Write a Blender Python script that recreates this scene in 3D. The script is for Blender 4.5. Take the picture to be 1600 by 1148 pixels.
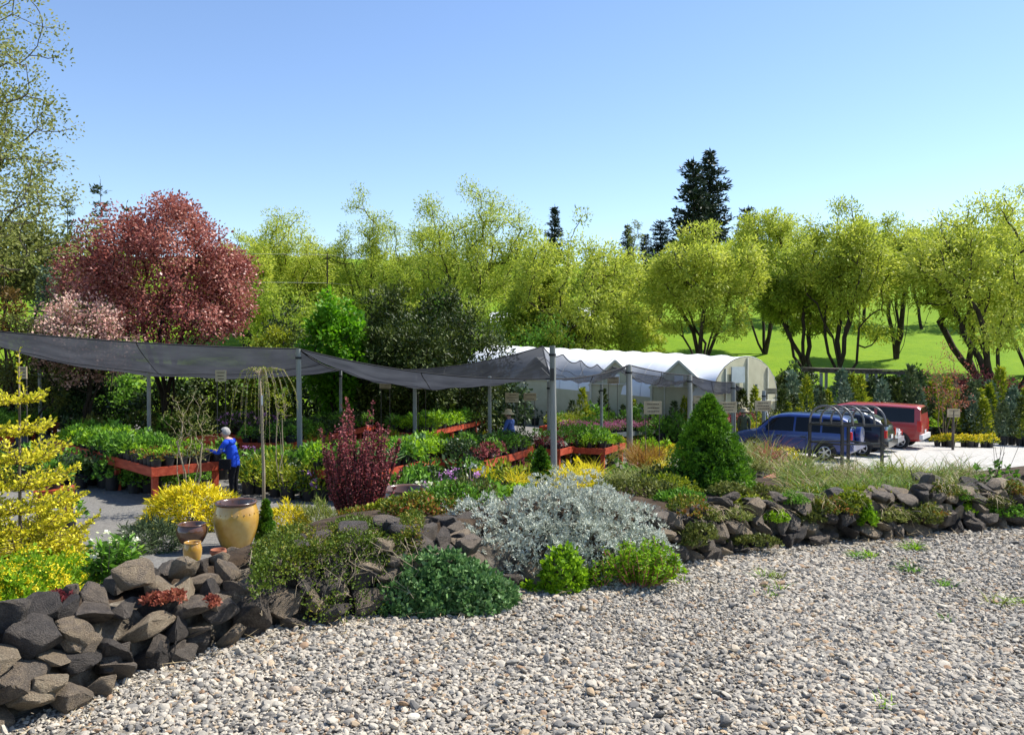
import bpy, bmesh, math, random
import numpy as np
from mathutils import Vector, Matrix

for o in list(bpy.data.objects):
    bpy.data.objects.remove(o, do_unlink=True)
scene = bpy.context.scene
COL = scene.collection
R = math.radians

# ------------------------------------------------------------------ camera
F = 1255.0
CAM = (0.0, 0.0, 1.6)
PITCH = math.atan(26.0 / F)
cam_data = bpy.data.cameras.new('camera')
cam_data.sensor_width = 36.0
cam_data.lens = F / 1600.0 * 36.0
cam_data.clip_start = 0.05
cam_data.clip_end = 3000.0
cam = bpy.data.objects.new('camera', cam_data)
cam.location = CAM
cam.rotation_euler = (R(90) - PITCH, 0, 0)
COL.objects.link(cam)
scene.camera = cam

# ------------------------------------------------------------------ sky, sun, exposure
SUN_EL, SUN_AZ = R(53), R(66)          # azimuth measured from +Y (view direction) towards +X (right)
world = bpy.data.worlds.new('World')
scene.world = world
world.use_nodes = True
wn = world.node_tree
wn.nodes.clear()
sky = wn.nodes.new('ShaderNodeTexSky')
sky.sky_type = 'NISHITA'
sky.sun_disc = False
sky.sun_elevation = SUN_EL
sky.sun_rotation = SUN_AZ
sky.altitude = 200
sky.air_density = 1.0
sky.dust_density = 0.1
sky.ozone_density = 1.7
bg = wn.nodes.new('ShaderNodeBackground')
bg.inputs['Strength'].default_value = 0.11
wo = wn.nodes.new('ShaderNodeOutputWorld')
hs = wn.nodes.new('ShaderNodeHueSaturation'); hs.inputs['Saturation'].default_value = 1.06; hs.inputs['Hue'].default_value = 0.505
wn.links.new(sky.outputs[0], hs.inputs['Color']); wn.links.new(hs.outputs[0], bg.inputs[0])
wn.links.new(bg.outputs[0], wo.inputs[0])

sun_data = bpy.data.lights.new('sun', 'SUN')
sun_data.energy = 4.4
sun_data.angle = R(0.5)
sun_data.color = (1.0, 0.95, 0.87)
sun = bpy.data.objects.new('sun', sun_data)
sd = Vector((math.sin(SUN_AZ) * math.cos(SUN_EL), math.cos(SUN_AZ) * math.cos(SUN_EL), math.sin(SUN_EL)))
sun.rotation_euler = sd.to_track_quat('Z', 'Y').to_euler()
sun.location = (30, 0, 40)
COL.objects.link(sun)

scene.view_settings.view_transform = 'Standard'
scene.view_settings.look = 'None'
scene.view_settings.exposure = 0.95
scene.view_settings.gamma = 1.0
scene.view_settings.use_curve_mapping = False

# ------------------------------------------------------------------ helpers
rng = np.random.default_rng(11)
random.seed(5)

def seed(n):
    global rng
    rng = np.random.default_rng(n)
    random.seed(n)

def at(px, py, d):
    """Point on the ray through photo pixel (px,py) at forward distance d."""
    cx = (px - 800.0) / F; cy = -(py - 574.0) / F
    c, s = math.cos(PITCH), math.sin(PITCH)
    dy = c + cy * s; dz = -s + cy * c
    k = d / dy
    return Vector((cx * k, d, CAM[2] + dz * k))

def prop(o, label=None, cat=None, group=None, kind=None):
    if label: o['label'] = label
    if cat: o['category'] = cat
    if group: o['group'] = group
    if kind: o['kind'] = kind
    return o

def empty(name, loc=(0, 0, 0), rz=0.0, label=None, cat=None, group=None):
    o = bpy.data.objects.new(name, None)
    o.empty_display_size = 0.1
    o.location = loc
    o.rotation_euler = (0, 0, rz)
    COL.objects.link(o)
    return prop(o, label, cat, group)

def link(name, me, parent=None, loc=None, rot=None, scale=None):
    o = bpy.data.objects.new(name, me)
    COL.objects.link(o)
    if parent: o.parent = parent
    if loc is not None: o.location = loc
    if rot is not None: o.rotation_euler = rot
    if scale is not None: o.scale = scale
    return o

def mesh_np(name, V, F4=None, F3=None, mats=(), rnd4=None, rnd3=None, mi4=None, mi3=None, smooth=False):
    """Mesh from numpy arrays: quads F4, tris F3; per-face random attribute 'rnd'."""
    me = bpy.data.meshes.new(name)
    V = np.asarray(V, dtype=np.float32)
    n4 = 0 if F4 is None else len(F4)
    n3 = 0 if F3 is None else len(F3)
    me.vertices.add(len(V)); me.vertices.foreach_set('co', V.ravel())
    parts = []; tot = []
    if n4: parts.append(np.asarray(F4, dtype=np.int32).ravel()); tot.append(np.full(n4, 4, np.int32))
    if n3: parts.append(np.asarray(F3, dtype=np.int32).ravel()); tot.append(np.full(n3, 3, np.int32))
    li = np.concatenate(parts); lt = np.concatenate(tot)
    ls = np.concatenate([[0], np.cumsum(lt)[:-1]]).astype(np.int32)
    me.loops.add(len(li)); me.loops.foreach_set('vertex_index', li)
    me.polygons.add(len(lt)); me.polygons.foreach_set('loop_start', ls)
    try: me.polygons.foreach_set('loop_total', lt)
    except Exception: pass
    for m in mats: me.materials.append(m)
    if mi4 is not None or mi3 is not None:
        mi = np.concatenate([x for x in (mi4, mi3) if x is not None]).astype(np.int32)
        me.polygons.foreach_set('material_index', mi)
    rr = []
    if n4: rr.append(rng.random(n4) if rnd4 is None else rnd4)
    if n3: rr.append(rng.random(n3) if rnd3 is None else rnd3)
    a = me.attributes.new('rnd', 'FLOAT', 'FACE')
    a.data.foreach_set('value', np.concatenate(rr).astype(np.float32))
    if smooth: me.polygons.foreach_set('use_smooth', np.ones(len(lt), dtype=bool))
    me.update(calc_edges=True)
    me.validate()
    return me

class MB:
    """Small mesh collector: boxes, tubes, lathes, loose polygons, one mesh at the end."""
    def __init__(s): s.v = []; s.f = []; s.m = []; s.cur = 0
    def add(s, vs, fs):
        o = len(s.v); s.v += [tuple(v) for v in vs]
        for f in fs: s.f.append([o + i for i in f]); s.m.append(s.cur)
        return s
    def box(s, c, d, rz=0.0, M=None):
        x, y, z = d[0] / 2, d[1] / 2, d[2] / 2
        pts = [Vector((a * x, b * y, e * z)) for a in (-1, 1) for b in (-1, 1) for e in (-1, 1)]
        rm = M if M is not None else Matrix.Rotation(rz, 3, 'Z')
        pts = [rm @ p + Vector(c) for p in pts]
        return s.add(pts, [(0, 1, 3, 2), (4, 6, 7, 5), (0, 4, 5, 1), (2, 3, 7, 6), (0, 2, 6, 4), (1, 5, 7, 3)])
    def bar(s, a, b, w, h):
        """square bar from a to b, width w (horizontal), height h"""
        a = Vector(a); b = Vector(b); ax = (b - a); L = ax.length; ax.normalize()
        up = Vector((0, 0, 1)) if abs(ax.z) < 0.95 else Vector((0, 1, 0))
        sd_ = ax.cross(up).normalized(); u = sd_.cross(ax)
        pts = []
        for p in (a, b):
            for i, j in ((-1, -1), (1, -1), (1, 1), (-1, 1)):
                pts.append(p + sd_ * (i * w / 2) + u * (j * h / 2))
        return s.add(pts, [(3, 2, 1, 0), (4, 5, 6, 7), (0, 1, 5, 4), (1, 2, 6, 5), (2, 3, 7, 6), (3, 0, 4, 7)])
    def tube(s, pts, rs, n=6, cap=True):
        pts = [Vector(p) for p in pts]
        if not hasattr(rs, '__len__'): rs = [rs] * len(pts)
        vs = []; fs = []
        prev = None
        for i, p in enumerate(pts):
            t = (pts[min(i + 1, len(pts) - 1)] - pts[max(i - 1, 0)])
            if t.length < 1e-9: t = Vector((0, 0, 1))
            t.normalize()
            if prev is None:
                ref = Vector((1, 0, 0)) if abs(t.x) < 0.8 else Vector((0, 1, 0))
                a = t.cross(ref).normalized()
            else:
                a = (prev - t * prev.dot(t))
                a = a.normalized() if a.length > 1e-6 else t.orthogonal().normalized()
            prev = a; b = t.cross(a)
            for k in range(n):
                an = 2 * math.pi * k / n
                vs.append(p + (a * math.cos(an) + b * math.sin(an)) * rs[i])
        for i in range(len(pts) - 1):
            for k in range(n):
                k2 = (k + 1) % n
                fs.append((i * n + k, i * n + k2, (i + 1) * n + k2, (i + 1) * n + k))
        if cap:
            fs.append(tuple(range(n))[::-1]); fs.append(tuple(range((len(pts) - 1) * n, len(pts) * n)))
        return s.add(vs, fs)
    def lathe(s, prof, n=20, c=(0, 0, 0), cap0=True, cap1=True):
        vs = []; fs = []
        for r, z in prof:
            for k in range(n):
                an = 2 * math.pi * k / n
                vs.append((c[0] + r * math.cos(an), c[1] + r * math.sin(an), c[2] + z))
        for i in range(len(prof) - 1):
            for k in range(n):
                k2 = (k + 1) % n
                fs.append((i * n + k, i * n + k2, (i + 1) * n + k2, (i + 1) * n + k))
        if cap0: fs.append(tuple(range(n))[::-1])
        if cap1: fs.append(tuple(range((len(prof) - 1) * n, len(prof) * n)))
        return s.add(vs, fs)
    def mesh(s, name, mats, smooth=False):
        me = bpy.data.meshes.new(name)
        me.from_pydata(s.v, [], s.f)
        for m in (mats if isinstance(mats, (list, tuple)) else [mats]): me.materials.append(m)
        me.polygons.foreach_set('material_index', np.array(s.m, dtype=np.int32))
        if smooth: me.polygons.foreach_set('use_smooth', np.ones(len(s.f), dtype=bool))
        me.update()
        return me
    def obj(s, name, mats, parent=None, smooth=False, loc=None, rot=None):
        return link(name, s.mesh(name, mats, smooth), parent, loc, rot)

def smooth_by_angle(o, ang=35):
    me = o.data
    me.polygons.foreach_set('use_smooth', np.ones(len(me.polygons), dtype=bool))
    try: me.set_sharp_from_angle(angle=R(ang))
    except Exception: pass

# ------------------------------------------------------------------ materials
def new_mat(name):
    m = bpy.data.materials.new(name); m.use_nodes = True
    nt = m.node_tree
    for n in list(nt.nodes): nt.nodes.remove(n)
    out = nt.nodes.new('ShaderNodeOutputMaterial')
    return m, nt, out

def N(nt, typ, **kw):
    n = nt.nodes.new(typ)
    for k, v in kw.items():
        if k in n.inputs: n.inputs[k].default_value = v
        else: setattr(n, k, v)
    return n

def rgba(c): return (c[0], c[1], c[2], 1.0)

def ramp(nt, stops, interp='LINEAR'):
    n = nt.nodes.new('ShaderNodeValToRGB')
    n.color_ramp.interpolation = interp
    el = n.color_ramp.elements
    while len(el) < len(stops): el.new(0.5)
    for e, (p, c) in zip(el, stops): e.position = p; e.color = rgba(c)
    return n

def leaf_mat(name, cols, trans=0.35, rough=0.55, spec=0.25, clump=0.35, cscale=1.2):
    """foliage: colour varies leaf by leaf ('rnd') and clump by clump (object-space noise)"""
    m, nt, out = new_mat(name)
    at_ = N(nt, 'ShaderNodeAttribute', attribute_name='rnd')
    oi = N(nt, 'ShaderNodeObjectInfo')
    tc = N(nt, 'ShaderNodeTexCoord')
    no = N(nt, 'ShaderNodeTexNoise', Scale=cscale, Detail=2.0)
    nt.links.new(tc.outputs['Object'], no.inputs['Vector'])
    ma = N(nt, 'ShaderNodeMath', operation='MULTIPLY_ADD'); ma.inputs[1].default_value = clump * 2; ma.inputs[2].default_value = -clump
    nt.links.new(no.outputs[0], ma.inputs[0])
    mb = N(nt, 'ShaderNodeMath', operation='MULTIPLY_ADD'); mb.inputs[1].default_value = 0.22; mb.inputs[2].default_value = -0.11
    nt.links.new(oi.outputs['Random'], mb.inputs[0])
    ad = N(nt, 'ShaderNodeMath', operation='ADD'); nt.links.new(at_.outputs['Fac'], ad.inputs[0]); nt.links.new(ma.outputs[0], ad.inputs[1])
    ad2 = N(nt, 'ShaderNodeMath', operation='ADD', use_clamp=True); nt.links.new(ad.outputs[0], ad2.inputs[0]); nt.links.new(mb.outputs[0], ad2.inputs[1])
    cr = ramp(nt, [(i / (len(cols) - 1), c) for i, c in enumerate(cols)])
    nt.links.new(ad2.outputs[0], cr.inputs[0])
    p = N(nt, 'ShaderNodeBsdfPrincipled', Roughness=rough)
    p.inputs['Specular IOR Level'].default_value = spec
    nt.links.new(cr.outputs[0], p.inputs['Base Color'])
    t = N(nt, 'ShaderNodeBsdfTranslucent')
    nt.links.new(cr.outputs[0], t.inputs[0])
    mx = N(nt, 'ShaderNodeMixShader'); mx.inputs[0].default_value = trans
    nt.links.new(p.outputs[0], mx.inputs[1]); nt.links.new(t.outputs[0], mx.inputs[2])
    nt.links.new(mx.outputs[0], out.inputs[0])
    return m

def noise_mat(name, cols, scale=4.0, detail=5.0, rough=0.85, spec=0.3, bump=0.0, bscale=None, metallic=0.0,
              stretch=None, rndmix=0.0, coord='Object', coat=0.0, bdist=0.02):
    """surface whose colour wanders between cols; optional fine relief"""
    m, nt, out = new_mat(name)
    tc = N(nt, 'ShaderNodeTexCoord')
    vec = tc.outputs[coord]
    if stretch:
        mp = N(nt, 'ShaderNodeMapping'); mp.inputs['Scale'].default_value = stretch
        nt.links.new(vec, mp.inputs[0]); vec = mp.outputs[0]
    no = N(nt, 'ShaderNodeTexNoise', Scale=scale, Detail=detail, Roughness=0.6)
    oi = N(nt, 'ShaderNodeObjectInfo')
    va = N(nt, 'ShaderNodeVectorMath', operation='MULTIPLY_ADD')
    cmb = N(nt, 'ShaderNodeCombineXYZ')
    nt.links.new(oi.outputs['Random'], cmb.inputs[0]); nt.links.new(oi.outputs['Random'], cmb.inputs[1])
    nt.links.new(cmb.outputs[0], va.inputs[0]); va.inputs[1].default_value = (17, 31, 9)
    nt.links.new(vec, va.inputs[2])
    nt.links.new(va.outputs[0], no.inputs['Vector'])
    fac = no.outputs[0]
    st = N(nt, 'ShaderNodeMapRange'); st.inputs[1].default_value = 0.28; st.inputs[2].default_value = 0.72
    nt.links.new(fac, st.inputs[0]); fac = st.outputs[0]
    if rndmix > 0:
        mm = N(nt, 'ShaderNodeMix'); mm.inputs[0].default_value = rndmix
        nt.links.new(fac, mm.inputs[2]); nt.links.new(oi.outputs['Random'], mm.inputs[3]); fac = mm.outputs[0]
    cr = ramp(nt, [(i / max(1, len(cols) - 1), c) for i, c in enumerate(cols)])
    nt.links.new(fac, cr.inputs[0])
    p = N(nt, 'ShaderNodeBsdfPrincipled', Roughness=rough, Metallic=metallic)
    p.inputs['Specular IOR Level'].default_value = spec
    p.inputs['Coat Weight'].default_value = coat
    nt.links.new(cr.outputs[0], p.inputs['Base Color'])
    if bump > 0:
        nb = N(nt, 'ShaderNodeTexNoise', Scale=bscale or scale * 5, Detail=8.0, Roughness=0.65)
        nt.links.new(va.outputs[0], nb.inputs['Vector'])
        bp = N(nt, 'ShaderNodeBump', Strength=bump, Distance=bdist)
        nt.links.new(nb.outputs[0], bp.inputs['Height'])
        nt.links.new(bp.outputs[0], p.inputs['Normal'])
    nt.links.new(p.outputs[0], out.inputs[0])
    return m

def plain(name, c, rough=0.5, spec=0.5, metallic=0.0, coat=0.0):
    c2 = tuple(x * 0.82 for x in c); c3 = tuple(min(1, x * 1.12) for x in c)
    return noise_mat(name, [c2, c, c3], scale=3.0, rough=rough, spec=spec, metallic=metallic, coat=coat)

MAT = {}
# ------------------------------------------------------------------ terrain
WALL = np.array([(-5.2, -1.5), (-3.4, 1.2), (-2.62, 2.5), (-2.06, 3.35), (-1.78, 3.92), (-1.36, 4.55), (-0.77, 4.85), (-0.17, 5.2),
                 (0.55, 5.5), (1.2, 5.85), (2.0, 6.4), (3.0, 6.8), (4.6, 7.25), (7.0, 7.9), (11.0, 8.8), (18.0, 10.0)])

def wall_sd(x, y):
    """signed distance to the wall's foot; positive on the nursery side"""
    x = np.asarray(x, float); y = np.asarray(y, float)
    best = np.full(x.shape, 1e9); sign = np.ones(x.shape)
    for (ax, ay), (bx, by) in zip(WALL[:-1], WALL[1:]):
        ex, ey = bx - ax, by - ay
        t = np.clip(((x - ax) * ex + (y - ay) * ey) / (ex * ex + ey * ey), 0, 1)
        dx, dy = x - (ax + t * ex), y - (ay + t * ey)
        d = np.hypot(dx, dy)
        cr = ex * dy - ey * dx
        m = d < best
        best = np.where(m, d, best); sign = np.where(m, np.where(cr >= 0, 1.0, -1.0), sign)
    return best * sign

def sstep(a, b, t):
    t = np.clip((t - a) / (b - a), 0, 1)
    return t * t * (3 - 2 * t)

HP_Y = np.array([40, 46, 60, 75, 100, 130, 160, 200, 340.0])
HP_Z = np.array([-3.2, -3.0, -1.1, 1.5, 6.0, 12.5, 18.5, 20.5, 12.0])

def vnoise(x, y, s, k=0.0):
    return (np.sin(x * s + 1.3 + k) * np.cos(y * s * 1.17 - 0.7 + k) + 0.5 * np.sin(x * s * 2.3 - y * s * 1.9 + 2.1 + k))

def H(x, y):
    x = np.asarray(x, float); y = np.asarray(y, float)
    s = wall_sd(x, y)
    xc = np.clip(x, -40, 32); yc = np.clip(y, -20, 50)
    yard = -1.5 - 0.03 * (yc - 13) - 0.03 * (xc + 5)
    right = sstep(0.5, 3.0, x)
    a = .45 + .55 * sstep(-2.0, -1.2, x) + .8 * right; b = a + 2.6 + 1.6 * sstep(-2.0, -1.2, x) + .6 * right
    t = np.clip((s - a) / (b - a), 0, 1); t = t * t * (3 - 2 * t)
    top = 0.31 + .09 * sstep(-2.0, -1.2, x) - 0.20 * right
    z = top * (1 - t) + yard * t
    z = z + 0.025 * vnoise(x, y, 1.7) * sstep(0.2, 1.0, s) * (1 - 0.7 * t)
    hill = np.interp(y, HP_Y, HP_Z) + 1.6 * sstep(10, -40, x) * sstep(50, 70, y) + 0.45 * vnoise(x, y, 0.06) * sstep(55, 90, y) \
        + 2.5 * sstep(20, 90, x) * sstep(80, 150, y)
    w = sstep(44, 58, y)
    z = z * (1 - w) + hill * w
    return -0.06 + (z + 0.06) * sstep(.30, .44, s)

def Hf(x, y): return float(H(np.array([x]), np.array([y]))[0])

def hit(px, py, dz=0.0, d0=4.0, d1=140.0):
    """where the ray through a photo pixel meets the ground raised by dz"""
    ds = np.concatenate([np.arange(d0, 40, 0.05), np.arange(40, d1, 0.25)])
    p = at(px, py, 1.0); dx, dzr = p.x, (p.z - CAM[2])
    zz = CAM[2] + dzr * ds; hh = H(dx * ds, ds) + dz
    i = np.argmax(zz <= hh)
    if zz[i] > hh[i]: i = len(ds) - 1
    return Vector((dx * ds[i], ds[i], zz[i]))

def onground(px, d, dz=0.0):
    """point on the ground at photo column px and distance d"""
    x = at(px, 560, d).x
    return Vector((x, d, Hf(x, d) + dz))

# ------------------------------------------------------------------ ground sheet
def grid_lines(a):
    return np.unique(np.round(np.concatenate([np.arange(s, e, st) for s, e, st in a]), 4))
gx = grid_lines([(-230, -50, 6), (-50, -10, .7), (-9, 10, .2), (12, 50, .7), (50, 262, 6)])
gy = grid_lines([(-40, -2, 3), (-2, 2.5, .5), (2.5, 13, .2), (13, 52, .6), (52, 342, 4)])
GX, GY = np.meshgrid(gx, gy)
GZ = H(GX, GY)
V = np.stack([GX.ravel(), GY.ravel(), GZ.ravel()], 1)
nx, ny = len(gx), len(gy)
I, J = np.meshgrid(np.arange(nx - 1), np.arange(ny - 1))
q = (J * nx + I).ravel()
F4 = np.stack([q, q + 1, q + nx + 1, q + nx], 1)

m, nt, out = new_mat('ground_surface')
def col_noise(nt, vec, scale, stops, detail=6.0, rough=0.6):
    n = N(nt, 'ShaderNodeTexNoise', Scale=scale, Detail=detail, Roughness=rough); nt.links.new(vec, n.inputs['Vector'])
    r = ramp(nt, stops); nt.links.new(n.outputs[0], r.inputs[0]); return r.outputs[0]
tc = N(nt, 'ShaderNodeTexCoord'); vec = tc.outputs['Object']
c_bed = col_noise(nt, vec, 9.0, [(.3, (.035, .024, .016)), (.55, (.075, .052, .034)), (.75, (.12, .09, .06))])
c_yard = col_noise(nt, vec, 14.0, [(.25, (.10, .096, .088)), (.5, (.18, .172, .156)), (.75, (.28, .268, .243))], 9.0, .75)
c_lot = col_noise(nt, vec, 3.0, [(.25, (.34, .33, .30)), (.5, (.43, .415, .38)), (.75, (.52, .50, .46))], 9.0, .7)
c_mea = col_noise(nt, vec, 0.22, [(.3, (.085, .17, .005)), (.5, (.14, .245, .006)), (.66, (.20, .29, .010)), (.8, (.30, .32, .06))], 9.0, .7)
def attr(n): return N(nt, 'ShaderNodeAttribute', attribute_name=n).outputs['Fac']
def mix(a, b, f):
    x = N(nt, 'ShaderNodeMix', data_type='RGBA'); nt.links.new(f, x.inputs[0]); nt.links.new(a, x.inputs[6]); nt.links.new(b, x.inputs[7]); return x.outputs[2]
c_m2 = col_noise(nt, vec, 2.2, [(.3, (.055, .13, .005)), (.55, (.15, .25, .007)), (.8, (.24, .30, .02))], 10.0, .8)
hf = N(nt, 'ShaderNodeValue'); hf.outputs[0].default_value = .5
c_mea = mix(c_mea, c_m2, hf.outputs[0])
cc = mix(c_bed, c_yard, attr('w_yard')); cc = mix(cc, c_lot, attr('w_lot')); cc = mix(cc, c_mea, attr('w_meadow'))
p = N(nt, 'ShaderNodeBsdfPrincipled', Roughness=0.95); p.inputs['Specular IOR Level'].default_value = 0.15
nt.links.new(cc, p.inputs['Base Color'])
nb = N(nt, 'ShaderNodeTexNoise', Scale=22.0, Detail=9.0, Roughness=0.75); nt.links.new(vec, nb.inputs['Vector'])
bp = N(nt, 'ShaderNodeBump', Strength=0.7, Distance=0.05); nt.links.new(nb.outputs[0], bp.inputs['Height']); nt.links.new(bp.outputs[0], p.inputs['Normal'])
nt.links.new(p.outputs[0], out.inputs[0]); MAT['ground'] = m

me = mesh_np('ground', V, F4, mats=[m], smooth=True)
S = wall_sd(GX, GY)
jit = 0.9 * vnoise(GX, GY, 0.9) + 0.4 * vnoise(GX, GY, 2.3)
w_yard = sstep(3.5, 6.5, S + jit * .6)
lot = sstep(6.5, 9.5, GX - 0.18 * (GY - 20) + jit * .5) * sstep(7.5, 10.5, S + jit * .3)
w_mead = sstep(45, 49, GY + jit)
for nm, w in (('w_yard', w_yard), ('w_lot', lot), ('w_meadow', w_mead)):
    a = me.attributes.new(nm, 'FLOAT', 'POINT'); a.data.foreach_set('value', w.ravel().astype(np.float32))
ground = prop(link('ground', me), kind='structure')

# ------------------------------------------------------------------ gravel lot in front of the wall
seed(3)
def gravel_mat(name):
    m, nt, out = new_mat(name)
    oi = N(nt, 'ShaderNodeObjectInfo')
    cr = ramp(nt, [(0, (.10, .096, .09)), (.12, (.19, .182, .168)), (.3, (.28, .265, .235)), (.48, (.36, .33, .28)), (.66, (.43, .40, .34)),
                   (.86, (.51, .465, .385)), (.93, (.38, .285, .18)), (.975, (.28, .18, .11)), (1, (.62, .585, .50))])
    nt.links.new(oi.outputs['Random'], cr.inputs[0])
    tc = N(nt, 'ShaderNodeTexCoord')
    no = N(nt, 'ShaderNodeTexNoise', Scale=3.0, Detail=5.0, Roughness=.65); nt.links.new(tc.outputs['Object'], no.inputs['Vector'])
    mr = N(nt, 'ShaderNodeMapRange'); mr.inputs[1].default_value = .2; mr.inputs[2].default_value = .8; mr.inputs[3].default_value = .72; mr.inputs[4].default_value = 1.18
    nt.links.new(no.outputs[0], mr.inputs[0])
    mu = N(nt, 'ShaderNodeMix', data_type='RGBA', blend_type='MULTIPLY'); mu.inputs[0].default_value = 1.0
    nt.links.new(cr.outputs[0], mu.inputs[6]); nt.links.new(mr.outputs[0], mu.inputs[7])
    p = N(nt, 'ShaderNodeBsdfPrincipled', Roughness=.8); p.inputs['Specular IOR Level'].default_value = .3
    wm = N(nt, 'ShaderNodeMix', data_type='RGBA', blend_type='MULTIPLY'); wm.inputs[0].default_value = 1.0; wm.inputs[7].default_value = (1.0, .97, .925, 1)
    nt.links.new(mu.outputs[2], wm.inputs[6]); nt.links.new(wm.outputs[2], p.inputs['Base Color'])
    nt.links.new(p.outputs[0], out.inputs[0])
    return m
MAT['pebble'] = gravel_mat('pebble_stone')
MAT['grit'] = noise_mat('gravel_grit', [(.12, .105, .085), (.24, .215, .175), (.38, .35, .29)], scale=60, detail=8, rough=.95, spec=.1, bump=.8, bscale=130, bdist=.01)

lx = grid_lines([(-16, -4, 1.0), (-4, 12, .2), (12, 24, 1.0)]); ly = grid_lines([(-20, 1, 1.5), (1, 11, .2)])
LX, LY = np.meshgrid(lx, ly); SL = wall_sd(LX, LY)
def lot_z(x, y): return 0.012 * vnoise(x, y, 0.8) + 0.006 * vnoise(x, y, 3.1)
LV = np.stack([LX.ravel(), LY.ravel(), lot_z(LX, LY).ravel()], 1)
I, J = np.meshgrid(np.arange(len(lx) - 1), np.arange(len(ly) - 1)); q = (J * len(lx) + I).ravel(); n_ = len(lx)
LF = np.stack([q, q + 1, q + n_ + 1, q + n_], 1)
keep = (SL.ravel()[LF] < 0.42).all(1)
gravel_lot = prop(link('gravel_lot', mesh_np('gravel_lot', LV, LF[keep], mats=[MAT['grit']], smooth=True)), kind='structure')

def pebble_mesh(k):
    bm = bmesh.new(); bmesh.ops.create_icosphere(bm, subdivisions=2, radius=1.0)
    r_ = np.random.default_rng(100 + k)
    ax = r_.normal(size=(7, 3)); ax /= np.linalg.norm(ax, axis=1)[:, None]; lim = r_.uniform(.62, .9, 7)
    for v in bm.verts:
        for a, l in zip(ax, lim):
            dd = v.co.dot(Vector(a))
            if dd > l: v.co -= Vector(a) * (dd - l) * .9
    me = bpy.data.meshes.new('pebble'); bm.to_mesh(me); bm.free()
    me.materials.append(MAT['pebble'])
    return me
PEB = [pebble_mesh(k) for k in range(6)]

# scatter positions (several density zones), nearest first
def scatter(n, x0, x1, y0, y1):
    P = np.stack([rng.uniform(x0, x1, n), rng.uniform(y0, y1, n)], 1)
    s_ = wall_sd(P[:, 0], P[:, 1]); thin = sstep(.35, 1.0, vnoise(P[:, 0], P[:, 1], 1.3) * .7 + .5 * vnoise(P[:, 0], P[:, 1], 3.7)) * .62 + .35 * sstep(-.35, .05, s_)
    return P[(s_ < 0.10) & (rng.random(n) > thin)]
PB = np.concatenate([scatter(150000, -2.9, 2.6, 2.6, 6.6), scatter(150000, 1.4, 7.2, 3.4, 8.4), scatter(9000, -4, 9, .8, 3.0)])
sz = rng.lognormal(math.log(0.0079), 0.40, len(PB)).clip(.006, .03)
sz *= 1 - .18 * (vnoise(PB[:, 0], PB[:, 1], 1.1) > .5)
scl = np.stack([sz * rng.uniform(.85, 1.5, len(PB)), sz * rng.uniform(.7, 1.1, len(PB)), sz * rng.uniform(.35, .65, len(PB))], 1)
rot = np.stack([rng.normal(0, .38, len(PB)), rng.normal(0, .38, len(PB)), rng.uniform(0, 6.28, len(PB))], 1)
pz = lot_z(PB[:, 0], PB[:, 1]) + scl[:, 2] * rng.uniform(.0, 1.1, len(PB)) + .003
inview = (np.abs(PB[:, 0]) < PB[:, 1] * .62) & (PB[:, 1] > 3.36)
score = np.where(inview, sz / PB[:, 1], 0)
big = np.argsort(-score)[:300]
sel = np.zeros(len(PB), bool); sel[big] = True
for i in big:
    link('pebble', PEB[int(rng.integers(6))], gravel_lot, (PB[i, 0], PB[i, 1], pz[i] + .003), tuple(rot[i]), tuple(scl[i]))
rest = ~sel
gm = bpy.data.meshes.new('gravel'); nv = int(rest.sum())
gm.vertices.add(nv); gm.vertices.foreach_set('co', np.stack([PB[rest, 0], PB[rest, 1], pz[rest]], 1).astype(np.float32).ravel())
for nm, A in (('scl', scl[rest]), ('rot', rot[rest])):
    a = gm.attributes.new(nm, 'FLOAT_VECTOR', 'POINT'); a.data.foreach_set('vector', A.astype(np.float32).ravel())
gm.materials.append(MAT['pebble'])
gravel = prop(link('gravel', gm, gravel_lot), kind='stuff')
ng = bpy.data.node_groups.new('gravel_nodes', 'GeometryNodeTree')
ng.interface.new_socket('Geometry', in_out='INPUT', socket_type='NodeSocketGeometry')
ng.interface.new_socket('Geometry', in_out='OUTPUT', socket_type='NodeSocketGeometry')
gi = ng.nodes.new('NodeGroupInput'); go = ng.nodes.new('NodeGroupOutput')
ins = ng.nodes.new('GeometryNodeInstanceOnPoints')
g2i = ng.nodes.new('GeometryNodeGeometryToInstance')
for k in range(4):
    ico = ng.nodes.new('GeometryNodeMeshIcoSphere'); ico.inputs['Radius'].default_value = 1.0; ico.inputs['Subdivisions'].default_value = 2
    sp = ng.nodes.new('GeometryNodeSetPosition')
    nz = ng.nodes.new('ShaderNodeTexNoise'); nz.noise_dimensions = '4D'; nz.inputs['W'].default_value = k * 3.7; nz.inputs['Scale'].default_value = 1.1; nz.inputs['Detail'].default_value = 1.0
    sub = ng.nodes.new('ShaderNodeVectorMath'); sub.operation = 'SUBTRACT'; sub.inputs[1].default_value = (.5, .5, .5)
    scn = ng.nodes.new('ShaderNodeVectorMath'); scn.operation = 'SCALE'; scn.inputs['Scale'].default_value = 1.5
    ng.links.new(nz.outputs['Color'], sub.inputs[0]); ng.links.new(sub.outputs[0], scn.inputs[0])
    ng.links.new(ico.outputs[0], sp.inputs['Geometry']); ng.links.new(scn.outputs[0], sp.inputs['Offset'])
    sm = ng.nodes.new('GeometryNodeSetMaterial'); sm.inputs['Material'].default_value = MAT['pebble']
    fl = ng.nodes.new('GeometryNodeSetShadeSmooth'); fl.inputs['Shade Smooth'].default_value = False
    ng.links.new(sp.outputs[0], fl.inputs[0]); ng.links.new(fl.outputs[0], sm.inputs[0])
    ng.links.new(sm.outputs[0], g2i.inputs[0])
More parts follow.
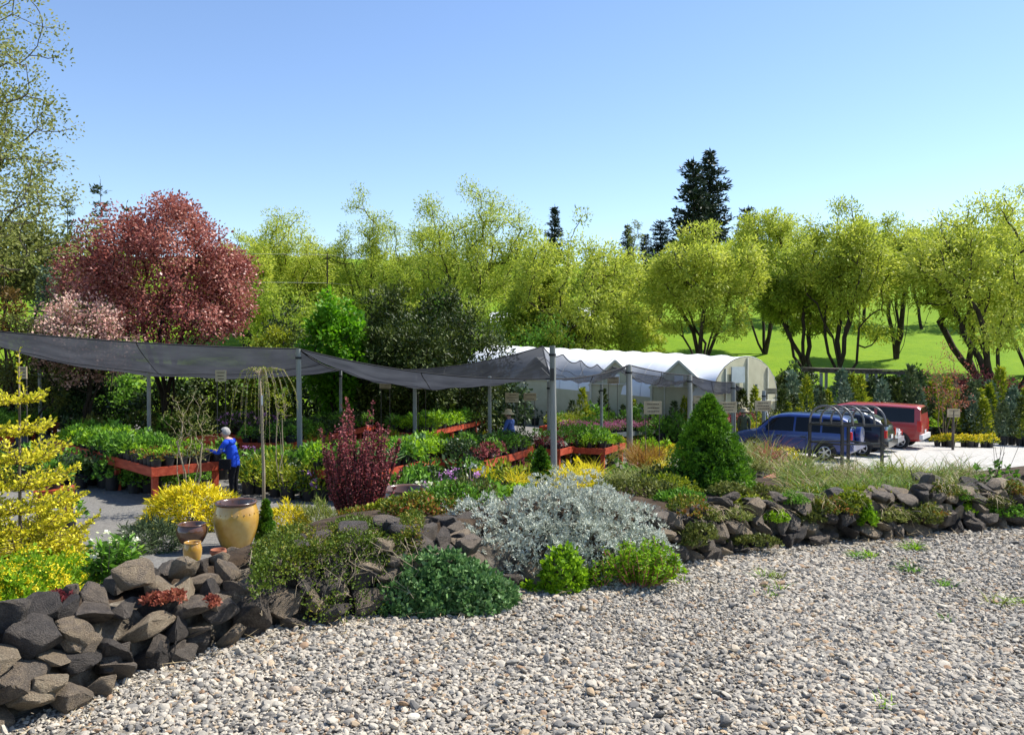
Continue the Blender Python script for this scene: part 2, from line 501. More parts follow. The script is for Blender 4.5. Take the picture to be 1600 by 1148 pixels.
def named(n):
    a = ng.nodes.new('GeometryNodeInputNamedAttribute'); a.data_type = 'FLOAT_VECTOR'; a.inputs['Name'].default_value = n; return a.outputs[0]
ng.links.new(gi.outputs[0], ins.inputs['Points']); ng.links.new(g2i.outputs[0], ins.inputs['Instance'])
ins.inputs['Pick Instance'].default_value = True
ng.links.new(named('rot'), ins.inputs['Rotation']); ng.links.new(named('scl'), ins.inputs['Scale'])
ng.links.new(ins.outputs[0], go.inputs[0])
md = gravel.modifiers.new('scatter', 'NODES'); md.node_group = ng

# ------------------------------------------------------------------ dry stone wall
seed(21)
def stone_mat(name, cols):
    m, nt, out = new_mat(name)
    tc = N(nt, 'ShaderNodeTexCoord'); oi = N(nt, 'ShaderNodeObjectInfo')
    va = N(nt, 'ShaderNodeVectorMath', operation='MULTIPLY_ADD'); va.inputs[1].default_value = (13, 29, 7)
    cb = N(nt, 'ShaderNodeCombineXYZ')
    for i in range(3): nt.links.new(oi.outputs['Random'], cb.inputs[i])
    nt.links.new(cb.outputs[0], va.inputs[0]); nt.links.new(tc.outputs['Object'], va.inputs[2])
    n1 = N(nt, 'ShaderNodeTexNoise', Scale=2.2, Detail=8.0, Roughness=.7); nt.links.new(va.outputs[0], n1.inputs['Vector'])
    mx = N(nt, 'ShaderNodeMath', operation='MULTIPLY_ADD'); mx.inputs[1].default_value = 1.5; nt.links.new(n1.outputs[0], mx.inputs[0])
    sh = N(nt, 'ShaderNodeMath', operation='MULTIPLY_ADD'); sh.inputs[1].default_value = .9; sh.inputs[2].default_value = -.72; nt.links.new(oi.outputs['Random'], sh.inputs[0])
    nt.links.new(sh.outputs[0], mx.inputs[2])
    cr = ramp(nt, [(i / (len(cols) - 1), c) for i, c in enumerate(cols)]); nt.links.new(mx.outputs[0], cr.inputs[0])
    n2 = N(nt, 'ShaderNodeTexNoise', Scale=14.0, Detail=8.0, Roughness=.7); nt.links.new(va.outputs[0], n2.inputs['Vector'])
    mr = N(nt, 'ShaderNodeMapRange'); mr.inputs[1].default_value = .3; mr.inputs[2].default_value = .75; mr.inputs[3].default_value = .55; mr.inputs[4].default_value = 1.5
    nt.links.new(n2.outputs[0], mr.inputs[0])
    mu = N(nt, 'ShaderNodeMix', data_type='RGBA', blend_type='MULTIPLY'); mu.inputs[0].default_value = 1.0
    nt.links.new(cr.outputs[0], mu.inputs[6]); nt.links.new(mr.outputs[0], mu.inputs[7])
    p = N(nt, 'ShaderNodeBsdfPrincipled', Roughness=.75); p.inputs['Specular IOR Level'].default_value = .35
    nt.links.new(mu.outputs[2], p.inputs['Base Color'])
    bp = N(nt, 'ShaderNodeBump', Strength=.9, Distance=.09); nt.links.new(n2.outputs[0], bp.inputs['Height']); nt.links.new(bp.outputs[0], p.inputs['Normal'])
    nt.links.new(p.outputs[0], out.inputs[0]); return m
MAT['stone'] = stone_mat('basalt_stone', [(.095, .076, .060), (.18, .145, .112), (.27, .212, .152), (.36, .275, .18), (.46, .37, .25)])
MAT['stone_dark'] = stone_mat('dark_basalt_stone', [(.06, .051, .044), (.115, .097, .082), (.18, .15, .12), (.27, .215, .16)])
MAT['mortar'] = noise_mat('wall_fill', [(.05, .04, .03), (.13, .108, .08), (.24, .21, .165)], scale=14, rough=.95, spec=.1, bump=.9, bscale=40)

def stone_mesh(k, npts=13, rough=.05):
    r_ = np.random.default_rng(500 + k)
    P = r_.normal(size=(npts, 3)); P /= np.linalg.norm(P, axis=1)[:, None]
    P = np.sign(P) * np.abs(P) ** .72
    P *= r_.uniform(.82, 1.12, (npts, 1))
    bm = bmesh.new()
    for c in P: bm.verts.new(c)
    res = bmesh.ops.convex_hull(bm, input=bm.verts)
    bmesh.ops.delete(bm, geom=[e for e in set(res['geom_interior'] + res['geom_unused']) if isinstance(e, bmesh.types.BMVert)], context='VERTS')
    bmesh.ops.dissolve_limit(bm, angle_limit=R(14), verts=bm.verts, edges=bm.edges)
    bmesh.ops.bevel(bm, geom=list(bm.edges) + list(bm.verts), offset=.055, segments=1, affect='EDGES', profile=.6)
    bmesh.ops.triangulate(bm, faces=bm.faces)
    for _ in range(2):
        bmesh.ops.subdivide_edges(bm, edges=[e for e in bm.edges if e.calc_length() > .42], cuts=1, use_grid_fill=False)
        bmesh.ops.triangulate(bm, faces=bm.faces)
        for v in bm.verts: v.co += Vector(r_.normal(0, rough * .42, 3))
    bmesh.ops.smooth_vert(bm, verts=bm.verts, factor=.25, use_axis_x=True, use_axis_y=True, use_axis_z=True)
    bmesh.ops.recalc_face_normals(bm, faces=bm.faces)
    me = bpy.data.meshes.new('stone'); bm.to_mesh(me); bm.free()
    me.materials.append(MAT['stone'])
    me.polygons.foreach_set('use_smooth', np.ones(len(me.polygons), dtype=bool))
    try: me.set_sharp_from_angle(angle=R(30))
    except Exception: pass
    return me
STN = [stone_mesh(k) for k in range(22)]
STN_D = []
for me_ in STN:
    c = me_.copy(); c.materials.clear(); c.materials.append(MAT['stone_dark']); STN_D.append(c)

wall = empty('stone_wall', (0.5, 5.6, 0), 0, 'long low dry wall of angular dark basalt stones edging the gravel', 'stone wall')
seglen = np.hypot(*np.diff(WALL, axis=0).T); cum = np.concatenate([[0], np.cumsum(seglen)])
def wall_pt(t):
    i = int(np.clip(np.searchsorted(cum, t) - 1, 0, len(seglen) - 1)); u = (t - cum[i]) / seglen[i]
    p = WALL[i] * (1 - u) + WALL[i + 1] * u; e = (WALL[i + 1] - WALL[i]) / seglen[i]
    return p, e, np.array([-e[1], e[0]])
def wloc(v): return Vector(v) - wall.location
# the earth and rubble fill that the stones sit in
mbw = MB(); ring = []
ts = np.arange(.4, cum[-1] - .3, .18)
rowz = [(-.05, .10), (.08, .13), (.18, .18), (.27, .24), (.31, .36), (.16, .75)]
vs = []
for t in ts:
    p_, e_, n2_ = wall_pt(t)
    for z_, o_ in rowz:
        j = rng.normal(0, .018, 3)
        vs.append(wloc((p_[0] + n2_[0] * (o_ + .035) + j[0], p_[1] + n2_[1] * (o_ + .035) + j[1], z_ + j[2] - .03)))
nr = len(rowz); fs = []
for i in range(len(ts) - 1):
    for k in range(nr - 1): fs.append((i * nr + k, (i + 1) * nr + k, (i + 1) * nr + k + 1, i * nr + k + 1))
mbw.add(vs, fs); mbw.obj('fill', MAT['mortar'], wall, smooth=False)

def put_stone(t, z, back, s, dark=None, k=None, rz=None):
    p_, e_, n2_ = wall_pt(t)
    ang = math.atan2(e_[1], e_[0])
    k = int(rng.integers(len(STN))) if k is None else k
    dark = rng.random() < .45 if dark is None else dark
    link('stone', (STN_D if dark else STN)[k], wall, wloc((p_[0] + n2_[0] * back, p_[1] + n2_[1] * back, z)),
         (rng.normal(0, .35), rng.normal(0, .3), ang + (rng.choice([0, math.pi]) + rng.normal(0, .3) if rz is None else rz)), s)
t0, t1 = 3.2, float(np.interp(5.3, WALL[:, 0], cum))
nst = 0
for course, (zc, back, hgt, wmean) in enumerate([(.05, .09, .085, .165), (.145, .13, .08, .16), (.235, .175, .08, .16), (.32, .225, .078, .16), (.395, .30, .07, .15)]):
    t = t0 + rng.uniform(0, .1)
    while t < t1:
        near = np.interp(t, [t0, t0 + 2.5, t0 + 6], [1.12, 1.04, .93]); lo = 1 - .16 * sstep(2.0, 4.0, t - t0)
        w = rng.uniform(.72, 1.42) * wmean * near
        hh = rng.uniform(.8, 1.3) * hgt * near
        xw = wall_pt(t + w / 2)[0][0]
        if not (-.12 < xw < 1.08 and course > 1): put_stone(t + w / 2, zc * lo + rng.normal(0, .03) + (rng.uniform(-.04, .05) if course == 4 else 0), back - .02 + rng.normal(0, .025), (w * .62, rng.uniform(.09, .13), hh * .84))
        t += w * rng.uniform(.90, 1.06); nst += 1
# a last ragged row along the back of the wall top
for t in np.arange(t0, float(np.interp(-.2, WALL[:, 0], cum)), .19):
    w = rng.uniform(.10, .20); put_stone(t + rng.normal(0, .04), .33 + rng.normal(0, .035), .42 + rng.uniform(0, .16), (w * .62, w * .55, rng.uniform(.05, .085)))
# dark stones piled higher just left of the silver bush
for i in range(22):
    x = rng.uniform(-.85, -.02); t = float(np.interp(x, WALL[:, 0], cum)); w = rng.uniform(.11, .19)
    put_stone(t, rng.uniform(.30, .43), rng.uniform(.24, .62), (w * .62, w * .55, w * .48), dark=True)
# smaller rubble between courses
for i in range(24):
    t = rng.uniform(t0, t1); z = rng.uniform(.03, .40)
    s_ = rng.uniform(.035, .065)
    put_stone(t, z, .06 + z * .48, (s_ * 1.2, s_, s_ * .9))
# ------------------------------------------------------------------ vegetation tools
def unit(A): return A / np.maximum(np.linalg.norm(A, axis=-1, keepdims=True), 1e-9)

def leaves(P, A, NN, L, W, mid=.5):
    """diamond leaves: base P, axis A, facing NN, length L, width W"""
    n = len(P); A = unit(A)
    S = unit(np.cross(A, NN)); L = np.broadcast_to(np.asarray(L, float), (n,))[:, None]; W = np.broadcast_to(np.asarray(W, float), (n,))[:, None]
    M = P + A * L * mid
    V = np.stack([P, M + S * W * .5, P + A * L, M - S * W * .5], 1).reshape(-1, 3)
    Fq = np.arange(n * 4).reshape(n, 4)
    return V, Fq

def blades(P, D, L, W, droop=.5, seg=3):
    """grass blades: start P, initial direction D, bending over; strips of seg quads"""
    n = len(P); D = unit(D); L = np.broadcast_to(np.asarray(L, float), (n,)); W = np.broadcast_to(np.asarray(W, float), (n,))
    out_h = unit(np.stack([D[:, 0], D[:, 1], np.zeros(n)], 1) + 1e-6)
    S = unit(np.cross(D, np.array([0, 0, 1.0]) + rng.normal(0, .3, (n, 3))))
    rows = []; p = P.copy(); d = D.copy()
    for k in range(seg + 1):
        w = W * (1 - (k / seg) ** 1.6 * .92)
        rows.append(p - S * w[:, None] / 2); rows.append(p + S * w[:, None] / 2)
        d = unit(d + (out_h * .35 - np.array([0, 0, 1.0])) * (droop / seg))
        p = p + d * (L / seg)[:, None]
    V = np.stack(rows, 1).reshape(-1, 3); m_ = 2 * (seg + 1)
    base = np.arange(n)[:, None] * m_
    Fq = np.concatenate([np.stack([base[:, 0] + 2 * k, base[:, 0] + 2 * k + 1, base[:, 0] + 2 * k + 3, base[:, 0] + 2 * k + 2], 1) for k in range(seg)])
    rn = rng.random(n)
    return V, Fq, np.tile(rn, seg)

def join(parts):
    """[(V,F,mat_index[,rnd])] -> arrays"""
    Vs, Fs, Ms, Rs = [], [], [], []; o = 0
    for p_ in parts:
        V, Fq, mi = p_[:3]
        Vs.append(V); Fs.append(Fq + o); Ms.append(np.full(len(Fq), mi)); o += len(V)
        Rs.append(p_[3] if len(p_) > 3 and p_[3] is not None else rng.random(len(Fq)))
    return np.concatenate(Vs), np.concatenate(Fs), np.concatenate(Ms), np.concatenate(Rs)

def fol_mesh(name, parts, mats):
    V, Fq, mi, rn = join(parts)
    return mesh_np(name, V, Fq, mats=mats, rnd4=rn, mi4=mi)

def sph(n, upper=False):
    D = unit(rng.normal(size=(n, 3)))
    if upper: D[:, 2] = np.abs(D[:, 2])
    return D

def mound_pts(n, rx, ry, h, shell=.78, bumps=.16, bs=5.0, skirt=.1):
    """points in the outer shell of a lumpy dome standing on z=0; returns points and outward directions"""
    D = sph(n); D[:, 2] = np.abs(D[:, 2]) * (1 + skirt) - skirt
    D = unit(D)
    k = rng.uniform(0, 9)
    lump = 1 + bumps * (np.sin(D[:, 0] * bs + k) * np.cos(D[:, 1] * bs * 1.2 - k) + .6 * np.sin(D[:, 2] * bs * 1.4 + D[:, 0] * bs * 1.7 + k))
    r = rng.uniform(shell, 1.0, n) ** .6 * lump
    P = D * r[:, None] * np.array([rx, ry, h])
    P[:, 2] = np.maximum(P[:, 2], .01)
    return P, unit(D / np.array([rx, ry, h]))

def mound(n, rx, ry, h, L, W, up=.4, spread=.8, **kw):
    P, O = mound_pts(n, rx, ry, h, **kw)
    A = unit(O + rng.normal(0, spread, (n, 3)) + np.array([0, 0, up]))
    NN = unit(O + rng.normal(0, .7, (n, 3)) + np.array([0, 0, .5]))
    return leaves(P, A, NN, L * rng.uniform(.7, 1.3, n), W * rng.uniform(.7, 1.3, n))

def tufts(n, rx, ry, h, k, L, W, **kw):
    """mound of n small rosettes with k leaves each (reads as shoot tips)"""
    P, O = mound_pts(n, rx, ry, h, **kw)
    P = np.repeat(P, k, 0); O = np.repeat(O, k, 0)
    A = unit(O * .8 + rng.normal(0, .75, (n * k, 3)) + np.array([0, 0, .35]))
    NN = unit(np.cross(A, rng.normal(size=(n * k, 3))))
    NN = np.where((NN * O).sum(1, keepdims=True) < 0, -NN, NN)
    V, Fq = leaves(P + rng.normal(0, L * .25, P.shape), A, NN + O * .8, L * rng.uniform(.6, 1.3, n * k), W * rng.uniform(.7, 1.3, n * k))
    return V, Fq, np.clip(np.repeat(rng.random(n), k) * .6 + rng.random(n * k) * .4, 0, 1)

def skeleton(base, targets, stems, jitter=.06, pathw=.35):
    """branching skeleton: every target joins the cheapest existing node"""
    nodes = [np.array(base, float)]; par = [-1]; plen = [0.0]
    def add_path(i, end, nseg, bow):
        a = nodes[i]; L = np.linalg.norm(end - a)
        off = rng.normal(0, jitter * L, 3); j = i
        for k in range(1, nseg + 1):
            u = k / nseg
            p_ = a * (1 - u) + end * u + off * math.sin(math.pi * u) + np.array([0, 0, bow * L * math.sin(math.pi * u)])
            p_ = p_ + rng.normal(0, jitter * L * .25, 3) * (k < nseg)
            nodes.append(p_); par.append(j); plen.append(plen[j] + np.linalg.norm(p_ - nodes[j])); j = len(nodes) - 1
        return j
    for s_ in stems: add_path(0, np.array(s_, float), 5, 0.0)
    T = sorted([np.array(t, float) for t in targets], key=lambda t: np.linalg.norm(t - nodes[0]))
    tips = []
    for t in T:
        A = np.array(nodes); pl = np.array(plen)
        dd = np.linalg.norm(A - t, axis=1)
        cost = dd + pathw * pl + np.where(A[:, 2] > t[2] + .1, 2.0 * (A[:, 2] - t[2]), 0)
        cost[0] += 1e3
        i = int(np.argmin(cost))
        tips.append(add_path(i, t, 4, -.05))
    return np.array(nodes), np.array(par), tips

def branch_mesh(name, nodes, par, mat, tip_r=.012, expo=2.3, base_flare=1.25, sides=6, rmin=0.0):
    n = len(nodes); acc = np.zeros(n)
    kids = [[] for _ in range(n)]
    for i in range(1, n): kids[par[i]].append(i)
    order = list(range(n - 1, -1, -1))
    rad = np.zeros(n)
    for i in order:
        if not kids[i]: rad[i] = tip_r
        else: rad[i] = (sum(rad[c] ** expo for c in kids[i])) ** (1 / expo) * 1.006
    mb = MB()
    # chains: follow the thickest child
    stack = [(c, 0) for c in kids[0]]
    while stack:
        s_, p_ = stack.pop()
        if rad[s_] < rmin: continue
        pts = [nodes[p_], nodes[s_]]; rs = [rad[s_] * (base_flare if p_ == 0 else 1.0), rad[s_]]
        cur = s_
        while kids[cur]:
            ks = sorted(kids[cur], key=lambda c: -rad[c])
            for c in ks[1:]: stack.append((c, cur))
            cur = ks[0]; pts.append(nodes[cur]); rs.append(rad[cur])
            if rad[cur] < rmin: break
        mb.tube(pts, rs, sides if rs[0] > 3 * tip_r else max(3, sides - 2), cap=False)
    return mb.mesh(name, mat, smooth=True), rad

def crown_targets(n, c, r, shell=.55, zmin=-1.0):
    out = []
    while len(out) < n:
        d = unit(rng.normal(size=3)); k = rng.uniform(shell, 1.0)
        p_ = d * k
        if p_[2] < zmin: continue
        out.append(np.array(c) + p_ * np.array(r))
    return out

def clump_leaves(tips, per, sig, L, W, centre, droop=.4, out=.5, flat=.7):
    T = np.repeat(np.array(tips), per, 0); n = len(T)
    D = sph(n) * (rng.random(n) ** .45)[:, None]
    P = T + D * np.array([sig, sig, sig * flat])
    O = unit(P - np.array(centre))
    A = unit(O * out + D * .6 + rng.normal(0, .55, (n, 3)) - np.array([0, 0, droop]))
    NN = unit(O * .7 + D * .8 + rng.normal(0, .55, (n, 3)) + np.array([0, 0, .35]))
    rn = np.clip(np.repeat(rng.random(len(tips)), per) * .45 + rng.random(n) * .55, 0, 1)
    V, Fq = leaves(P, A, NN, L * rng.uniform(.6, 1.35, n), W * rng.uniform(.7, 1.3, n))
    return V, Fq, rn

def make_tree(name, base, centre, radii, ntar, per, sig, L, W, lmat, bmat, stems, label, cat='tree', group=None, tip_r=.02,
              shell=.5, droop=.4, zmin=-.6, flat=.7, pathw=.35, sides=6, expo=2.25, rmin=0.0, jitter=.06, extra=None):
    """a deciduous tree: trunk with limbs, and a crown of leaves clustered on the branch tips (world coordinates -> local)"""
    base = np.array(base, float)
    root = empty(name, tuple(base), 0, label, cat, group)
    c = np.array(centre, float) - base
    if hasattr(radii[0], '__len__'):       # several lobes
        tg = []
        for (lc, lr, fr) in radii: tg += crown_targets(max(3, int(ntar * fr)), np.array(lc) - base, lr, shell, zmin)
    else: tg = crown_targets(ntar, c, radii, shell, zmin)
    nodes, par, tips = skeleton((0, 0, -.15), tg, [np.array(s_) - base for s_ in stems], jitter, pathw)
    tm, rad = branch_mesh('trunk', nodes, par, bmat, tip_r, expo, sides=sides, rmin=rmin)
    link('trunk', tm, root)
    pts = nodes[tips]
    V, Fq, rn = clump_leaves(pts, per, sig, L, W, c * np.array([1, 1, .8]), droop, flat=flat)
    parts = [(V, Fq, 0, rn)]
    if extra: parts += extra(pts, c)
    link('crown', fol_mesh('crown', parts, lmat if isinstance(lmat, list) else [lmat]), root)
    return root

def conifer(name, loc, h, r, lmat, bmat, whorls=14, nb=7, tuft=5, L=.12, W=.03, label='', cat='tree', group=None, z0=.06,
            droop=.15, up=.2, irregular=.15, pw=1.0, trunk_r=.05, leaves_up=.2, root=None, taper=.9):
    """conifer: leader, whorls of limbs, needle sprays along every limb"""
    root = root or empty(name, loc, rng.uniform(0, 6.28), label, cat, group)
    mb = MB(); mb.tube([(0, 0, -.1), (0, 0, h * .5), (0, 0, h)], [trunk_r, trunk_r * .6, trunk_r * .08], 6)
    PP, AA = [], []
    for k in range(whorls):
        u = (k + rng.uniform(-.3, .3)) / whorls; u = min(max(u, 0), .98)
        z = h * (z0 + (1 - z0) * u); rr = r * (1 - u * taper) ** pw * rng.uniform(1 - irregular, 1 + irregular)
        if u < .12: rr *= .8 + u * 1.6
        for b in range(max(4, int(nb * (1 - .4 * u)))):
            an = rng.uniform(0, 6.283); ln = rr * rng.uniform(1 - irregular * 1.5, 1.05)
            d = np.array([math.cos(an), math.sin(an), 0.0])
            npt = max(3, int(ln / (L * .55)))
            t = np.linspace(.12, 1, npt)
            pts = d[None] * (t * ln)[:, None]; pts[:, 2] = z - droop * ln * t + up * ln * t ** 2
            if ln > .25 * r: mb.tube([(0, 0, z), tuple(pts[len(pts) // 2]), tuple(pts[-1])], [trunk_r * .22 * (1 - u * .6), trunk_r * .12, trunk_r * .04], 4, cap=False)
            w_ = .35 * ln * np.sin(np.pi * np.clip(t, .08, .95)) * .55
            for i in range(npt):
                m_ = tuft
                side = rng.uniform(-1, 1, m_)
                perp = np.array([-d[1], d[0], 0])
                PP.append(pts[i][None] + perp[None] * (side * w_[i])[:, None] + rng.normal(0, L * .18, (m_, 3)))
                AA.append(unit(d[None] * .75 + perp[None] * side[:, None] * .9 + rng.normal(0, .35, (m_, 3)) + np.array([0, 0, leaves_up])))
    m_ = 10; zz = np.linspace(h * .86, h * 1.0, m_)
    PP.append(np.stack([np.zeros(m_), np.zeros(m_), zz], 1)); AA.append(unit(rng.normal(0, .5, (m_, 3)) + np.array([0, 0, 1.0])))
    P = np.concatenate(PP); A = np.concatenate(AA); n = len(P)
    O = unit(P * np.array([1, 1, 0]) + np.array([0, 0, .4 * r]))
    NN = unit(O * .5 + rng.normal(0, .6, (n, 3)) + np.array([0, 0, .6]))
    V, Fq = leaves(P, A, NN, L * rng.uniform(.7, 1.3, n), W * rng.uniform(.7, 1.3, n))
    link('trunk', mb.mesh('trunk', bmat, True), root)
    link('crown', fol_mesh('crown', [(V, Fq, 0)], [lmat]), root)
    return root

# foliage palette -------------------------------------------------------
MAT['willow'] = leaf_mat('willow_leaf', [(0.2088, 0.275, 0.029), (0.351, 0.4213, 0.0433), (0.4933, 0.5501, 0.0677), (0.6261, 0.636, 0.1206)], trans=.5, cscale=.35, clump=.3)
MAT['willow_g'] = leaf_mat('willow_leaf_green', [(0.1538, 0.2293, 0.0241), (0.2625, 0.3522, 0.0337), (0.3711, 0.4505, 0.0483), (0.4889, 0.5406, 0.0845)], trans=.5, cscale=.35, clump=.3)
MAT['bud'] = leaf_mat('budding_leaf', [(.10, .13, .02), (.19, .22, .04), (.30, .32, .08), (.34, .36, .14)], trans=.4, cscale=.6)
MAT['plum'] = leaf_mat('purple_leaf', [(0.1197, 0.0266, 0.0244), (0.2395, 0.0622, 0.0486), (0.3933, 0.1332, 0.1014), (0.5473, 0.2556, 0.1821)], trans=.3, rough=.42, spec=.4, cscale=.7)
MAT['pine'] = leaf_mat('pine_needle', [(0.0156, 0.0286, 0.0196), (0.0286, 0.0468, 0.0308), (0.0468, 0.0702, 0.042)], trans=.1, cscale=.5)
MAT['spruce_d'] = leaf_mat('dark_spruce_needle', [(0.0398, 0.0666, 0.0277), (0.0774, 0.1144, 0.0431), (0.1326, 0.1768, 0.0693)], trans=.15, cscale=.8)
MAT['juniper'] = leaf_mat('juniper_needle', [(0.0147, 0.0275, 0.0048), (0.0338, 0.0549, 0.008), (0.0686, 0.0971, 0.0128), (0.1162, 0.1478, 0.0208)], trans=.15, cscale=.5)
MAT['bluespruce'] = leaf_mat('blue_spruce_needle', [(0.0823, 0.1398, 0.0847), (0.1398, 0.2055, 0.1271), (0.2302, 0.296, 0.1815)], trans=.1, cscale=1.)
MAT['maple'] = leaf_mat('bright_green_leaf', [(0.055, 0.165, 0.0066), (0.121, 0.308, 0.0088), (0.198, 0.44, 0.0132)], trans=.4, cscale=.8)
MAT['olive'] = leaf_mat('olive_leaf', [(0.06, 0.075, 0.0165), (0.1276, 0.15, 0.0275), (0.225, 0.24, 0.0482)], trans=.3, cscale=.6)
MAT['orange'] = leaf_mat('bronze_leaf', [(.09, .055, .012), (.17, .10, .018), (.22, .16, .03)], trans=.3, cscale=.6)
MAT['blossom'] = leaf_mat('pink_blossom', [(0.4114, 0.1815, 0.1552), (0.6292, 0.3525, 0.2911), (0.7986, 0.5341, 0.4366), (0.8954, 0.6623, 0.5433)], trans=.25, cscale=1.)
MAT['blossom_leaf'] = leaf_mat('blossom_tree_leaf', [(.06, .08, .02), (.12, .14, .04), (.19, .2, .07)], trans=.3)
MAT['gold'] = leaf_mat('golden_needle', [(0.2551, 0.271, 0.0107), (0.4817, 0.4743, 0.0197), (0.7084, 0.6369, 0.0314), (0.8501, 0.7589, 0.0627)], trans=.3, cscale=1.5)
MAT['yellow'] = leaf_mat('yellow_thread_leaf', [(0.215, 0.2298, 0.006), (0.5107, 0.4476, 0.008), (0.7795, 0.629, 0.012), (0.9, 0.75, 0.03)], trans=.3, cscale=1.5)
MAT['ygreen'] = leaf_mat('yellow_green_leaf', [(0.081, 0.135, 0.0081), (0.216, 0.27, 0.0135), (0.405, 0.4185, 0.0243)], trans=.35, cscale=1.5)
MAT['green'] = leaf_mat('mid_green_leaf', [(0.0558, 0.128, 0.015), (0.1162, 0.2558, 0.0226), (0.2092, 0.4185, 0.0338)], trans=.3, cscale=2.)
MAT['lime'] = leaf_mat('lime_green_leaf', [(0.0975, 0.2038, 0.0078), (0.2113, 0.3786, 0.013), (0.3413, 0.5533, 0.0182)], trans=.4, cscale=2.)
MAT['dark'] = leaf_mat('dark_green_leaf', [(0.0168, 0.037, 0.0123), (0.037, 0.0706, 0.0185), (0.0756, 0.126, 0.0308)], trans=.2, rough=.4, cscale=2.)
MAT['grey'] = leaf_mat('silver_leaf', [(0.2744, 0.2944, 0.2334), (0.4509, 0.4771, 0.3921), (0.6078, 0.6395, 0.5414), (0.7255, 0.7613, 0.6534)], trans=.12, rough=.8, spec=.1, cscale=3.)
MAT['cran'] = leaf_mat('geranium_leaf', [(0.0475, 0.1157, 0.0328), (0.0969, 0.2065, 0.0561), (0.1834, 0.3141, 0.1051), (0.3234, 0.4298, 0.2338)], trans=.25, cscale=4.)
MAT['sedum'] = leaf_mat('sedum_leaf', [(.07, .12, .01), (.12, .18, .014), (0.072, 0.108, 0.0096), (0.168, 0.204, 0.018), (0.264, 0.24, 0.024), (0.264, 0.12, 0.024), (0.336, 0.084, 0.03)], trans=.25, cscale=2.5, clump=.45)
MAT['burg'] = leaf_mat('burgundy_leaf', [(0.081, 0.0189, 0.0227), (0.1782, 0.034, 0.0378), (0.3078, 0.0662, 0.0756), (0.4374, 0.1512, 0.1418)], trans=.3, cscale=3.)
MAT['dwarf'] = leaf_mat('dwarf_spruce_needle', [(0.0286, 0.0806, 0.0078), (0.0715, 0.1755, 0.0104), (0.143, 0.3055, 0.013), (0.221, 0.416, 0.0182)], trans=.2, cscale=3.)
MAT['grass'] = leaf_mat('olive_grass', [(0.1035, 0.1323, 0.023), (0.1955, 0.2248, 0.046), (0.299, 0.3042, 0.0828), (0.138, 0.2248, 0.0184)], trans=.3, cscale=1.)
MAT['straw'] = leaf_mat('dry_straw', [(.30, .22, .11), (.45, .35, .19), (.58, .48, .30)], trans=.2)
MAT['orangegrass'] = leaf_mat('orange_sedge', [(.20, .09, .015), (.32, .15, .02), (.30, .24, .03)], trans=.3, cscale=4.)
MAT['purple'] = leaf_mat('lilac_flower', [(0.437, 0.154, 0.441), (0.598, 0.264, 0.588), (0.736, 0.418, 0.693)], trans=.3)
MAT['pink'] = leaf_mat('pink_flower', [(.50, .09, .20), (.66, .19, .32), (.76, .36, .46)], trans=.3)
MAT['red'] = leaf_mat('red_flower', [(.45, .03, .03), (.6, .08, .06), (.62, .16, .12)], trans=.3)
MAT['flowery'] = leaf_mat('yellow_flower', [(.58, .44, .005), (.74, .60, .01), (.80, .70, .03)], trans=.3)
MAT['white_fl'] = leaf_mat('cream_flower', [(.55, .58, .30), (.68, .70, .45), (.78, .78, .62)], trans=.3)
MAT['redtwig'] = leaf_mat('red_bud', [(.20, .05, .04), (.34, .10, .06), (.42, .17, .09)], trans=.3)
MAT['twig'] = noise_mat('twig_bark', [(.10, .075, .05), (.20, .16, .11)], scale=8, rough=.9, spec=.2)
MAT['twig_tan'] = noise_mat('tan_twig', [(.24, .19, .12), (.38, .31, .21)], scale=8, rough=.9, spec=.2)
MAT['bark'] = noise_mat('dark_bark', [(.018, .014, .010), (.045, .036, .026), (.075, .06, .045)], scale=5, rough=.95, spec=.15, bump=.8, bscale=18, stretch=(1, 1, .3))
MAT['bark_g'] = noise_mat('grey_bark', [(.05, .043, .036), (.10, .088, .072), (.16, .14, .12)], scale=5, rough=.95, spec=.15, bump=.8, bscale=18, stretch=(1, 1, .3))
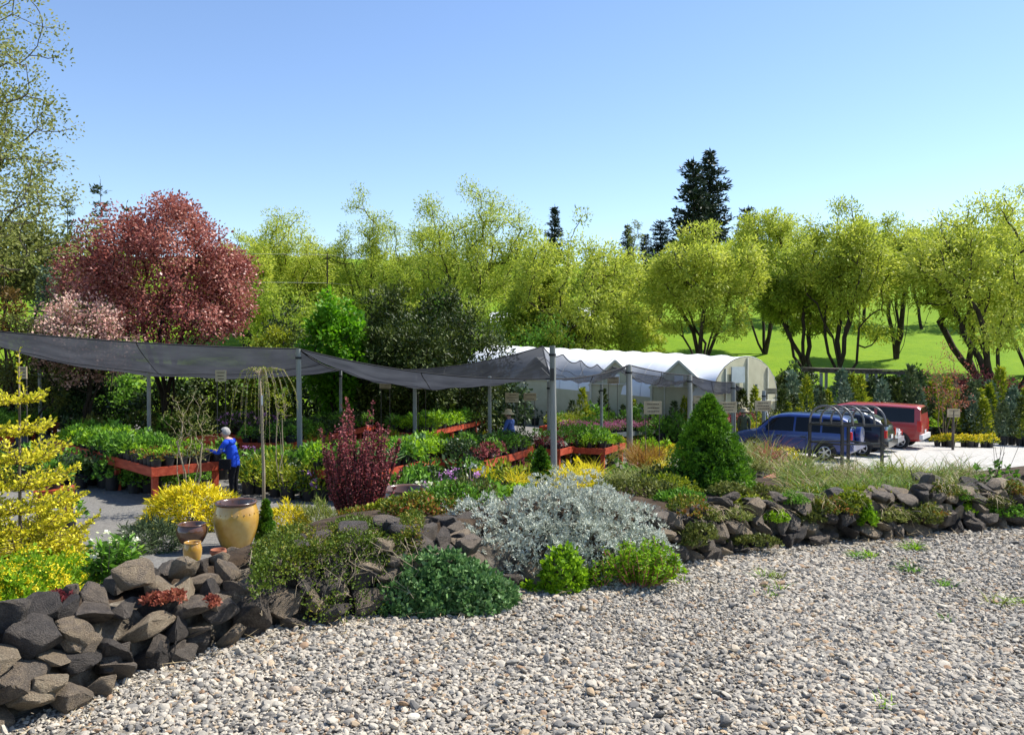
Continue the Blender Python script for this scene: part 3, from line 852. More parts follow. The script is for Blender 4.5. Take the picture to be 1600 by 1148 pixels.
# ------------------------------------------------------------------ the trees behind the nursery
seed(41)
def willow(pxc, top, wpx, d, density=1.0, dx_base=0, nstem=5, label='', mat='willow', lowfrac=.34, lobes=7, base_d=None, leaf=1.0, hfrac=0.77, tip_r=.03, shell=.62):
    """spring willow: several leaning stems, domed lobes of fine foliage"""
    base = onground(pxc + dx_base, d)
    topz = at(pxc, top, d).z; h = topz - base.z
    cx = at(pxc, 400, d).x; rw = wpx / F * d / 2
    zc = base.z + h * (1 - hfrac * .52)
    lob = []
    nl = 6 + (wpx > 150) + (wpx > 180); rw *= 1.12
    for k in range(nl):
        a = 2 * math.pi * (k + rng.uniform(-.3, .3)) / max(1, nl - 1)
        rr = .46 if k == 0 else rng.uniform(.34, .50)
        dz = h * hfrac * (.40 if k == 0 else rng.uniform(.26, .42))
        off = 0 if k == 0 else (1 - rr) * rng.uniform(.75, 1.08)
        zt_ = topz - (0 if k == 0 else h * hfrac * rng.uniform(.06, .5))
        lob.append(((cx + math.cos(a) * off * rw, d + math.sin(a) * off * rw * .9, zt_ - dz), (rw * rr, rw * rr, dz), 1.0 / nl))
    stems = []
    for k in range(nstem):
        a = 2 * math.pi * (k + rng.uniform(-.3, .3)) / nstem
        rr = rng.uniform(.22, .5) * rw
        stems.append((cx * .75 + base.x * .25 + math.cos(a) * rr, d + math.sin(a) * rr, base.z + h * rng.uniform(lowfrac + .05, lowfrac + .2)))
    ntar = int(165 * min(1.2, density ** .4)); per = int(118 * density)
    return make_tree('willow_tree', base, (cx, d, zc), lob, ntar, per, rw * .18, .30 * leaf, .095 * leaf, MAT[mat], MAT['bark'], stems, label,
                     'tree', 'willows along the meadow', tip_r=tip_r, shell=shell, droop=.35, zmin=-.8 if density > .9 else -.55, flat=.85, pathw=.30, expo=2.02, jitter=.07)

willow(448, 322, 165, 76, 1.35, 10, 4, 'airy willow just right of the purple-leaved tree', leaf=.9, shell=.5)
willow(562, 289, 125, 80, 1.10, 8, 4, 'tall thin-crowned willow with much sky showing, left of the broadest willow', leaf=.85, hfrac=0.79)
willow(665, 335, 120, 84, 0.88, 0, 4, 'pale sparse willow half hidden left of the broadest willow', leaf=.85)
willow(742, 268, 205, 66, 1.46, -15, 5, 'broadest round-headed willow with thick dark limbs showing, above the dark junipers', leaf=.85, hfrac=0.83, tip_r=.03)
willow(835, 385, 90, 62, 1.22, 0, 4, 'low willow below the left end of the greenhouse roof ridge', hfrac=0.86, mat='willow_g')
willow(898, 328, 185, 60, 1.09, -20, 6, 'dense willow with stems leaning right behind the greenhouse', hfrac=0.85)
willow(985, 388, 95, 68, 0.92, -10, 4, 'small rounded willow in the dip below the small pines', hfrac=0.86)
willow(1095, 345, 170, 61, 1.32, 10, 7, 'many-stemmed willow left of the lawn shadow, below the tall pine', hfrac=.62, lowfrac=.3)
willow(1190, 322, 140, 74, 1.15, 5, 5, 'rounded willow just right of the tall pine', hfrac=.64)
willow(1240, 392, 120, 63, 1.15, 25, 4, 'lower willow front of a rounded one, beside the greenhouse end', hfrac=.56, mat='willow_g')
willow(1318, 308, 170, 60, 1.26, -5, 6, 'large willow with forked trunks above the small pergola', hfrac=.64, lowfrac=.26)
willow(1400, 330, 120, 72, 1.03, 0, 5, 'willow behind the gap where bright meadow shows', hfrac=.5)
willow(1545, 300, 230, 54, 1.32, 25, 5, 'biggest willow with a thick leaning trunk at the right edge', hfrac=.62, lowfrac=.28, tip_r=.034)
willow(1600, 280, 150, 64, 1.05, 10, 4, 'pale airy willow top at the right edge, behind the biggest willow', leaf=.9)
willow(1480, 345, 130, 58, 1.03, 60, 4, 'leaning willow whose branches reach over the bright meadow', hfrac=.46, mat='willow_g')
willow(620, 405, 120, 62, 0.96, 5, 5, 'low spreading willow behind the mugo pine', hfrac=0.86, mat='willow_g')
willow(385, 360, 120, 70, 1.05, 0, 4, 'willow half hidden behind the purple-leaved tree', hfrac=0.86)

# fainter trees standing farther up the slope
seed(43)
for k, (px, top, w, d, mt) in enumerate([(415, 398, 90, 96, 'willow_g'), (500, 402, 90, 100, 'olive'), (520, 400, 80, 92, 'willow_g'), (610, 398, 80, 98, 'willow'), (690, 392, 90, 95, 'willow_g'), (800, 385, 90, 92, 'willow_g'), (870, 380, 80, 96, 'willow'), (945, 395, 90, 88, 'willow_g'), (1030, 405, 80, 90, 'willow_g'),
                                     (1150, 372, 90, 90, 'willow_g'), (1250, 360, 100, 94, 'willow'), (1350, 350, 90, 96, 'willow_g'), (1440, 352, 100, 92, 'willow'), (1530, 340, 100, 95, 'willow_g'), (1620, 335, 110, 98, 'willow')]):
    b = onground(px, d); zt = at(px, top, d).z; hh = zt - b.z; rw = w / F * d / 2 * 1.15
    cf = .42 if px < 1000 else .27
    make_tree('hillside_tree', b, (b.x, d, zt - hh * cf), (rw, rw, hh * cf), 60, 58, rw * .27, .5, .2, MAT[mt], MAT['bark'], [(b.x + rng.normal(0, rw * .3), d, b.z + hh * .3) for _ in range(3)],
              'rounded tree up the slope behind the willows, %s from the left' % 'first second third fourth fifth sixth seventh eighth ninth tenth eleventh twelfth thirteenth fourteenth fifteenth'.split()[k], 'tree', 'trees up the slope', tip_r=.03, shell=.45, zmin=-.9, expo=2.05)
for k, (px, top, w, d, mt) in enumerate([(430, 440, 100, 66, 'willow_g'), (500, 450, 110, 62, 'willow_g'), (560, 440, 90, 66, 'willow_g'), (700, 450, 90, 60, 'green'), (800, 460, 90, 60, 'willow_g'), (960, 470, 90, 62, 'willow_g'), (880, 455, 90, 64, 'willow_g')]):
    b = onground(px, d); zt = at(px, top, d).z; hh = zt - b.z; rw = w / F * d / 2 * 1.1
    make_tree('willow_shrub', b, (b.x, d, zt - hh * .46), (rw, rw, hh * .46), 50, 70, rw * .27, .32, .12, MAT[mt], MAT['bark'], [(b.x + rng.normal(0, rw * .3), d, b.z + hh * .3) for _ in range(4)],
              'low bushy willow growth under the taller willows, %s from the left' % 'first second third fourth fifth sixth seventh'.split()[k], 'shrub', 'low growth under the willows', tip_r=.02, shell=.45, zmin=-.95, expo=2.05)

# pines on the crest
def crest_pine(px, top, base_y, d, wpx, label, irr=.3, whorls=22):
    wpx *= 1.15; b = onground(px, d); z1 = at(px, top, d).z
    h = z1 - b.z; r = wpx / F * d / 2
    return conifer('pine_tree', b, h, r, MAT['pine'], MAT['bark'], whorls=whorls, nb=10, tuft=6, L=h * .040, W=h * .013, label=label, cat='tree', group='pines on the crest',
                   z0=.28, droop=.05, up=.18, irregular=irr, pw=.62, trunk_r=h * .018)
crest_pine(1082, 252, 440, 118, 78, 'tall dark pine on the crest, the left and darker of the touching pair', whorls=26)
crest_pine(1107, 237, 440, 124, 70, 'tall dark pine on the crest, the right and taller of the touching pair', irr=.42, whorls=26)
crest_pine(866, 323, 440, 130, 28, 'dark pine tip peeking above the dense willow on the left of the gap')
crest_pine(980, 352, 440, 125, 26, 'small dark pine in the gap between willows, leftmost of three')
crest_pine(1008, 366, 440, 122, 26, 'small dark pine in the gap between willows, middle of three')
crest_pine(1032, 344, 440, 125, 46, 'small dark pine in the gap between willows, beside the tall pair')
crest_pine(1168, 324, 440, 126, 50, 'broad dark pine low behind the rounded willow, right of the tall pair', irr=.2)
crest_pine(1226, 345, 440, 130, 18, 'tiny dark pine tip above willows right of the tall pair')
crest_pine(588, 372, 440, 120, 24, 'dark pine tip seen through the thin-crowned willow')
b = onground(992, 118)
make_tree('poplar_tree', b, (b.x, b.y, at(990, 372, 118).z), (1.3, 1.3, 3.2), 40, 18, .45, .3, .12, MAT['bud'], MAT['bark_g'], [(b.x, b.y, at(990, 372, 118).z)],
          'thin pale bare-looking poplar standing among the small pines', tip_r=.02)

# left: budding tree, conifers, purple tree, blossom tree
seed(52)
base = onground(-235, 19)
lob = [((-13.4, 19, 5.4), (3.6, 3.2, 2.2), .3), ((-14.6, 19, 9.4), (4.0, 4.0, 3.4), .4), ((-13.0, 18.6, 7.2), (2.6, 2.4, 2.2), .3)]
make_tree('budding_tree', base, (-15.5, 19, 7.0), lob, 560, 74, .38, .088, .05, MAT['bud'], MAT['bark_g'],
          [(-14.9, 19.0, 3.0), (-14.0, 18.6, 4.6), (-15.6, 19.6, 5.2), (-13.2, 18.4, 3.6)], 'tall budding tree with sparse pale leaves reaching in from the left edge',
          tip_r=.011, shell=.35, droop=.1, zmin=-.9, flat=.9, pathw=.22, expo=2.1, jitter=.09)
base = onground(255, 30)
lob = [(tuple(at(250, 428, 30)), (3.0, 3.0, 2.6), .42), (tuple(at(252, 440, 30)), (1.7, 1.7, 1.5), .1), (tuple(at(155, 440, 30)), (1.4, 1.6, 1.5), .12), (tuple(at(345, 455, 30)), (1.15, 1.6, 1.8), .16), (tuple(at(265, 360, 30)), (1.8, 1.8, 1.25), .12), (tuple(at(270, 505, 29)), (2.6, 2.2, .9), .1)]
make_tree('purple_leaved_tree', base, tuple(at(250, 425, 30)), lob, 340, 140, .58, .115, .08, MAT['plum'], MAT['bark'],
          [tuple(at(255, 480, 30)), tuple(at(215, 470, 30)), tuple(at(300, 480, 30.5)), tuple(at(260, 470, 29))], 'broad tree covered in dark red-purple leaves behind the shade cloth',
          tip_r=.012, shell=.55, droop=.1, zmin=-.85, flat=.85, pathw=.3)
for (px, top, d, w, mt, lb) in [
    (160, 280, 40, 62, 'spruce_d', 'dark spruce whose spiky tip shows above the purple-leaved tree'),
    (108, 300, 42, 44, 'spruce_d', 'dark blunt conifer behind the budding tree, left of the spiky spruce'),
    (75, 415, 31, 62, 'bluespruce', 'grey-blue spruce left of the purple-leaved tree'),
    (200, 318, 41, 36, 'spruce_d', 'small dark spruce tip just right of the spiky spruce')]:
    bb = onground(px, d); hh = at(px, top, d).z - bb.z
    conifer('spruce_tree', bb, hh, w / F * d / 2 * 1.5, MAT[mt], MAT['bark'], whorls=30, nb=9, tuft=5, L=.22, W=.065, label=lb, cat='tree', droop=.1, up=.12, irregular=.3, pw=.75, trunk_r=.09)
def bushy(name, px, y0, y1, wpx, d, mat, n, per, L, W, label, cat='shrub', stems=4, bark='bark', group=None, flat=.8, tip=.012, sig=.3, shell=.45, extra=None, zmin=-.7):
    """leafy shrub or small tree seen between photo rows y0 (top) and y1 (lowest leaves)"""
    b = onground(px, d); rx = wpx / 2 / F * d
    zt = at(px, y0, d).z; zb = at(px, y1, d).z
    if cat == 'shrub' or name == 'bright_maple': zb = b.z + .25
    c = Vector((b.x, d, (zt + zb) / 2)); rz = (zt - zb) / 2
    st = [(c.x + rng.uniform(-.4, .4) * rx, d + rng.uniform(-.4, .4) * rx, c.z - rz * rng.uniform(.2, .5)) for _ in range(stems)]
    return make_tree(name, b, tuple(c), (rx, rx * .9, rz), n, per, rx * sig, L, W, mat if isinstance(mat, list) else MAT[mat], MAT[bark], st, label, cat, group, tip_r=tip, shell=shell, droop=.1, zmin=zmin, flat=flat, extra=extra)
def bloss(pts, c):
    V, Fq, rn = clump_leaves(pts, 80, .42, .085, .08, c, 0.0, flat=.8); return [(V, Fq, 1, rn)]
bushy('blossom_tree', 128, 468, 600, 165, 27, [MAT['blossom_leaf'], MAT['blossom']], 150, 26, .10, .05, 'crabapple in pale pink blossom behind the shade cloth', 'tree', 4, tip=.01, extra=bloss, zmin=-.95)
bushy('olive_tree', 35, 330, 480, 180, 38, 'olive', 150, 60, .22, .12, 'loose olive-green tree at the left edge behind the budding tree', 'tree', 5)
bushy('bronze_shrub', 12, 420, 500, 90, 30, 'orange', 60, 60, .14, .08, 'bronze-leaved shrub at the left edge behind the shade cloth')
bushy('grey_shrub', 45, 470, 540, 110, 26, 'olive', 60, 50, .12, .06, 'twiggy grey-green shrub at the left edge just above the shade cloth')
bushy('green_tree', 175, 400, 480, 120, 36, 'ygreen', 80, 50, .2, .1, 'yellow-green tree hidden behind the left side of the purple-leaved tree', 'tree', 4)
bushy('bright_maple', 525, 452, 575, 98, 33, 'maple', 110, 75, .20, .14, 'bright green maple standing above the shade cloth next to the dark junipers', 'tree', 4)
bushy('yellow_shrub', 422, 500, 575, 80, 32, 'ygreen', 60, 70, .15, .08, 'yellow-green shrub just right of the purple-leaved tree')
bushy('hawthorn_shrub', 445, 470, 560, 90, 40, 'juniper', 60, 70, .15, .08, 'olive shrub behind the yellow-green shrub beside the purple-leaved tree')
for (px, y0, y1, w, d, lb) in [(612, 428, 560, 92, 38, 'dark mugo pine with a rounded top between maple and junipers'),
                               (688, 437, 565, 92, 40, 'dark pine just right of the mugo pine'),
                               (735, 478, 585, 130, 36, 'broad dark juniper at the left end of the greenhouse'),
                               (650, 490, 590, 130, 34, 'dark juniper just above the sagging shade cloth right of the maple'),
                               (590, 510, 590, 80, 33, 'small dark juniper beside the bright maple')]:
    bushy('juniper', px, y0, y1, w, d, 'juniper', 110, 72, .22, .08, lb, 'shrub', 5, flat=1.0, zmin=-.95, sig=.28)
# low growth at the foot of the meadow
seed(57)
for i, (px, y0, y1, w, d, mt, lb) in enumerate([
    (850, 500, 560, 120, 56, 'green', 'dark green bush behind the greenhouse below the leaning willow stems'),
    (760, 460, 560, 110, 58, 'willow_g', 'pale willow bush behind the broad juniper'),
    (1385, 575, 630, 60, 50, 'dark', 'dark shrub at the right end of the small pergola'),
    (1425, 575, 625, 55, 51, 'green', 'green shrub right of the small pergola'),
    (1540, 575, 625, 110, 52, 'burg', 'dark brownish hedge at the foot of the biggest willow'),
    (1245, 570, 612, 60, 52, 'dark', 'dark shrub right of the greenhouse end')]):
    bushy('shrub', px, y0, y1, w, d, mt, 50, 60, .22, .12, lb, 'shrub', 4, zmin=-.95)
def redx(pts, c): return []
bushy('red_maple', 1480, 532, 660, 78, 40, 'redtwig', 130, 9, .09, .05, 'upright sapling with red new leaves behind the yellow pots', 'tree', 5, bark='twig', tip=.006, sig=.2, shell=.3)

# dark backing shrubs at the far side of the shade cloth
seed(59)
for k, (px, d, y0, w, mt) in enumerate([(-20, 31, 575, 120, 'dark'), (55, 32, 585, 110, 'juniper'), (120, 31, 580, 110, 'dark'), (190, 33, 588, 110, 'green'), (260, 32, 590, 110, 'dark'), (335, 33, 585, 110, 'juniper'), (405, 34, 580, 110, 'green'),
                                        (470, 35, 590, 100, 'dark'), (545, 36, 590, 110, 'dark'), (620, 37, 590, 120, 'juniper'), (700, 37.5, 590, 120, 'dark'), (775, 38, 585, 110, 'dark')]):
    bushy('hedge_shrub', px, y0, 660, w, d, mt, 46, 56, .22, .11, 'dark shrub of the hedge behind the shade cloth, %s from the left' % 'first second third fourth fifth sixth seventh eighth ninth tenth eleventh twelfth'.split()[k], 'shrub', 4, group='hedge behind the shade cloth', zmin=-.98)
# ------------------------------------------------------------------ built things
seed(61)
MAT['post'] = noise_mat('weathered_post', [(.16, .165, .145), (.28, .285, .255), (.40, .395, .355)], scale=3, rough=.85, spec=.2, bump=.5, bscale=25, stretch=(1, 1, .12))
MAT['pipe'] = noise_mat('grey_steel_pipe', [(.21, .225, .205), (.32, .335, .31)], scale=4, rough=.5, spec=.5)
MAT['redwood'] = noise_mat('red_stain', [(.25, .032, .012), (.38, .055, .02), (.48, .10, .045)], scale=2.5, rough=.65, spec=.3, bump=.3, bscale=30, stretch=(1, 6, 6))
MAT['redwood_f'] = noise_mat('faded_red_stain', [(.34, .10, .065), (.46, .17, .12), (.55, .25, .18)], scale=2.5, rough=.75, spec=.2, bump=.3, bscale=30, stretch=(1, 6, 6))
MAT['sign'] = noise_mat('tan_sign_board', [(.30, .235, .145), (.40, .33, .21), (.47, .40, .27)], scale=4, rough=.8, spec=.15)
MAT['ink'] = plain('dark_ink', (.06, .045, .03), rough=.8)
MAT['black_metal'] = noise_mat('black_metal', [(.010, .010, .011), (.02, .02, .021)], scale=6, rough=.4, spec=.5)
MAT['grey_metal'] = noise_mat('grey_metal', [(.10, .10, .105), (.17, .17, .175)], scale=6, rough=.4, spec=.5, metallic=.3)
MAT['wire'] = plain('wire', (.05, .05, .05), rough=.6)

# shade cloth: woven net, part see-through (a denser and an older, thinner net)
for CK, TRN in (('cloth', .08), ('cloth_thin', .38)):
  m, nt, out = new_mat('shade_net_' + CK)
  tc = N(nt, 'ShaderNodeTexCoord'); no = N(nt, 'ShaderNodeTexNoise', Scale=1.1, Detail=5.0); nt.links.new(tc.outputs['Object'], no.inputs['Vector'])
  cr = ramp(nt, [(.3, (.036, .039, .047)), (.7, (.066, .071, .082))]); nt.links.new(no.outputs[0], cr.inputs[0])
  df = N(nt, 'ShaderNodeBsdfDiffuse'); tl = N(nt, 'ShaderNodeBsdfTranslucent'); tp = N(nt, 'ShaderNodeBsdfTransparent')
  nt.links.new(cr.outputs[0], df.inputs[0]); nt.links.new(cr.outputs[0], tl.inputs[0])
  m1 = N(nt, 'ShaderNodeMixShader'); m1.inputs[0].default_value = .6; nt.links.new(df.outputs[0], m1.inputs[1]); nt.links.new(tl.outputs[0], m1.inputs[2])
  m2 = N(nt, 'ShaderNodeMixShader'); m2.inputs[0].default_value = TRN; nt.links.new(m1.outputs[0], m2.inputs[1]); nt.links.new(tp.outputs[0], m2.inputs[2])
  nt.links.new(m2.outputs[0], out.inputs[0]); MAT[CK] = m
MAT['hem'] = plain('cloth_hem', (.018, .018, .02), rough=.9)

def post(px, ytop, d, r, label, mat='pipe', lean=0.0, group='posts holding the shade cloth', cap=False):
    b = onground(px, d); z1 = at(px, ytop, d).z; h = z1 - b.z
    t = empty('shade_post', b, 0, label, 'post', group)
    mb = MB(); mb.tube([(0, 0, -.2), (lean * .5, 0, h * .5), (lean, 0, h)], [r * 1.05, r, r * .95], 12); o = mb.obj('pole', MAT[mat], t); smooth_by_angle(o)
    mb = MB(); mb.tube([(lean, 0, h - .28), (lean, 0, h - .22)], [r * 1.18, r * 1.18], 12); mb.obj('rope_band', MAT['hem'], t)
    return Vector((b.x + lean, d, z1))
PT = {}
PT['P1'] = post(468, 545, 22.5, .075, 'grey-green post at the front of the shade cloth, above the burgundy barberry', 'post', -.03)
PT['P2'] = post(866, 540, 22, .085, 'weathered wooden post taller than the shade cloth, above the silver bush', 'post', -.05)
PT['P3'] = post(985, 570, 26, .10, 'pale wooden post at the shade cloth edge, left of the dwarf spruce', 'post', -.05)
PT['P4'] = post(1079, 586, 32, .10, 'grey post just behind the tip of the dwarf spruce', 'post', -.03)
PT['P5'] = post(1147, 597, 34, .10, 'grey post at the right end of the shade cloth by a tan sign', 'post', -.03)
PT['P0'] = post(-60, 512, 20, .075, 'post at the left end of the shade cloth', 'post')
for (px, yt, d, r, lb) in [(232, 566, 25, .06, 'slim pole under the shade cloth behind the green plant bench'), (532, 577, 30, .06, 'slim pole under the cloth left of the burgundy barberry'),
                           (648, 585, 27, .07, 'slim green pole under the cloth right of the burgundy barberry'), (636, 584, 36, .075, 'far slim pole under the cloth just left of the green one'),
                           (717, 590, 36, .07, 'far slim pole above the bench of green perennials'), (765, 588, 26, .06, 'slim pole beside the yellow potted shrub'),
                           (858, 596, 30, .075, 'slim pole just left of the weathered wooden post'), (940, 600, 31, .06, 'slim pole by the pink flower benches'),
                           (62, 560, 26, .06, 'slim pole at the left behind the golden spruce'), (1182, 600, 40, .07, 'slim pole before the greenhouse end'),
                           (1194, 610, 36, .09, 'grey pole carrying a tan sign beside the parked blue car')]:
    post(px, yt, d, r, lb, 'pipe')

def cloth(name, c00, c10, c11, c01, sag, e0, e1, e2, e3, label, nu=44, nv=26, wr=.03, scal=0, net='cloth'):
    """sheet hung from four corners: near edge c00-c10, far edge c01-c11; e* = dip of the four edges"""
    c00, c10, c11, c01 = (np.array(c, float) for c in (c00, c10, c11, c01))
    U, Vv = np.meshgrid(np.linspace(0, 1, nu), np.linspace(0, 1, nv))
    u = U.ravel()[:, None]; v = Vv.ravel()[:, None]
    P = c00 * (1 - u) * (1 - v) + c10 * u * (1 - v) + c11 * u * v + c01 * (1 - u) * v
    u1, v1 = u[:, 0], v[:, 0]
    par = lambda t: 4 * t * (1 - t)
    P[:, 2] -= e0 * par(u1) * (1 - v1) + e2 * par(u1) * v1 + e3 * par(v1) * (1 - u1) + e1 * par(v1) * u1
    P[:, 2] -= sag * par(u1) ** .8 * par(v1) ** .8
    if scal: P[:, 2] -= .22 * np.abs(np.sin(math.pi * u1 * scal)) * v1 ** 3
    k = rng.uniform(0, 6)
    P[:, 2] += wr * (np.sin(u1 * 23 + v1 * 9 + k) + .7 * np.sin(u1 * 41 - v1 * 17 + k) + .8 * np.sin(v1 * 15 + u1 * 5 + k)) * par(u1) ** .3 * par(v1) ** .35
    I, J = np.meshgrid(np.arange(nu - 1), np.arange(nv - 1)); q = (J * nu + I).ravel()
    Fq = np.stack([q, q + 1, q + nu + 1, q + nu], 1)
    t = empty(name, tuple(c00), 0, label, 'shade cloth', 'shade cloths over the benches')
    L = P - c00
    link('net', mesh_np('net', L, Fq, mats=[MAT[net]], smooth=True), t)
    G = L.reshape(nv, nu, 3)
    for edge in (G[0], G[-1], G[:, 0], G[:, -1]):
        mb = MB(); mb.tube([tuple(x) for x in edge], .022, 5); mb.obj('hem_cord', MAT['hem'], t)
    for row in (.36, .68):
        mb = MB(); mb.tube([tuple(x + np.array([0, 0, -.004])) for x in G[int(nv * row)]], .011, 4); mb.obj('seam', MAT['hem'], t)
    for col_ in (.48,):
        mb = MB(); mb.tube([tuple(x + np.array([0, 0, -.004])) for x in G[:, int(nu * col_)]], .011, 4); mb.obj('seam', MAT['hem'], t)
    return t
D_ = at(848, 541, 30); C_ = at(957, 573, 36)
p2 = at(863, 592, 22)
cloth('shade_cloth', PT['P0'], PT['P1'], at(545, 578, 32), at(40, 545, 31), .45, .1, .2, .25, .2, 'dark shade cloth sagging at the left in front of the pink blossom', wr=.02)
cloth('shade_cloth', PT['P1'], p2, D_, at(560, 575, 32), .45, .25, .1, .36, .2, 'dark shade cloth sagging between the two tallest front posts')
cloth('shade_cloth', p2, PT['P3'], C_, D_, .36, .12, .12, .1, .12, 'see-through shade cloth with scalloped edge in front of the greenhouse', scal=4, net='cloth_thin')
cloth('shade_cloth', PT['P3'], PT['P4'], at(1075, 590, 42), C_, .36, .06, .12, .15, .12, 'shade cloth between the pale wooden post and the dwarf spruce tip', net='cloth_thin')
cloth('shade_cloth', PT['P4'], PT['P5'], at(1165, 605, 42), at(1075, 590, 42), .34, .1, .12, .15, .12, 'narrow last shade cloth at the right end of the row', wr=.02)
# guy ropes near the tall post
mb = MB(); mb.tube([p2, at(846, 575, 22.2)], .012, 4); o = mb.obj('guy_rope', MAT['wire']); prop(o, 'short guy rope beside the weathered wooden post', 'rope')
ob = MB(); ob.box(tuple(at(862.5, 585, 21.86)), (.10, .1, .34)); o = ob.obj('winch_bracket', MAT['black_metal']); prop(o, 'black bracket bolted to the weathered wooden post', 'bracket')

# ------------------------------------------------------------------ greenhouse
MAT['poly'] = noise_mat('white_poly_film', [(.68, .70, .72), (.78, .79, .80), (.84, .84, .84)], scale=.6, rough=.35, spec=.4)
MAT['gable'] = noise_mat('cream_panel', [(.42, .40, .26), (.52, .50, .34)], scale=2, rough=.6, spec=.3)
MAT['gframe'] = plain('pale_frame', (.55, .54, .42), rough=.6)
MAT['door_glass'] = plain('dull_glass', (.35, .40, .42), rough=.25)
MAT['white_board'] = plain('white_board', (.74, .74, .72), rough=.7)
ga = at(778, 540, 54.0); gb = at(1166, 557, 40.5)
gL = (Vector((gb.x, gb.y, 0)) - Vector((ga.x, ga.y, 0))).length
gh = empty('greenhouse', (ga.x, ga.y, 0), math.atan2(gb.y - ga.y, gb.x - ga.x), 'long white plastic-roofed greenhouse behind the shade cloth', 'greenhouse')
nseg = 26; half = 3.1; drop = 2.2
arc = [(half * math.cos(a), drop * abs(math.sin(a)) ** .9) for a in np.linspace(0.0, math.pi, 19)]
def gz_(u): return ga.z * (1 - u) + gb.z * u - drop
def gnd(u, yy):
    w_ = Matrix.Rotation(gh.rotation_euler.z, 3, 'Z') @ Vector((u * gL, yy, 0)) + gh.location; return Hf(w_.x, w_.y) - .2
mb = MB(); vs = []; fs = []
for i in range(nseg + 1):
    u = i / nseg
    for (yy, zz) in arc: vs.append((u * gL, yy, gz_(u) + zz - .05 * abs(math.sin(u * math.pi * nseg / 2)) + rng.normal(0, .012)))
na = len(arc)
for i in range(nseg):
    for k in range(na - 1): fs.append((i * na + k, i * na + k + 1, (i + 1) * na + k + 1, (i + 1) * na + k))
mb.add(vs, fs); mb.obj('roof_film', MAT['poly'], gh, smooth=True)
for i in range(0, nseg + 1, 2):
    u = i / nseg
    mb = MB(); mb.tube([(u * gL, yy * 1.006, gz_(u) + zz * 1.006) for (yy, zz) in arc], .018, 5); mb.obj('hoop', MAT['white_board'], gh)
for side in (-1, 1):
    mb = MB(); y_ = side * half
    for i in range(12):
        u0_, u1_ = i / 12, (i + 1) / 12
        mb.add([(u0_ * gL, y_, gz_(u0_)), (u1_ * gL, y_, gz_(u1_)), (u1_ * gL, y_, gnd(u1_, y_)), (u0_ * gL, y_, gnd(u0_, y_))], [(0, 1, 2, 3)])
    mb.obj('side_wall', MAT['gable'], gh)
for u in (0, 1):
    x_ = u * gL + (-.02 if u == 0 else .02)
    pts = [(x_, yy * .99, gz_(u) + zz * .99) for (yy, zz) in arc] + [(x_, -half * .99, gnd(u, -half)), (x_, half * .99, gnd(u, half))]
    mb = MB(); mb.add(pts, [tuple(range(len(pts)))]); mb.obj('end_wall', MAT['gable'], gh)
    if u == 1:
        for k in (-2, 0, 2):
            yy = k * 1.0; zz = drop * max(0, 1 - (yy / half) ** 2) ** .5
            mb = MB(); mb.bar((x_ + .05, yy, gnd(1, yy)), (x_ + .05, yy, gz_(1) + zz * .97), .09, .09); mb.obj('stud', MAT['gframe'], gh)
        for zz in (-.1,):
            yy = half * max(0.05, 1 - (max(zz, 0) / drop) ** 2) ** .5 * .97
            mb = MB(); mb.bar((x_ + .11, -yy, gz_(1) + zz), (x_ + .11, yy, gz_(1) + zz), .06, .1); mb.obj('rail', MAT['gframe'], gh)
        mb = MB(); mb.box((x_ + .12, -1.0, gz_(1) + 1.3), (.06, 1.2, .8)); mb.obj('vent_panel', MAT['door_glass'], gh)
# front houses: three small gabled bays with white roofs
for k, (px, yt, lb) in enumerate([(838, 559, 'cream gable of a small white-roofed glasshouse behind the see-through cloth, leftmost of three'),
                                  (962, 563, 'cream gable of a small white-roofed glasshouse, middle of three'),
                                  (1061, 564, 'cream gable of a small white-roofed glasshouse, rightmost of three')]):
    dd = (46.5, 42.5, 39.5)[k]; ap = at(px, yt, dd); hw = 1.35; ez = ap.z - 1.25; gz = Hf(ap.x, dd)
    t = empty('glasshouse_bay', (ap.x, dd, gz), -.35, lb, 'greenhouse', 'small gabled glasshouses')
    f = lambda x, y, z: (x, y, z - gz)
    mb = MB(); mb.add([f(-hw, 0, gz - .1), f(hw, 0, gz - .1), f(hw, 0, ez), f(0, 0, ap.z), f(-hw, 0, ez)], [(0, 1, 2, 3, 4)]); mb.obj('gable_wall', MAT['gable'], t)
    for sx in (-1, 1):
        mb = MB(); mb.add([f(0, -.12, ap.z + .04), f(sx * (hw + .12), -.12, ez - .06), f(sx * (hw + .12), 2.6, ez - .06), f(0, 2.6, ap.z + .04)], [(0, 1, 2, 3)]); mb.obj('roof_slope', MAT['poly'], t)
        mb = MB(); mb.bar(f(0, -.08, ap.z), f(sx * (hw + .1), -.08, ez - .1), .07, .11); mb.obj('barge_board', MAT['gframe'], t)
        mb = MB(); mb.bar(f(sx * hw, -.06, gz - .1), f(sx * hw, -.06, ez), .1, .1); mb.obj('corner_post', MAT['gframe'], t)
    mb = MB(); mb.box(f(0, -.05, ap.z - 1.0), (.42, .06, .55)); mb.obj('vent_panel', MAT['white_board'], t)
    for dx in (-.7, .7):
        mb = MB(); mb.bar(f(dx, -.04, gz - .1), f(dx, -.04, ap.z - 1.25 * .54), .06, .06); mb.obj('stud', MAT['gframe'], t)
    mb = MB(); mb.bar(f(-hw, -.045, ez), f(hw, -.045, ez), .06, .08); mb.obj('tie_rail', MAT['gframe'], t)
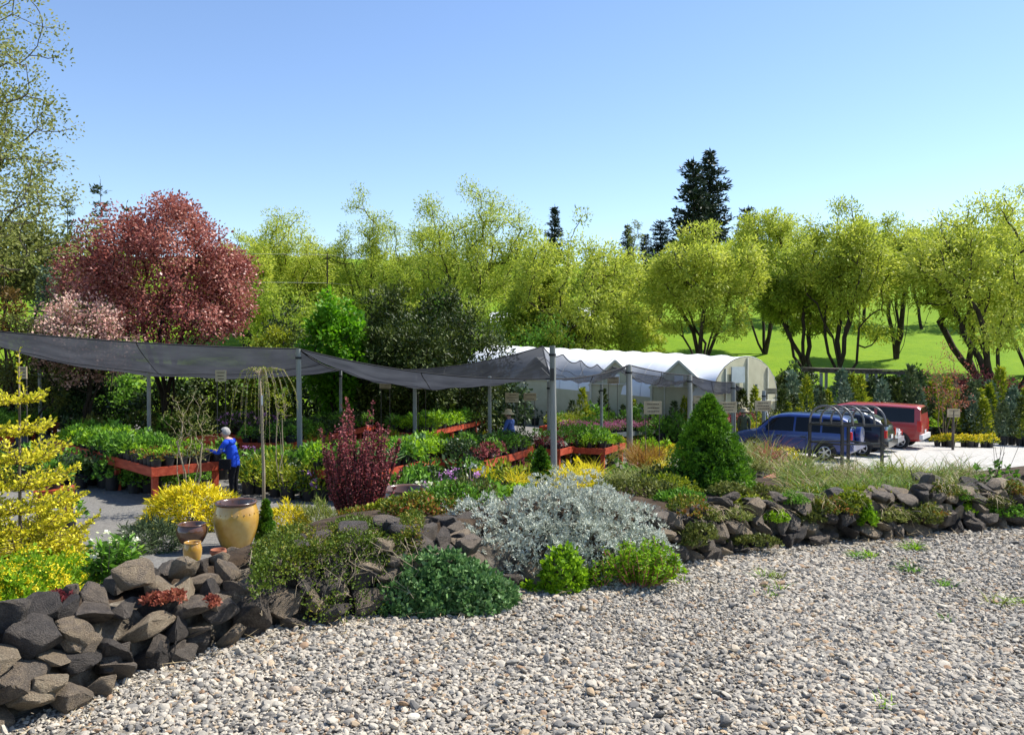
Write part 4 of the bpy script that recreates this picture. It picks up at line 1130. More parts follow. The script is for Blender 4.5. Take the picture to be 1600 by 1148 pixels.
# open door frame / rack at the greenhouse end
t = empty('door_frame', onground(1196, 43.5), 0, 'pale open shelving frame at the right end of the greenhouse', 'frame')
for dx in (-.45, .45):
    mb = MB(); mb.box((dx, 0, 1.6), (.09, .09, 3.2)); mb.obj('upright', MAT['gframe'], t)
for k in range(6):
    mb = MB(); mb.box((0, .0, .4 + k * .55), (.81, .07, .07)); mb.obj('rung', MAT['gframe'], t)

# far white sheds, pole and wires
for (px, y0, d, w, hgt, dep, lb) in [(838, 474, 74, 4.2, 2.4, 5, 'white-roofed shed behind the leaning willow stems'), (792, 486, 78, 3.0, 2.2, 4, 'smaller pale shed left of the white-roofed shed'), (905, 478, 80, 4, 2.4, 5, 'white shed glimpsed through the dense willow')]:
    p_ = at(px, y0, d); gz = min(Hf(p_.x - w / 2, d - 1), Hf(p_.x + w / 2, d - 1)) - .3; t = empty('shed', (p_.x, d, gz), 0, lb, 'shed')
    hh = p_.z - gz
    mb = MB(); mb.box((0, dep / 2, hh / 2 - .5), (w, dep, hh - 1.0)); mb.obj('walls', MAT['white_board'], t)
    for sy in (0, 1):
        y_a = -.25 if sy == 0 else dep + .25
        mb = MB(); mb.add([(-w / 2 - .2, y_a, hh - 1.1), (w / 2 + .2, y_a, hh - 1.1), (w / 2 + .2, dep / 2, hh), (-w / 2 - .2, dep / 2, hh)], [(0, 1, 2, 3)]); mb.obj('roof_slope', MAT['poly'], t)
    mb = MB(); mb.box((w * .2, -.03, hh * .35), (.9, .05, 1.2)); mb.obj('door', MAT['door_glass'], t)
b = onground(512, 72); pz = at(512, 395, 72).z
t = empty('utility_pole', b, 0, 'thin dark utility pole among the willows left of centre', 'pole')
mb = MB(); mb.tube([(0, 0, 0), (0, 0, pz - b.z)], [.09, .06], 8); mb.obj('shaft', MAT['bark'], t)
mb = MB(); mb.box((0, 0, pz - b.z - .5), (.7, .08, .1)); mb.obj('crossarm', MAT['bark'], t)
for (pts, lb) in [([at(-40, 375, 50), at(250, 395, 60), at(512, 398, 72), at(700, 420, 90)], 'upper overhead wire crossing behind the purple-leaved tree'), ([at(-40, 430, 50), at(300, 440, 60), at(512, 442, 72), at(640, 455, 90)], 'lower overhead wire crossing behind the purple-leaved tree')]:
    mb = MB(); mb.tube(pts, .010, 4); o = mb.obj('overhead_wire', MAT['grey_metal']); prop(o, lb, 'wire')

# pergola in front of the meadow
t = empty('pergola', onground(1345, 47), 0, 'low flat-roofed pergola of grey posts in front of the meadow', 'pergola')
zt = at(1345, 581, 47).z - t.location.z
for (px, dy) in [(1283, 0), (1313, 0), (1352, -.2), (1404, 0), (1318, 2.6), (1350, 2.6), (1400, 2.6)]:
    x_ = at(px, 600, 47).x - t.location.x
    mb = MB(); mb.bar((x_, dy, Hf(t.location.x + x_, 47 + dy) - t.location.z - .1), (x_, dy, zt - .06), .14, .14); mb.obj('pergola_post', MAT['pipe'], t)
xa = at(1278, 600, 47).x - t.location.x; xb = at(1410, 600, 47).x - t.location.x
for dy in (-.25, 2.65):
    mb = MB(); mb.bar((xa, dy, zt + .06), (xb, dy, zt - .05), .12, .2); mb.obj('beam', MAT['bark_g'], t)
for k in range(14):
    u = (k + .5) / 14; x_ = xa + (xb - xa) * u
    mb = MB(); mb.bar((x_, -.5, zt + .20 - .11 * u), (x_, 2.9, zt + .20 - .11 * u), .2, .05); mb.obj('slat', MAT['bark_g'], t)

# ------------------------------------------------------------------ signs on stakes
def sign(px, py, w, h, d, label, lines=3, stake=1, face=0.0, post_r=.012):
    """tan board whose centre sits at photo pixel (px,py)"""
    c = at(px, py, d); gz = Hf(c.x, d); W = w / F * d; Hh = h / F * d
    t = empty('plant_sign', (c.x, d, gz), face, label, 'sign', 'tan plant signs on stakes')
    z = c.z - gz
    mb = MB(); mb.box((0, 0, z), (W, .03, Hh)); bd = mb.obj('board', MAT['sign'], t)
    for k in range(lines):
        lw = W * random.uniform(.45, .8); zz = z + Hh * (.28 - .56 * k / max(1, lines - 1))
        x0 = -lw / 2
        mb = MB()
        while x0 < lw / 2:
            ww = random.uniform(.04, .10) * W
            mb.box((x0 + ww / 2, -.018, zz), (ww, .004, Hh * .075)); x0 += ww + .025 * W
        mb.obj('lettering', MAT['ink'], bd)
    xs = (-W * .38, W * .38) if stake == 2 else (0,)
    for x_ in xs:
        mb = MB(); mb.tube([(x_, .03, -.1), (x_, .03, z + Hh * .3)], post_r, 6); mb.obj('stake', MAT['bark_g'], t)
    return t
sign(1020, 637, 28, 20, 22, 'tan sign on two stakes right of the pale wooden post', 3, 2)
sign(1138, 636, 27, 17, 30, 'tan sign just right of the dwarf spruce tip', 3, 2)
sign(1192, 634, 25, 16, 31, 'tan sign above the front of the parked blue car', 3, 2)
sign(1092, 624, 18, 12, 33, 'small tan sign behind the dwarf spruce tip', 2, 2)
sign(1205, 611, 18, 9, 40, 'small far sign at the foot of the greenhouse end', 2, 2)
sign(602, 603, 18, 8, 27, 'tan sign under the cloth right of the barberry top', 2, 2)
sign(659, 602, 15, 12, 27, 'tan sign beside the slim green pole', 2, 2)
sign(345, 587, 17, 18, 22, 'tan square sign under the cloth above the woman in blue', 3, 2)
sign(35, 582, 14, 19, 20, 'tan upright sign behind the tip of the golden spruce', 3, 2)
sign(800, 621, 21, 15, 25, 'tan sign beside the man in the straw hat', 3, 2)
sign(828, 620, 20, 12, 25.5, 'tan sign left of the weathered wooden post', 2, 2)
sign(958, 594, 18, 11, 36, 'far tan sign behind the see-through cloth', 2, 2)
sign(1490, 645, 20, 13, 37, 'pale board sign on a post behind the yellow potted plants', 2, 1, post_r=.06)
# ------------------------------------------------------------------ potted plants: kinds
seed(71)
MAT['pot'] = noise_mat('black_plastic_pot', [(.010, .010, .011), (.022, .022, .023)], scale=5, rough=.5, spec=.45)
MAT['soil'] = noise_mat('potting_soil', [(.015, .010, .007), (.045, .03, .02)], scale=30, rough=1, spec=.05)
def pot_mesh(r, h, n=12):
    mb = MB(); mb.lathe([(r * .78, 0), (r * .97, h * .86), (r * 1.06, h * .87), (r * 1.08, h), (r * .98, h), (r * .95, h * .9)], n, cap0=True, cap1=False)
    mb.cur = 1; mb.lathe([(r * .95, h * .9), (.001, h * .9)], n, cap0=False, cap1=False)
    me = mb.mesh('pot', [MAT['pot'], MAT['soil']], True)
    try: me.set_sharp_from_angle(angle=R(40))
    except Exception: pass
    return me
POT_S, POT_M, POT_L = pot_mesh(.075, .15), pot_mesh(.105, .20), pot_mesh(.16, .29)
POT_H = {id(POT_S): .14, id(POT_M): .185, id(POT_L): .27}

def lift(vf, z): V = vf[0].copy(); V[:, 2] += z; return (V,) + tuple(vf[1:])
def blob(n, rx, h, L, W, z, up=.4, **kw): return lift(mound(n, rx, rx, h, L, W, up, **kw), z)
def flower_caps(n, rx, h, z, k, L):
    """n trusses of k petals on top of a mound"""
    P, O = mound_pts(n, rx, rx, h, shell=.97, bumps=.1); P = P[O[:, 2] > .15]; O = O[O[:, 2] > .15]
    P = np.repeat(P, k, 0); O = np.repeat(O, k, 0); m_ = len(P)
    P = P + rng.normal(0, L * .55, (m_, 3)); A = unit(rng.normal(size=(m_, 3)) + O * .4)
    V, Fq = leaves(P, A, O + rng.normal(0, .4, (m_, 3)), L, L * .9)
    V[:, 2] += z; return V, Fq
KINDS = {}
def kind(name, obj_name, pot, variants, mats, flowers=None, fmat=None):
    """variants: foliage part lists; flowers: optional list per variant"""
    KINDS[name] = dict(obj=obj_name, pot=pot, fol=[fol_mesh('foliage', v, [MAT[x] for x in mats]) for v in variants],
                       flo=None if flowers is None else [fol_mesh('flowers', v, [MAT[fmat]]) for v in flowers])
def V3(fn, n=3): return [fn() for _ in range(n)]
kind('leafy', 'potted_perennial', POT_M, V3(lambda: [blob(150, .20, .26, .11, .05, .17) + (0,)]), ['green'])
kind('bright', 'potted_herb', POT_M, V3(lambda: [blob(150, .21, .24, .10, .05, .17) + (0,)]), ['lime'])
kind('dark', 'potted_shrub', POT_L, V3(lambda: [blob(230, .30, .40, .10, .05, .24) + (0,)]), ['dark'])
kind('darkgreen', 'potted_shrub', POT_L, V3(lambda: [blob(230, .29, .42, .10, .05, .24) + (0,)]), ['green'])
kind('ygreen', 'potted_shrub', POT_L, V3(lambda: [blob(240, .33, .38, .10, .035, .24) + (0,)]), ['ygreen'])
kind('yellow', 'potted_shrub', POT_L, V3(lambda: [blob(240, .34, .42, .12, .045, .24) + (0,)]), ['yellow'])
kind('hosta', 'potted_hosta', POT_M, V3(lambda: [lift((lambda n: leaves(rng.normal(0, .03, (n, 3)), unit(np.concatenate([rng.normal(0, 1, (n, 2)), rng.uniform(.3, 1.2, (n, 1))], 1)), np.tile([0, 0, 1.0], (n, 1)), rng.uniform(.18, .3, n), .13))(44), .18) + (0,)]), ['cran'])
kind('sprout', 'potted_seedling', POT_S, V3(lambda: [blob(40, .075, .07, .05, .025, .12) + (0,)]), ['sedum'])
kind('seedgreen', 'potted_seedling', POT_S, V3(lambda: [blob(50, .09, .10, .06, .03, .12) + (0,)]), ['bright'] if False else ['lime'])
kind('burg', 'potted_shrub', POT_M, V3(lambda: [blob(170, .22, .30, .09, .045, .17) + (0,)]), ['burg'])
kind('grey', 'potted_perennial', POT_M, V3(lambda: [blob(150, .19, .16, .08, .03, .17) + (0,)]), ['grey'])
kind('rhodo', 'potted_rhododendron', POT_L, V3(lambda: [blob(200, .29, .36, .12, .045, .24) + (0,)]), ['dark'], V3(lambda: [flower_caps(11, .28, .38, .27, 22, .045) + (0,)]), 'purple')
kind('pinkfl', 'potted_pink_flower', POT_S, V3(lambda: [blob(40, .14, .12, .07, .025, .12) + (0,)]), ['green'], V3(lambda: [flower_caps(20, .15, .17, .14, 5, .036) + (0,)]), 'pink')
kind('yelfl', 'potted_yellow_flower', POT_M, V3(lambda: [blob(110, .22, .16, .08, .03, .17) + (0,)]), ['ygreen'], V3(lambda: [flower_caps(46, .22, .19, .19, 7, .035) + (0,)]), 'flowery')
kind('grassy', 'potted_grass', POT_M, V3(lambda: [(lambda b: (b[0], b[1], 0, b[2]))(blades(np.concatenate([rng.normal(0, .04, (70, 2)), np.full((70, 1), .18)], 1), rng.normal(0, .38, (70, 3)) + np.array([0, 0, 1.0]), rng.uniform(.35, .6, 70), .016, .9))]), ['grass'])
kind('orangegr', 'potted_sedge', POT_M, V3(lambda: [(lambda b: (b[0], b[1], 0, b[2]))(blades(np.concatenate([rng.normal(0, .05, (110, 2)), np.full((110, 1), .18)], 1), rng.normal(0, .3, (110, 3)) + np.array([0, 0, 1.0]), rng.uniform(.4, .65, 110), .016, .7))]), ['orangegrass'])
def cone_fol(n, r, h, z, L, W):
    t = rng.random(n) ** .75; an = rng.uniform(0, 6.28, n); rr = r * (1 - t) * rng.uniform(.7, 1.05, n) * (1 + .12 * np.sin(an * 5 + t * 14))
    O = np.stack([np.cos(an), np.sin(an), np.full(n, .35)], 1)
    P = np.stack([np.cos(an) * rr, np.sin(an) * rr, z + t * h], 1)
    V, Fq = leaves(P, unit(O + rng.normal(0, .5, (n, 3)) + np.array([0, 0, .5])), unit(O + rng.normal(0, .5, (n, 3))), L * rng.uniform(.7, 1.3, n), W)
    return V, Fq
kind('cone', 'potted_conifer', POT_L, V3(lambda: [cone_fol(420, .32, 1.25, .25, .14, .05) + (0,)]), ['spruce_d'])
kind('coneg', 'potted_conifer', POT_L, V3(lambda: [cone_fol(420, .36, 1.3, .25, .14, .05) + (0,)]), ['juniper'])
kind('coneb', 'potted_conifer', POT_L, V3(lambda: [cone_fol(420, .40, 1.2, .25, .15, .055) + (0,)]), ['bluespruce'])
kind('coney', 'potted_conifer', POT_L, V3(lambda: [cone_fol(420, .32, 1.3, .25, .14, .05) + (0,)]), ['ygreen'])
kind('bluemound', 'potted_conifer', POT_L, V3(lambda: [blob(280, .42, .5, .14, .045, .22) + (0,)]), ['bluespruce'])
kind('greenmound', 'potted_shrub', POT_L, V3(lambda: [blob(280, .42, .55, .13, .05, .22) + (0,)]), ['olive'])

def pot_at(kn, loc, label, group, s=1.0, cat='potted plant', hide_pot=False):
    K = KINDS[kn]; i = int(rng.integers(len(K['fol'])))
    t = empty(K['obj'], loc, rng.uniform(0, 6.28), label, cat, group)
    t.scale = (s, s, s * rng.uniform(.9, 1.12))
    link('pot', K['pot'], t); link('foliage', K['fol'][i], t)
    if K['flo']: link('flowers', K['flo'][i], t)
    return t

# ------------------------------------------------------------------ red benches
BOX = {}
def bench(px0, py0, px1, py1, width, label, ext0=0.0, ext1=0.0, hgt=.62, mat='redwood', rise=True, side=1):
    """red slatted bench; (px0,py0)-(px1,py1) is its visible front rail in the photo"""
    a = hit(px0, py0, hgt, 13); b = hit(px1, py1, hgt, 13)
    ax = (b - a); ax.z = 0; L0 = ax.length; ax.normalize()
    a = a - ax * ext0; b = b + ax * ext1; L = L0 + ext0 + ext1
    nrm = Vector((-ax.y, ax.x, 0)) * side
    za = Hf(a.x, a.y) + hgt; zb = Hf(b.x, b.y) + hgt
    t = empty('plant_bench', (a.x, a.y, za - hgt), math.atan2(ax.y, ax.x), label, 'bench', 'red plant benches')
    sl = (zb - za)
    f = lambda u, w, z: (u, w * side, hgt + sl * u / L + z)
    for w in (0.0, width):
        mb = MB(); mb.bar(f(-.03, w, -.0), f(L + .03, w, -.0), .05, .19); mb.obj('rail', MAT[mat], t)
    for u in (0.02, L - .02):
        mb = MB(); mb.bar(f(u, .03, -.006), f(u, width - .03, -.006), .05, .18); mb.obj('end_board', MAT[mat], t)
    nsl = max(4, int(width / .16))
    for k in range(nsl):
        w = .06 + (width - .12) * (k + .5) / nsl
        mb = MB(); mb.bar(f(.05, w, .02), f(L - .05, w, .02), (width - .12) / nsl - .03, .03); mb.obj('slat', MAT[mat], t)
    nl = max(2, int(L / 1.8) + 1)
    for k in range(nl):
        u = .12 + (L - .24) * k / (nl - 1)
        for w in (.09, width - .09):
            mb = MB(); mb.bar(f(u, w, -.08), (u, w * side, -.15 + sl * u / L), .11, .11); mb.obj('leg', MAT[mat], t)
    def P(u, w): 
        v = Matrix.Rotation(t.rotation_euler.z, 3, 'Z') @ Vector(f(u, w, .037)); return v + t.location
    return t, P, L, width

ORD = 'first second third fourth fifth sixth seventh eighth ninth tenth eleventh twelfth thirteenth fourteenth fifteenth sixteenth seventeenth eighteenth nineteenth twentieth'.split() + ['twenty-first', 'twenty-second', 'twenty-third', 'twenty-fourth', 'twenty-fifth'] + ['later'] * 60
def fill(B, kinds, label, group, du=.34, dw=.34, u0=.1, u1=None, w0=.14, w1=None, s=1.0, jit=.03, cat='potted plant', skip=0.0):
    t, P, L, W = B
    u = u0 + du * .3; u1 = L if u1 is None else u1; w1 = W - .08 if w1 is None else w1
    iu = -1
    while u < u1 - du * .3:
        w = w0; iu += 1; iw = -1
        while w < w1:
            iw += 1
            if rng.random() > skip:
                k = kinds[int(rng.integers(len(kinds)))]
                p_ = P(u + rng.normal(0, jit), w + rng.normal(0, jit)); lb = (label if isinstance(label, str) else label[k]) + ', %s row, %s from its near end' % (ORD[iw] if iw else 'front', ORD[iu])
                pot_at(k, p_, lb, group if isinstance(group, str) else group[k], s * rng.uniform(.85, 1.15), cat)
            w += dw
        u += du

# bench A: left, the woman in blue works at its near end
A0 = hit(238, 738, .66, 10); A1 = hit(96, 697, .66, 10)
BA = bench(238, 738, 96, 697, 1.45, 'red bench of small black pots where the woman in blue stands', ext1=.6, hgt=.66, side=-1)
fill(BA, ['sprout', 'sprout', 'seedgreen'], {'sprout': 'tiny reddish potted seedling beside the blue-clad person', 'seedgreen': 'tiny bright green potted seedling beside the blue-clad person'},
     {'sprout': 'reddish seedlings beside the woman', 'seedgreen': 'green seedlings beside the woman'}, .25, .25, .04, 1.75, .14, 1.4, jit=.01, s=1.45)
fill(BA, ['bright', 'leafy', 'leafy'], {'bright': 'lime-green pot plant left of the blue-clad person', 'leafy': 'mid-green pot plant left of the blue-clad person'},
     {'bright': 'lime plants left of the woman', 'leafy': 'green plants left of the woman'}, .36, .34, 1.8, None, .15)
# bench B: half-empty red boards behind the woman
BB = bench(262, 702, 455, 679, 1.6, 'half-empty red bench with bare boards behind the woman in blue')
fill(BB, ['rhodo'], 'lilac-flowered rhododendron on the half-empty bench', 'lilac rhododendrons on the half-empty bench', .62, .6, BB[2] - 1.7, None, .3, s=.95)
BC = bench(455, 697, 582, 668, 1.5, 'red bench glimpsed through the burgundy barberry', ext1=.4)
fill(BC, ['darkgreen', 'leafy', 'dark'], {k: 'dark green potted shrub behind the barberry' for k in ('darkgreen', 'leafy', 'dark')}, 'shrubs behind the barberry', .42, .42, s=.8)
B1 = bench(622, 735, 718, 712, 1.5, 'red bench right of the burgundy barberry with bright green plants', ext0=1.2)
fill(B1, ['hosta', 'bright', 'leafy'], {k: 'bright broad-leaved pot plant right of the barberry' for k in ('hosta', 'bright', 'leafy')}, 'broad-leaved plants right of the barberry', .40, .42, s=1.2)
B2 = bench(768, 723, 830, 706, 1.4, 'short red bench under the yellow potted shrub, left of the tall wooden post', ext0=.5, ext1=.2)
fill(B2, ['burg', 'leafy', 'darkgreen', 'dark'], {k: 'small dark shrub left of the weathered post' for k in ('burg', 'leafy', 'darkgreen', 'dark')}, 'shrubs left of the tall wooden post', .36, .36, s=.85)
B3 = bench(878, 706, 918, 696, 1.3, 'short red bench just right of the tall wooden post', ext0=.2, ext1=.4)
fill(B3, ['darkgreen', 'burg', 'grey'], {k: 'small potted shrub right of the weathered post' for k in ('darkgreen', 'burg', 'grey')}, 'shrubs right of the tall wooden post', .36, .36, s=.85)
B3b = bench(946, 705, 969, 698, 1.3, 'short red bench left of the orange sedge', ext0=.1, ext1=.6)
fill(B3b, ['bright', 'darkgreen'], {k: 'spreading green plant left of the orange sedge' for k in ('bright', 'darkgreen')}, 'plants left of the orange sedge', .4, .4, s=.9)
B4 = bench(700, 672, 774, 655, 1.6, 'long red bench of green perennials under the middle of the cloth', ext0=3.2, ext1=.3)
fill(B4, ['bright', 'leafy', 'bright'], {k: 'green perennial on the long middle bench' for k in ('bright', 'leafy')}, 'perennials under the middle cloth', .50, .50, s=1.25)
B5 = bench(912, 668, 966, 655, 1.6, 'red bench of yellow-green plants behind the pink flowers', ext0=1.5, ext1=1.0)
fill(B5, ['ygreen', 'yelfl', 'bright'], {k: 'yellow-green plant behind the pink flowers' for k in ('ygreen', 'yelfl', 'bright')}, 'yellow-green plants behind the pink flowers', .5, .5, s=.8)
B6 = bench(1030, 655, 1160, 632, 1.8, 'far red bench of bright green seedlings in front of the greenhouse', ext0=1.0, ext1=1.0)
fill(B6, ['bright', 'seedgreen', 'bright'], {k: 'bright green plant on the far greenhouse bench' for k in ('bright', 'seedgreen')}, 'bright seedlings before the greenhouse', .62, .6, s=1.5)
B7 = bench(1168, 668, 1206, 655, 1.3, 'red bench beside the person with the wide hat, above the blue car bonnet', ext0=.2, ext1=.2, hgt=.8)
fill(B7, ['red' if False else 'burg', 'pinkfl', 'leafy'], {k: 'flowering plant beside the wide-hatted person' for k in ('burg', 'pinkfl', 'leafy')}, 'flowering plants beside the man with the hat', .40, .40, s=.95)
B8 = bench(1184, 757, 1230, 735, 1.1, 'faded pink-red bench edge right of the dwarf spruce', ext0=.1, ext1=.3, hgt=.5, mat='redwood_f')
fill(B8, ['pinkfl', 'pinkfl', 'grassy'], {'pinkfl': 'pink-flowered plant on the faded bench', 'grassy': 'potted grass tuft on the faded bench'},
     {'pinkfl': 'pink flowers right of the dwarf spruce', 'grassy': 'grass pots right of the dwarf spruce'}, .26, .26, s=1.3)
B9 = bench(-30, 690, 92, 664, 1.5, 'dark red bench behind the golden spruce')
fill(B9, ['leafy', 'bright', 'darkgreen'], {k: 'leafy pot plant behind the golden spruce' for k in ('leafy', 'bright', 'darkgreen')}, 'plants behind the golden spruce', .5, .5)
# table of pink flowers with a pale rim
BT = bench(945, 681, 1062, 671, 2.6, 'low table of pink flowers around the pale wooden post', hgt=.5, mat='pipe')
fill(BT, ['pinkfl'], 'pink-flowered plant on the low pale table', 'pink flowers by the pale wooden post', .30, .34, s=1.25)

# small red stand at the far left with a pot
t = empty('plant_stand', hit(86, 822, 0, 10), .5, 'small red wooden stand between golden spruce and gravel path', 'stand')
mb = MB(); mb.box((0, 0, .60), (.62, .5, .12)); mb.obj('stand_top', MAT['redwood'], t)
for sx in (-1, 1):
    for sy in (-1, 1):
        mb = MB(); mb.box((sx * .22, sy * .16, .26), (.12, .12, .54)); mb.obj('leg', MAT['redwood'], t)
pot_at('leafy', Vector(t.location) + Vector((0, 0, .665)), 'leafy plant in a black pot on the small red stand', None, 1.1)
p_ = hit(104, 830, 0, 10); pot_at('darkgreen', p_, 'leafy plant in a black pot on the gravel beside the small red stand', None, 1.0)

# ------------------------------------------------------------------ potted plants on the ground
seed(77)
def row(kinds, pts, n, label, group, s=1.0, jx=.15, cat='potted plant'):
    """pots along a ground line through photo pixels"""
    Q = [hit(px, py, 0, 12.5) for px, py in pts]
    seg = [(Q[i + 1] - Q[i]).length for i in range(len(Q) - 1)]; tot = sum(seg)
    for k in range(n):
        u = (k + .5) / n * tot; i = 0
        while i < len(seg) - 1 and u > seg[i]: u -= seg[i]; i += 1
        p_ = Q[i].lerp(Q[i + 1], u / max(seg[i], 1e-6)); x, y = p_.x + rng.normal(0, jx), p_.y + rng.normal(0, jx)
        kn = kinds[k % len(kinds)] if len(kinds) > 1 else kinds[0]
        pot_at(kn, (x, y, Hf(x, y)), (label if isinstance(label, str) else label[kn]) + (', %s from the left' % ORD[k] if n > 1 else ''), group[kn] if isinstance(group, dict) else group, s * rng.uniform(.85, 1.2), cat)
row(['ygreen'], [(378, 770), (520, 785)], 8, 'yellow-green potted shrub in front right of the blue-clad person', 'yellow-green shrubs right of the woman', 1.15)
row(['ygreen', 'dark'], [(385, 752), (500, 757)], 7, {'ygreen': 'yellow-green shrub in the second row right of the blue-clad person', 'dark': 'dark green shrub in the row right of the blue-clad person'}, {'ygreen': 'yellow-green shrubs, second row', 'dark': 'dark shrubs, second row'}, 1.1)
row(['rhodo'], [(478, 782), (486, 783)], 1, 'rhododendron with lilac-pink flowers beside the barberry', None, .95, 0)
row(['rhodo'], [(384, 742), (398, 743)], 1, 'rhododendron with big lilac flowers just behind the woman', None, 1.0, 0)
row(['hosta', 'hosta', 'leafy'], [(395, 728), (500, 735)], 8, {'hosta': 'broad-leaved hosta behind the blue-clad person', 'leafy': 'leafy perennial among the hostas'}, {'hosta': 'hostas behind the woman', 'leafy': 'perennials among the hostas'}, 1.25)
row(['dark', 'darkgreen'], [(620, 775), (780, 772)], 9, {'dark': 'dark leafy shrub in the row behind the glazed brown pot', 'darkgreen': 'green leafy shrub in the row behind the glazed brown pot'}, {'dark': 'dark shrubs behind the brown pot', 'darkgreen': 'green shrubs behind the brown pot'}, 1.1)
row(['rhodo'], [(690, 790), (712, 790)], 2, 'rhododendron with a few lilac flowers behind the silver bush', 'rhododendrons behind the silver bush', .9, .05)
row(['dark'], [(700, 800), (760, 798)], 4, 'near-black leafy shrub just left of the silver bush top', 'near-black shrubs by the silver bush', .9)
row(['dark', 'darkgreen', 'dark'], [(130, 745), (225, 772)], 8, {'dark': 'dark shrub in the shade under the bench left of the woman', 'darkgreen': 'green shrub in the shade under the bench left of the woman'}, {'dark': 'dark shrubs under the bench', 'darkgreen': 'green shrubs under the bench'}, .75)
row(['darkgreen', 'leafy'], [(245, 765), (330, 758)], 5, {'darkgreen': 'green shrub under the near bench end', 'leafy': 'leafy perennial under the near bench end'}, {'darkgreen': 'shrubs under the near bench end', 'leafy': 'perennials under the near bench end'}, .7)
# taller shrubs at the back of the cloth
row(['darkgreen', 'dark', 'greenmound'], [(100, 705), (420, 695)], 16, {k: 'bushy potted shrub in the back row under the left cloth' for k in ('darkgreen', 'dark', 'greenmound')}, 'back row under the left cloth', 1.45, .3)
row(['darkgreen', 'greenmound', 'ygreen'], [(240, 688), (440, 682)], 12, {k: 'tall potted shrub in the far row behind the half-empty bench' for k in ('darkgreen', 'greenmound', 'ygreen')}, 'far row behind the half-empty bench', 1.6, .3)
row(['darkgreen', 'leafy', 'bright'], [(480, 690), (780, 676)], 18, {k: 'green potted plant in the far row under the middle cloth' for k in ('darkgreen', 'leafy', 'bright')}, 'far row under the middle cloth', 1.35, .3)
row(['dark', 'cone'], [(560, 668), (860, 664)], 14, {'dark': 'dark shrub at the very back under the middle cloth', 'cone': 'dark potted conifer at the very back under the middle cloth'}, {'dark': 'dark shrubs at the back', 'cone': 'conifers at the back'}, 1.4, .3)
row(['ygreen', 'yelfl', 'bright', 'darkgreen'], [(870, 690), (1010, 676)], 9, {k: 'bright bushy pot plant between the tall and the pale wooden posts' for k in ('ygreen', 'yelfl', 'bright', 'darkgreen')}, 'plants between the wooden posts', 1.2, .3)
p_ = hit(742, 722, 0, 9)
for k in range(4): pot_at('yellow', (p_.x + rng.uniform(-.6, .6), p_.y + rng.uniform(-.4, .4), Hf(p_.x, p_.y)), 'bright yellow shrub in a pot left of the tall wooden post', 'yellow shrubs left of the tall wooden post', 1.35)
p_ = hit(690, 725, 0, 9)
for k in range(3): pot_at('bright', (p_.x + rng.uniform(-.5, .5), p_.y + rng.uniform(-.4, .4), Hf(p_.x, p_.y)), 'tall lime-green plant left of the bright yellow shrub', 'lime plants left of the yellow shrub', 1.9)
row(['grassy', 'ygreen'], [(870, 730), (960, 732)], 5, {'grassy': 'tuft of grass behind the silver bush', 'ygreen': 'yellow-green shrub behind the silver bush'}, {'grassy': 'grass tufts behind the silver bush', 'ygreen': 'shrubs behind the silver bush'}, 1.2)
row(['orangegr'], [(985, 742), (1030, 740)], 5, 'orange-brown sedge in the clump left of the dwarf spruce', 'orange sedges', 1.25)
row(['bright', 'ygreen', 'yelfl'], [(1060, 668), (1150, 665)], 6, {k: 'yellow-green plant behind the dwarf spruce tip' for k in ('bright', 'ygreen', 'yelfl')}, 'plants behind the dwarf spruce tip', 1.2, .3)
# stock of conifers around the parking lot
seed(79)
lbl = {'cone': 'dark conical potted conifer behind the parked cars', 'coneg': 'olive conical potted conifer behind the parked cars', 'coneb': 'blue-grey conical potted spruce behind the parked cars',
       'coney': 'yellow-green conical potted conifer behind the parked cars', 'bluemound': 'blue-grey mounded potted conifer behind the parked cars', 'greenmound': 'olive mounded potted shrub behind the parked cars'}
ks = list(lbl)
grp = {k: 'stock of ' + k.replace('cone', 'cone ').replace('mound', ' mound') + ' plants' for k in ks}
def stock(px0, px1, d, n, s, lab, gr, rowname):
    for k in range(n):
        kn = ks[int(rng.integers(6))]; px = px0 + (px1 - px0) * (k + .5 + rng.uniform(-.25, .25)) / n
        b = onground(px, d + rng.normal(0, .4))
        pot_at(kn, b, lab[kn] + ', %s row, %s from the left' % (rowname, ORD[k]), gr[kn], s * rng.uniform(.75, 1.25))
for d, n, s_, nm in ((46, 22, 2.1, 'farthest'), (44.6, 22, 1.9, 'third'), (43.4, 20, 1.7, 'second')):
    stock(1212, 1610, d, n, s_, lbl, grp, nm)
stock(1212, 1300, 40.0, 6, 1.2, lbl, grp, 'front')
lbr = {k: v.replace('behind the parked cars', 'right of the red van') for k, v in lbl.items()}
grr = {k: v + ' on the right' for k, v in grp.items()}
for d, n, s_, nm in ((45.2, 12, 1.75, 'back'), (43.8, 12, 1.5, 'middle')):
    stock(1462, 1625, d, n, s_, lbr, grr, nm)
stock(1560, 1640, 41.5, 6, 1.3, lbr, grr, 'front')
row(['yelfl'], [(1458, 697), (1548, 699)], 9, 'pot of yellow-green flowers in the low row beside the parking lot', 'yellow pots beside the parking lot', 1.6, .15)
row(['yelfl'], [(1175, 690), (1260, 668)], 9, 'yellow-flowered pot beyond the blue car bonnet', 'yellow pots beyond the blue car', 1.3, .2)
t = empty('topiary_ball', hit(1455, 690, 0, 9), 0, 'clipped green topiary ball in a pot right of the red van', 'potted plant')
link('pot', POT_L, t); mb = MB(); mb.tube([(0, 0, .2), (0, 0, .6)], .03, 6); mb.obj('stem', MAT['bark'], t)
link('foliage', fol_mesh('foliage', [(lambda v: (v[0] + np.array([0, 0, .85]), v[1], 0))(mound(500, .36, .36, .36, .07, .04, skirt=1.0))], [MAT['lime']]), t)

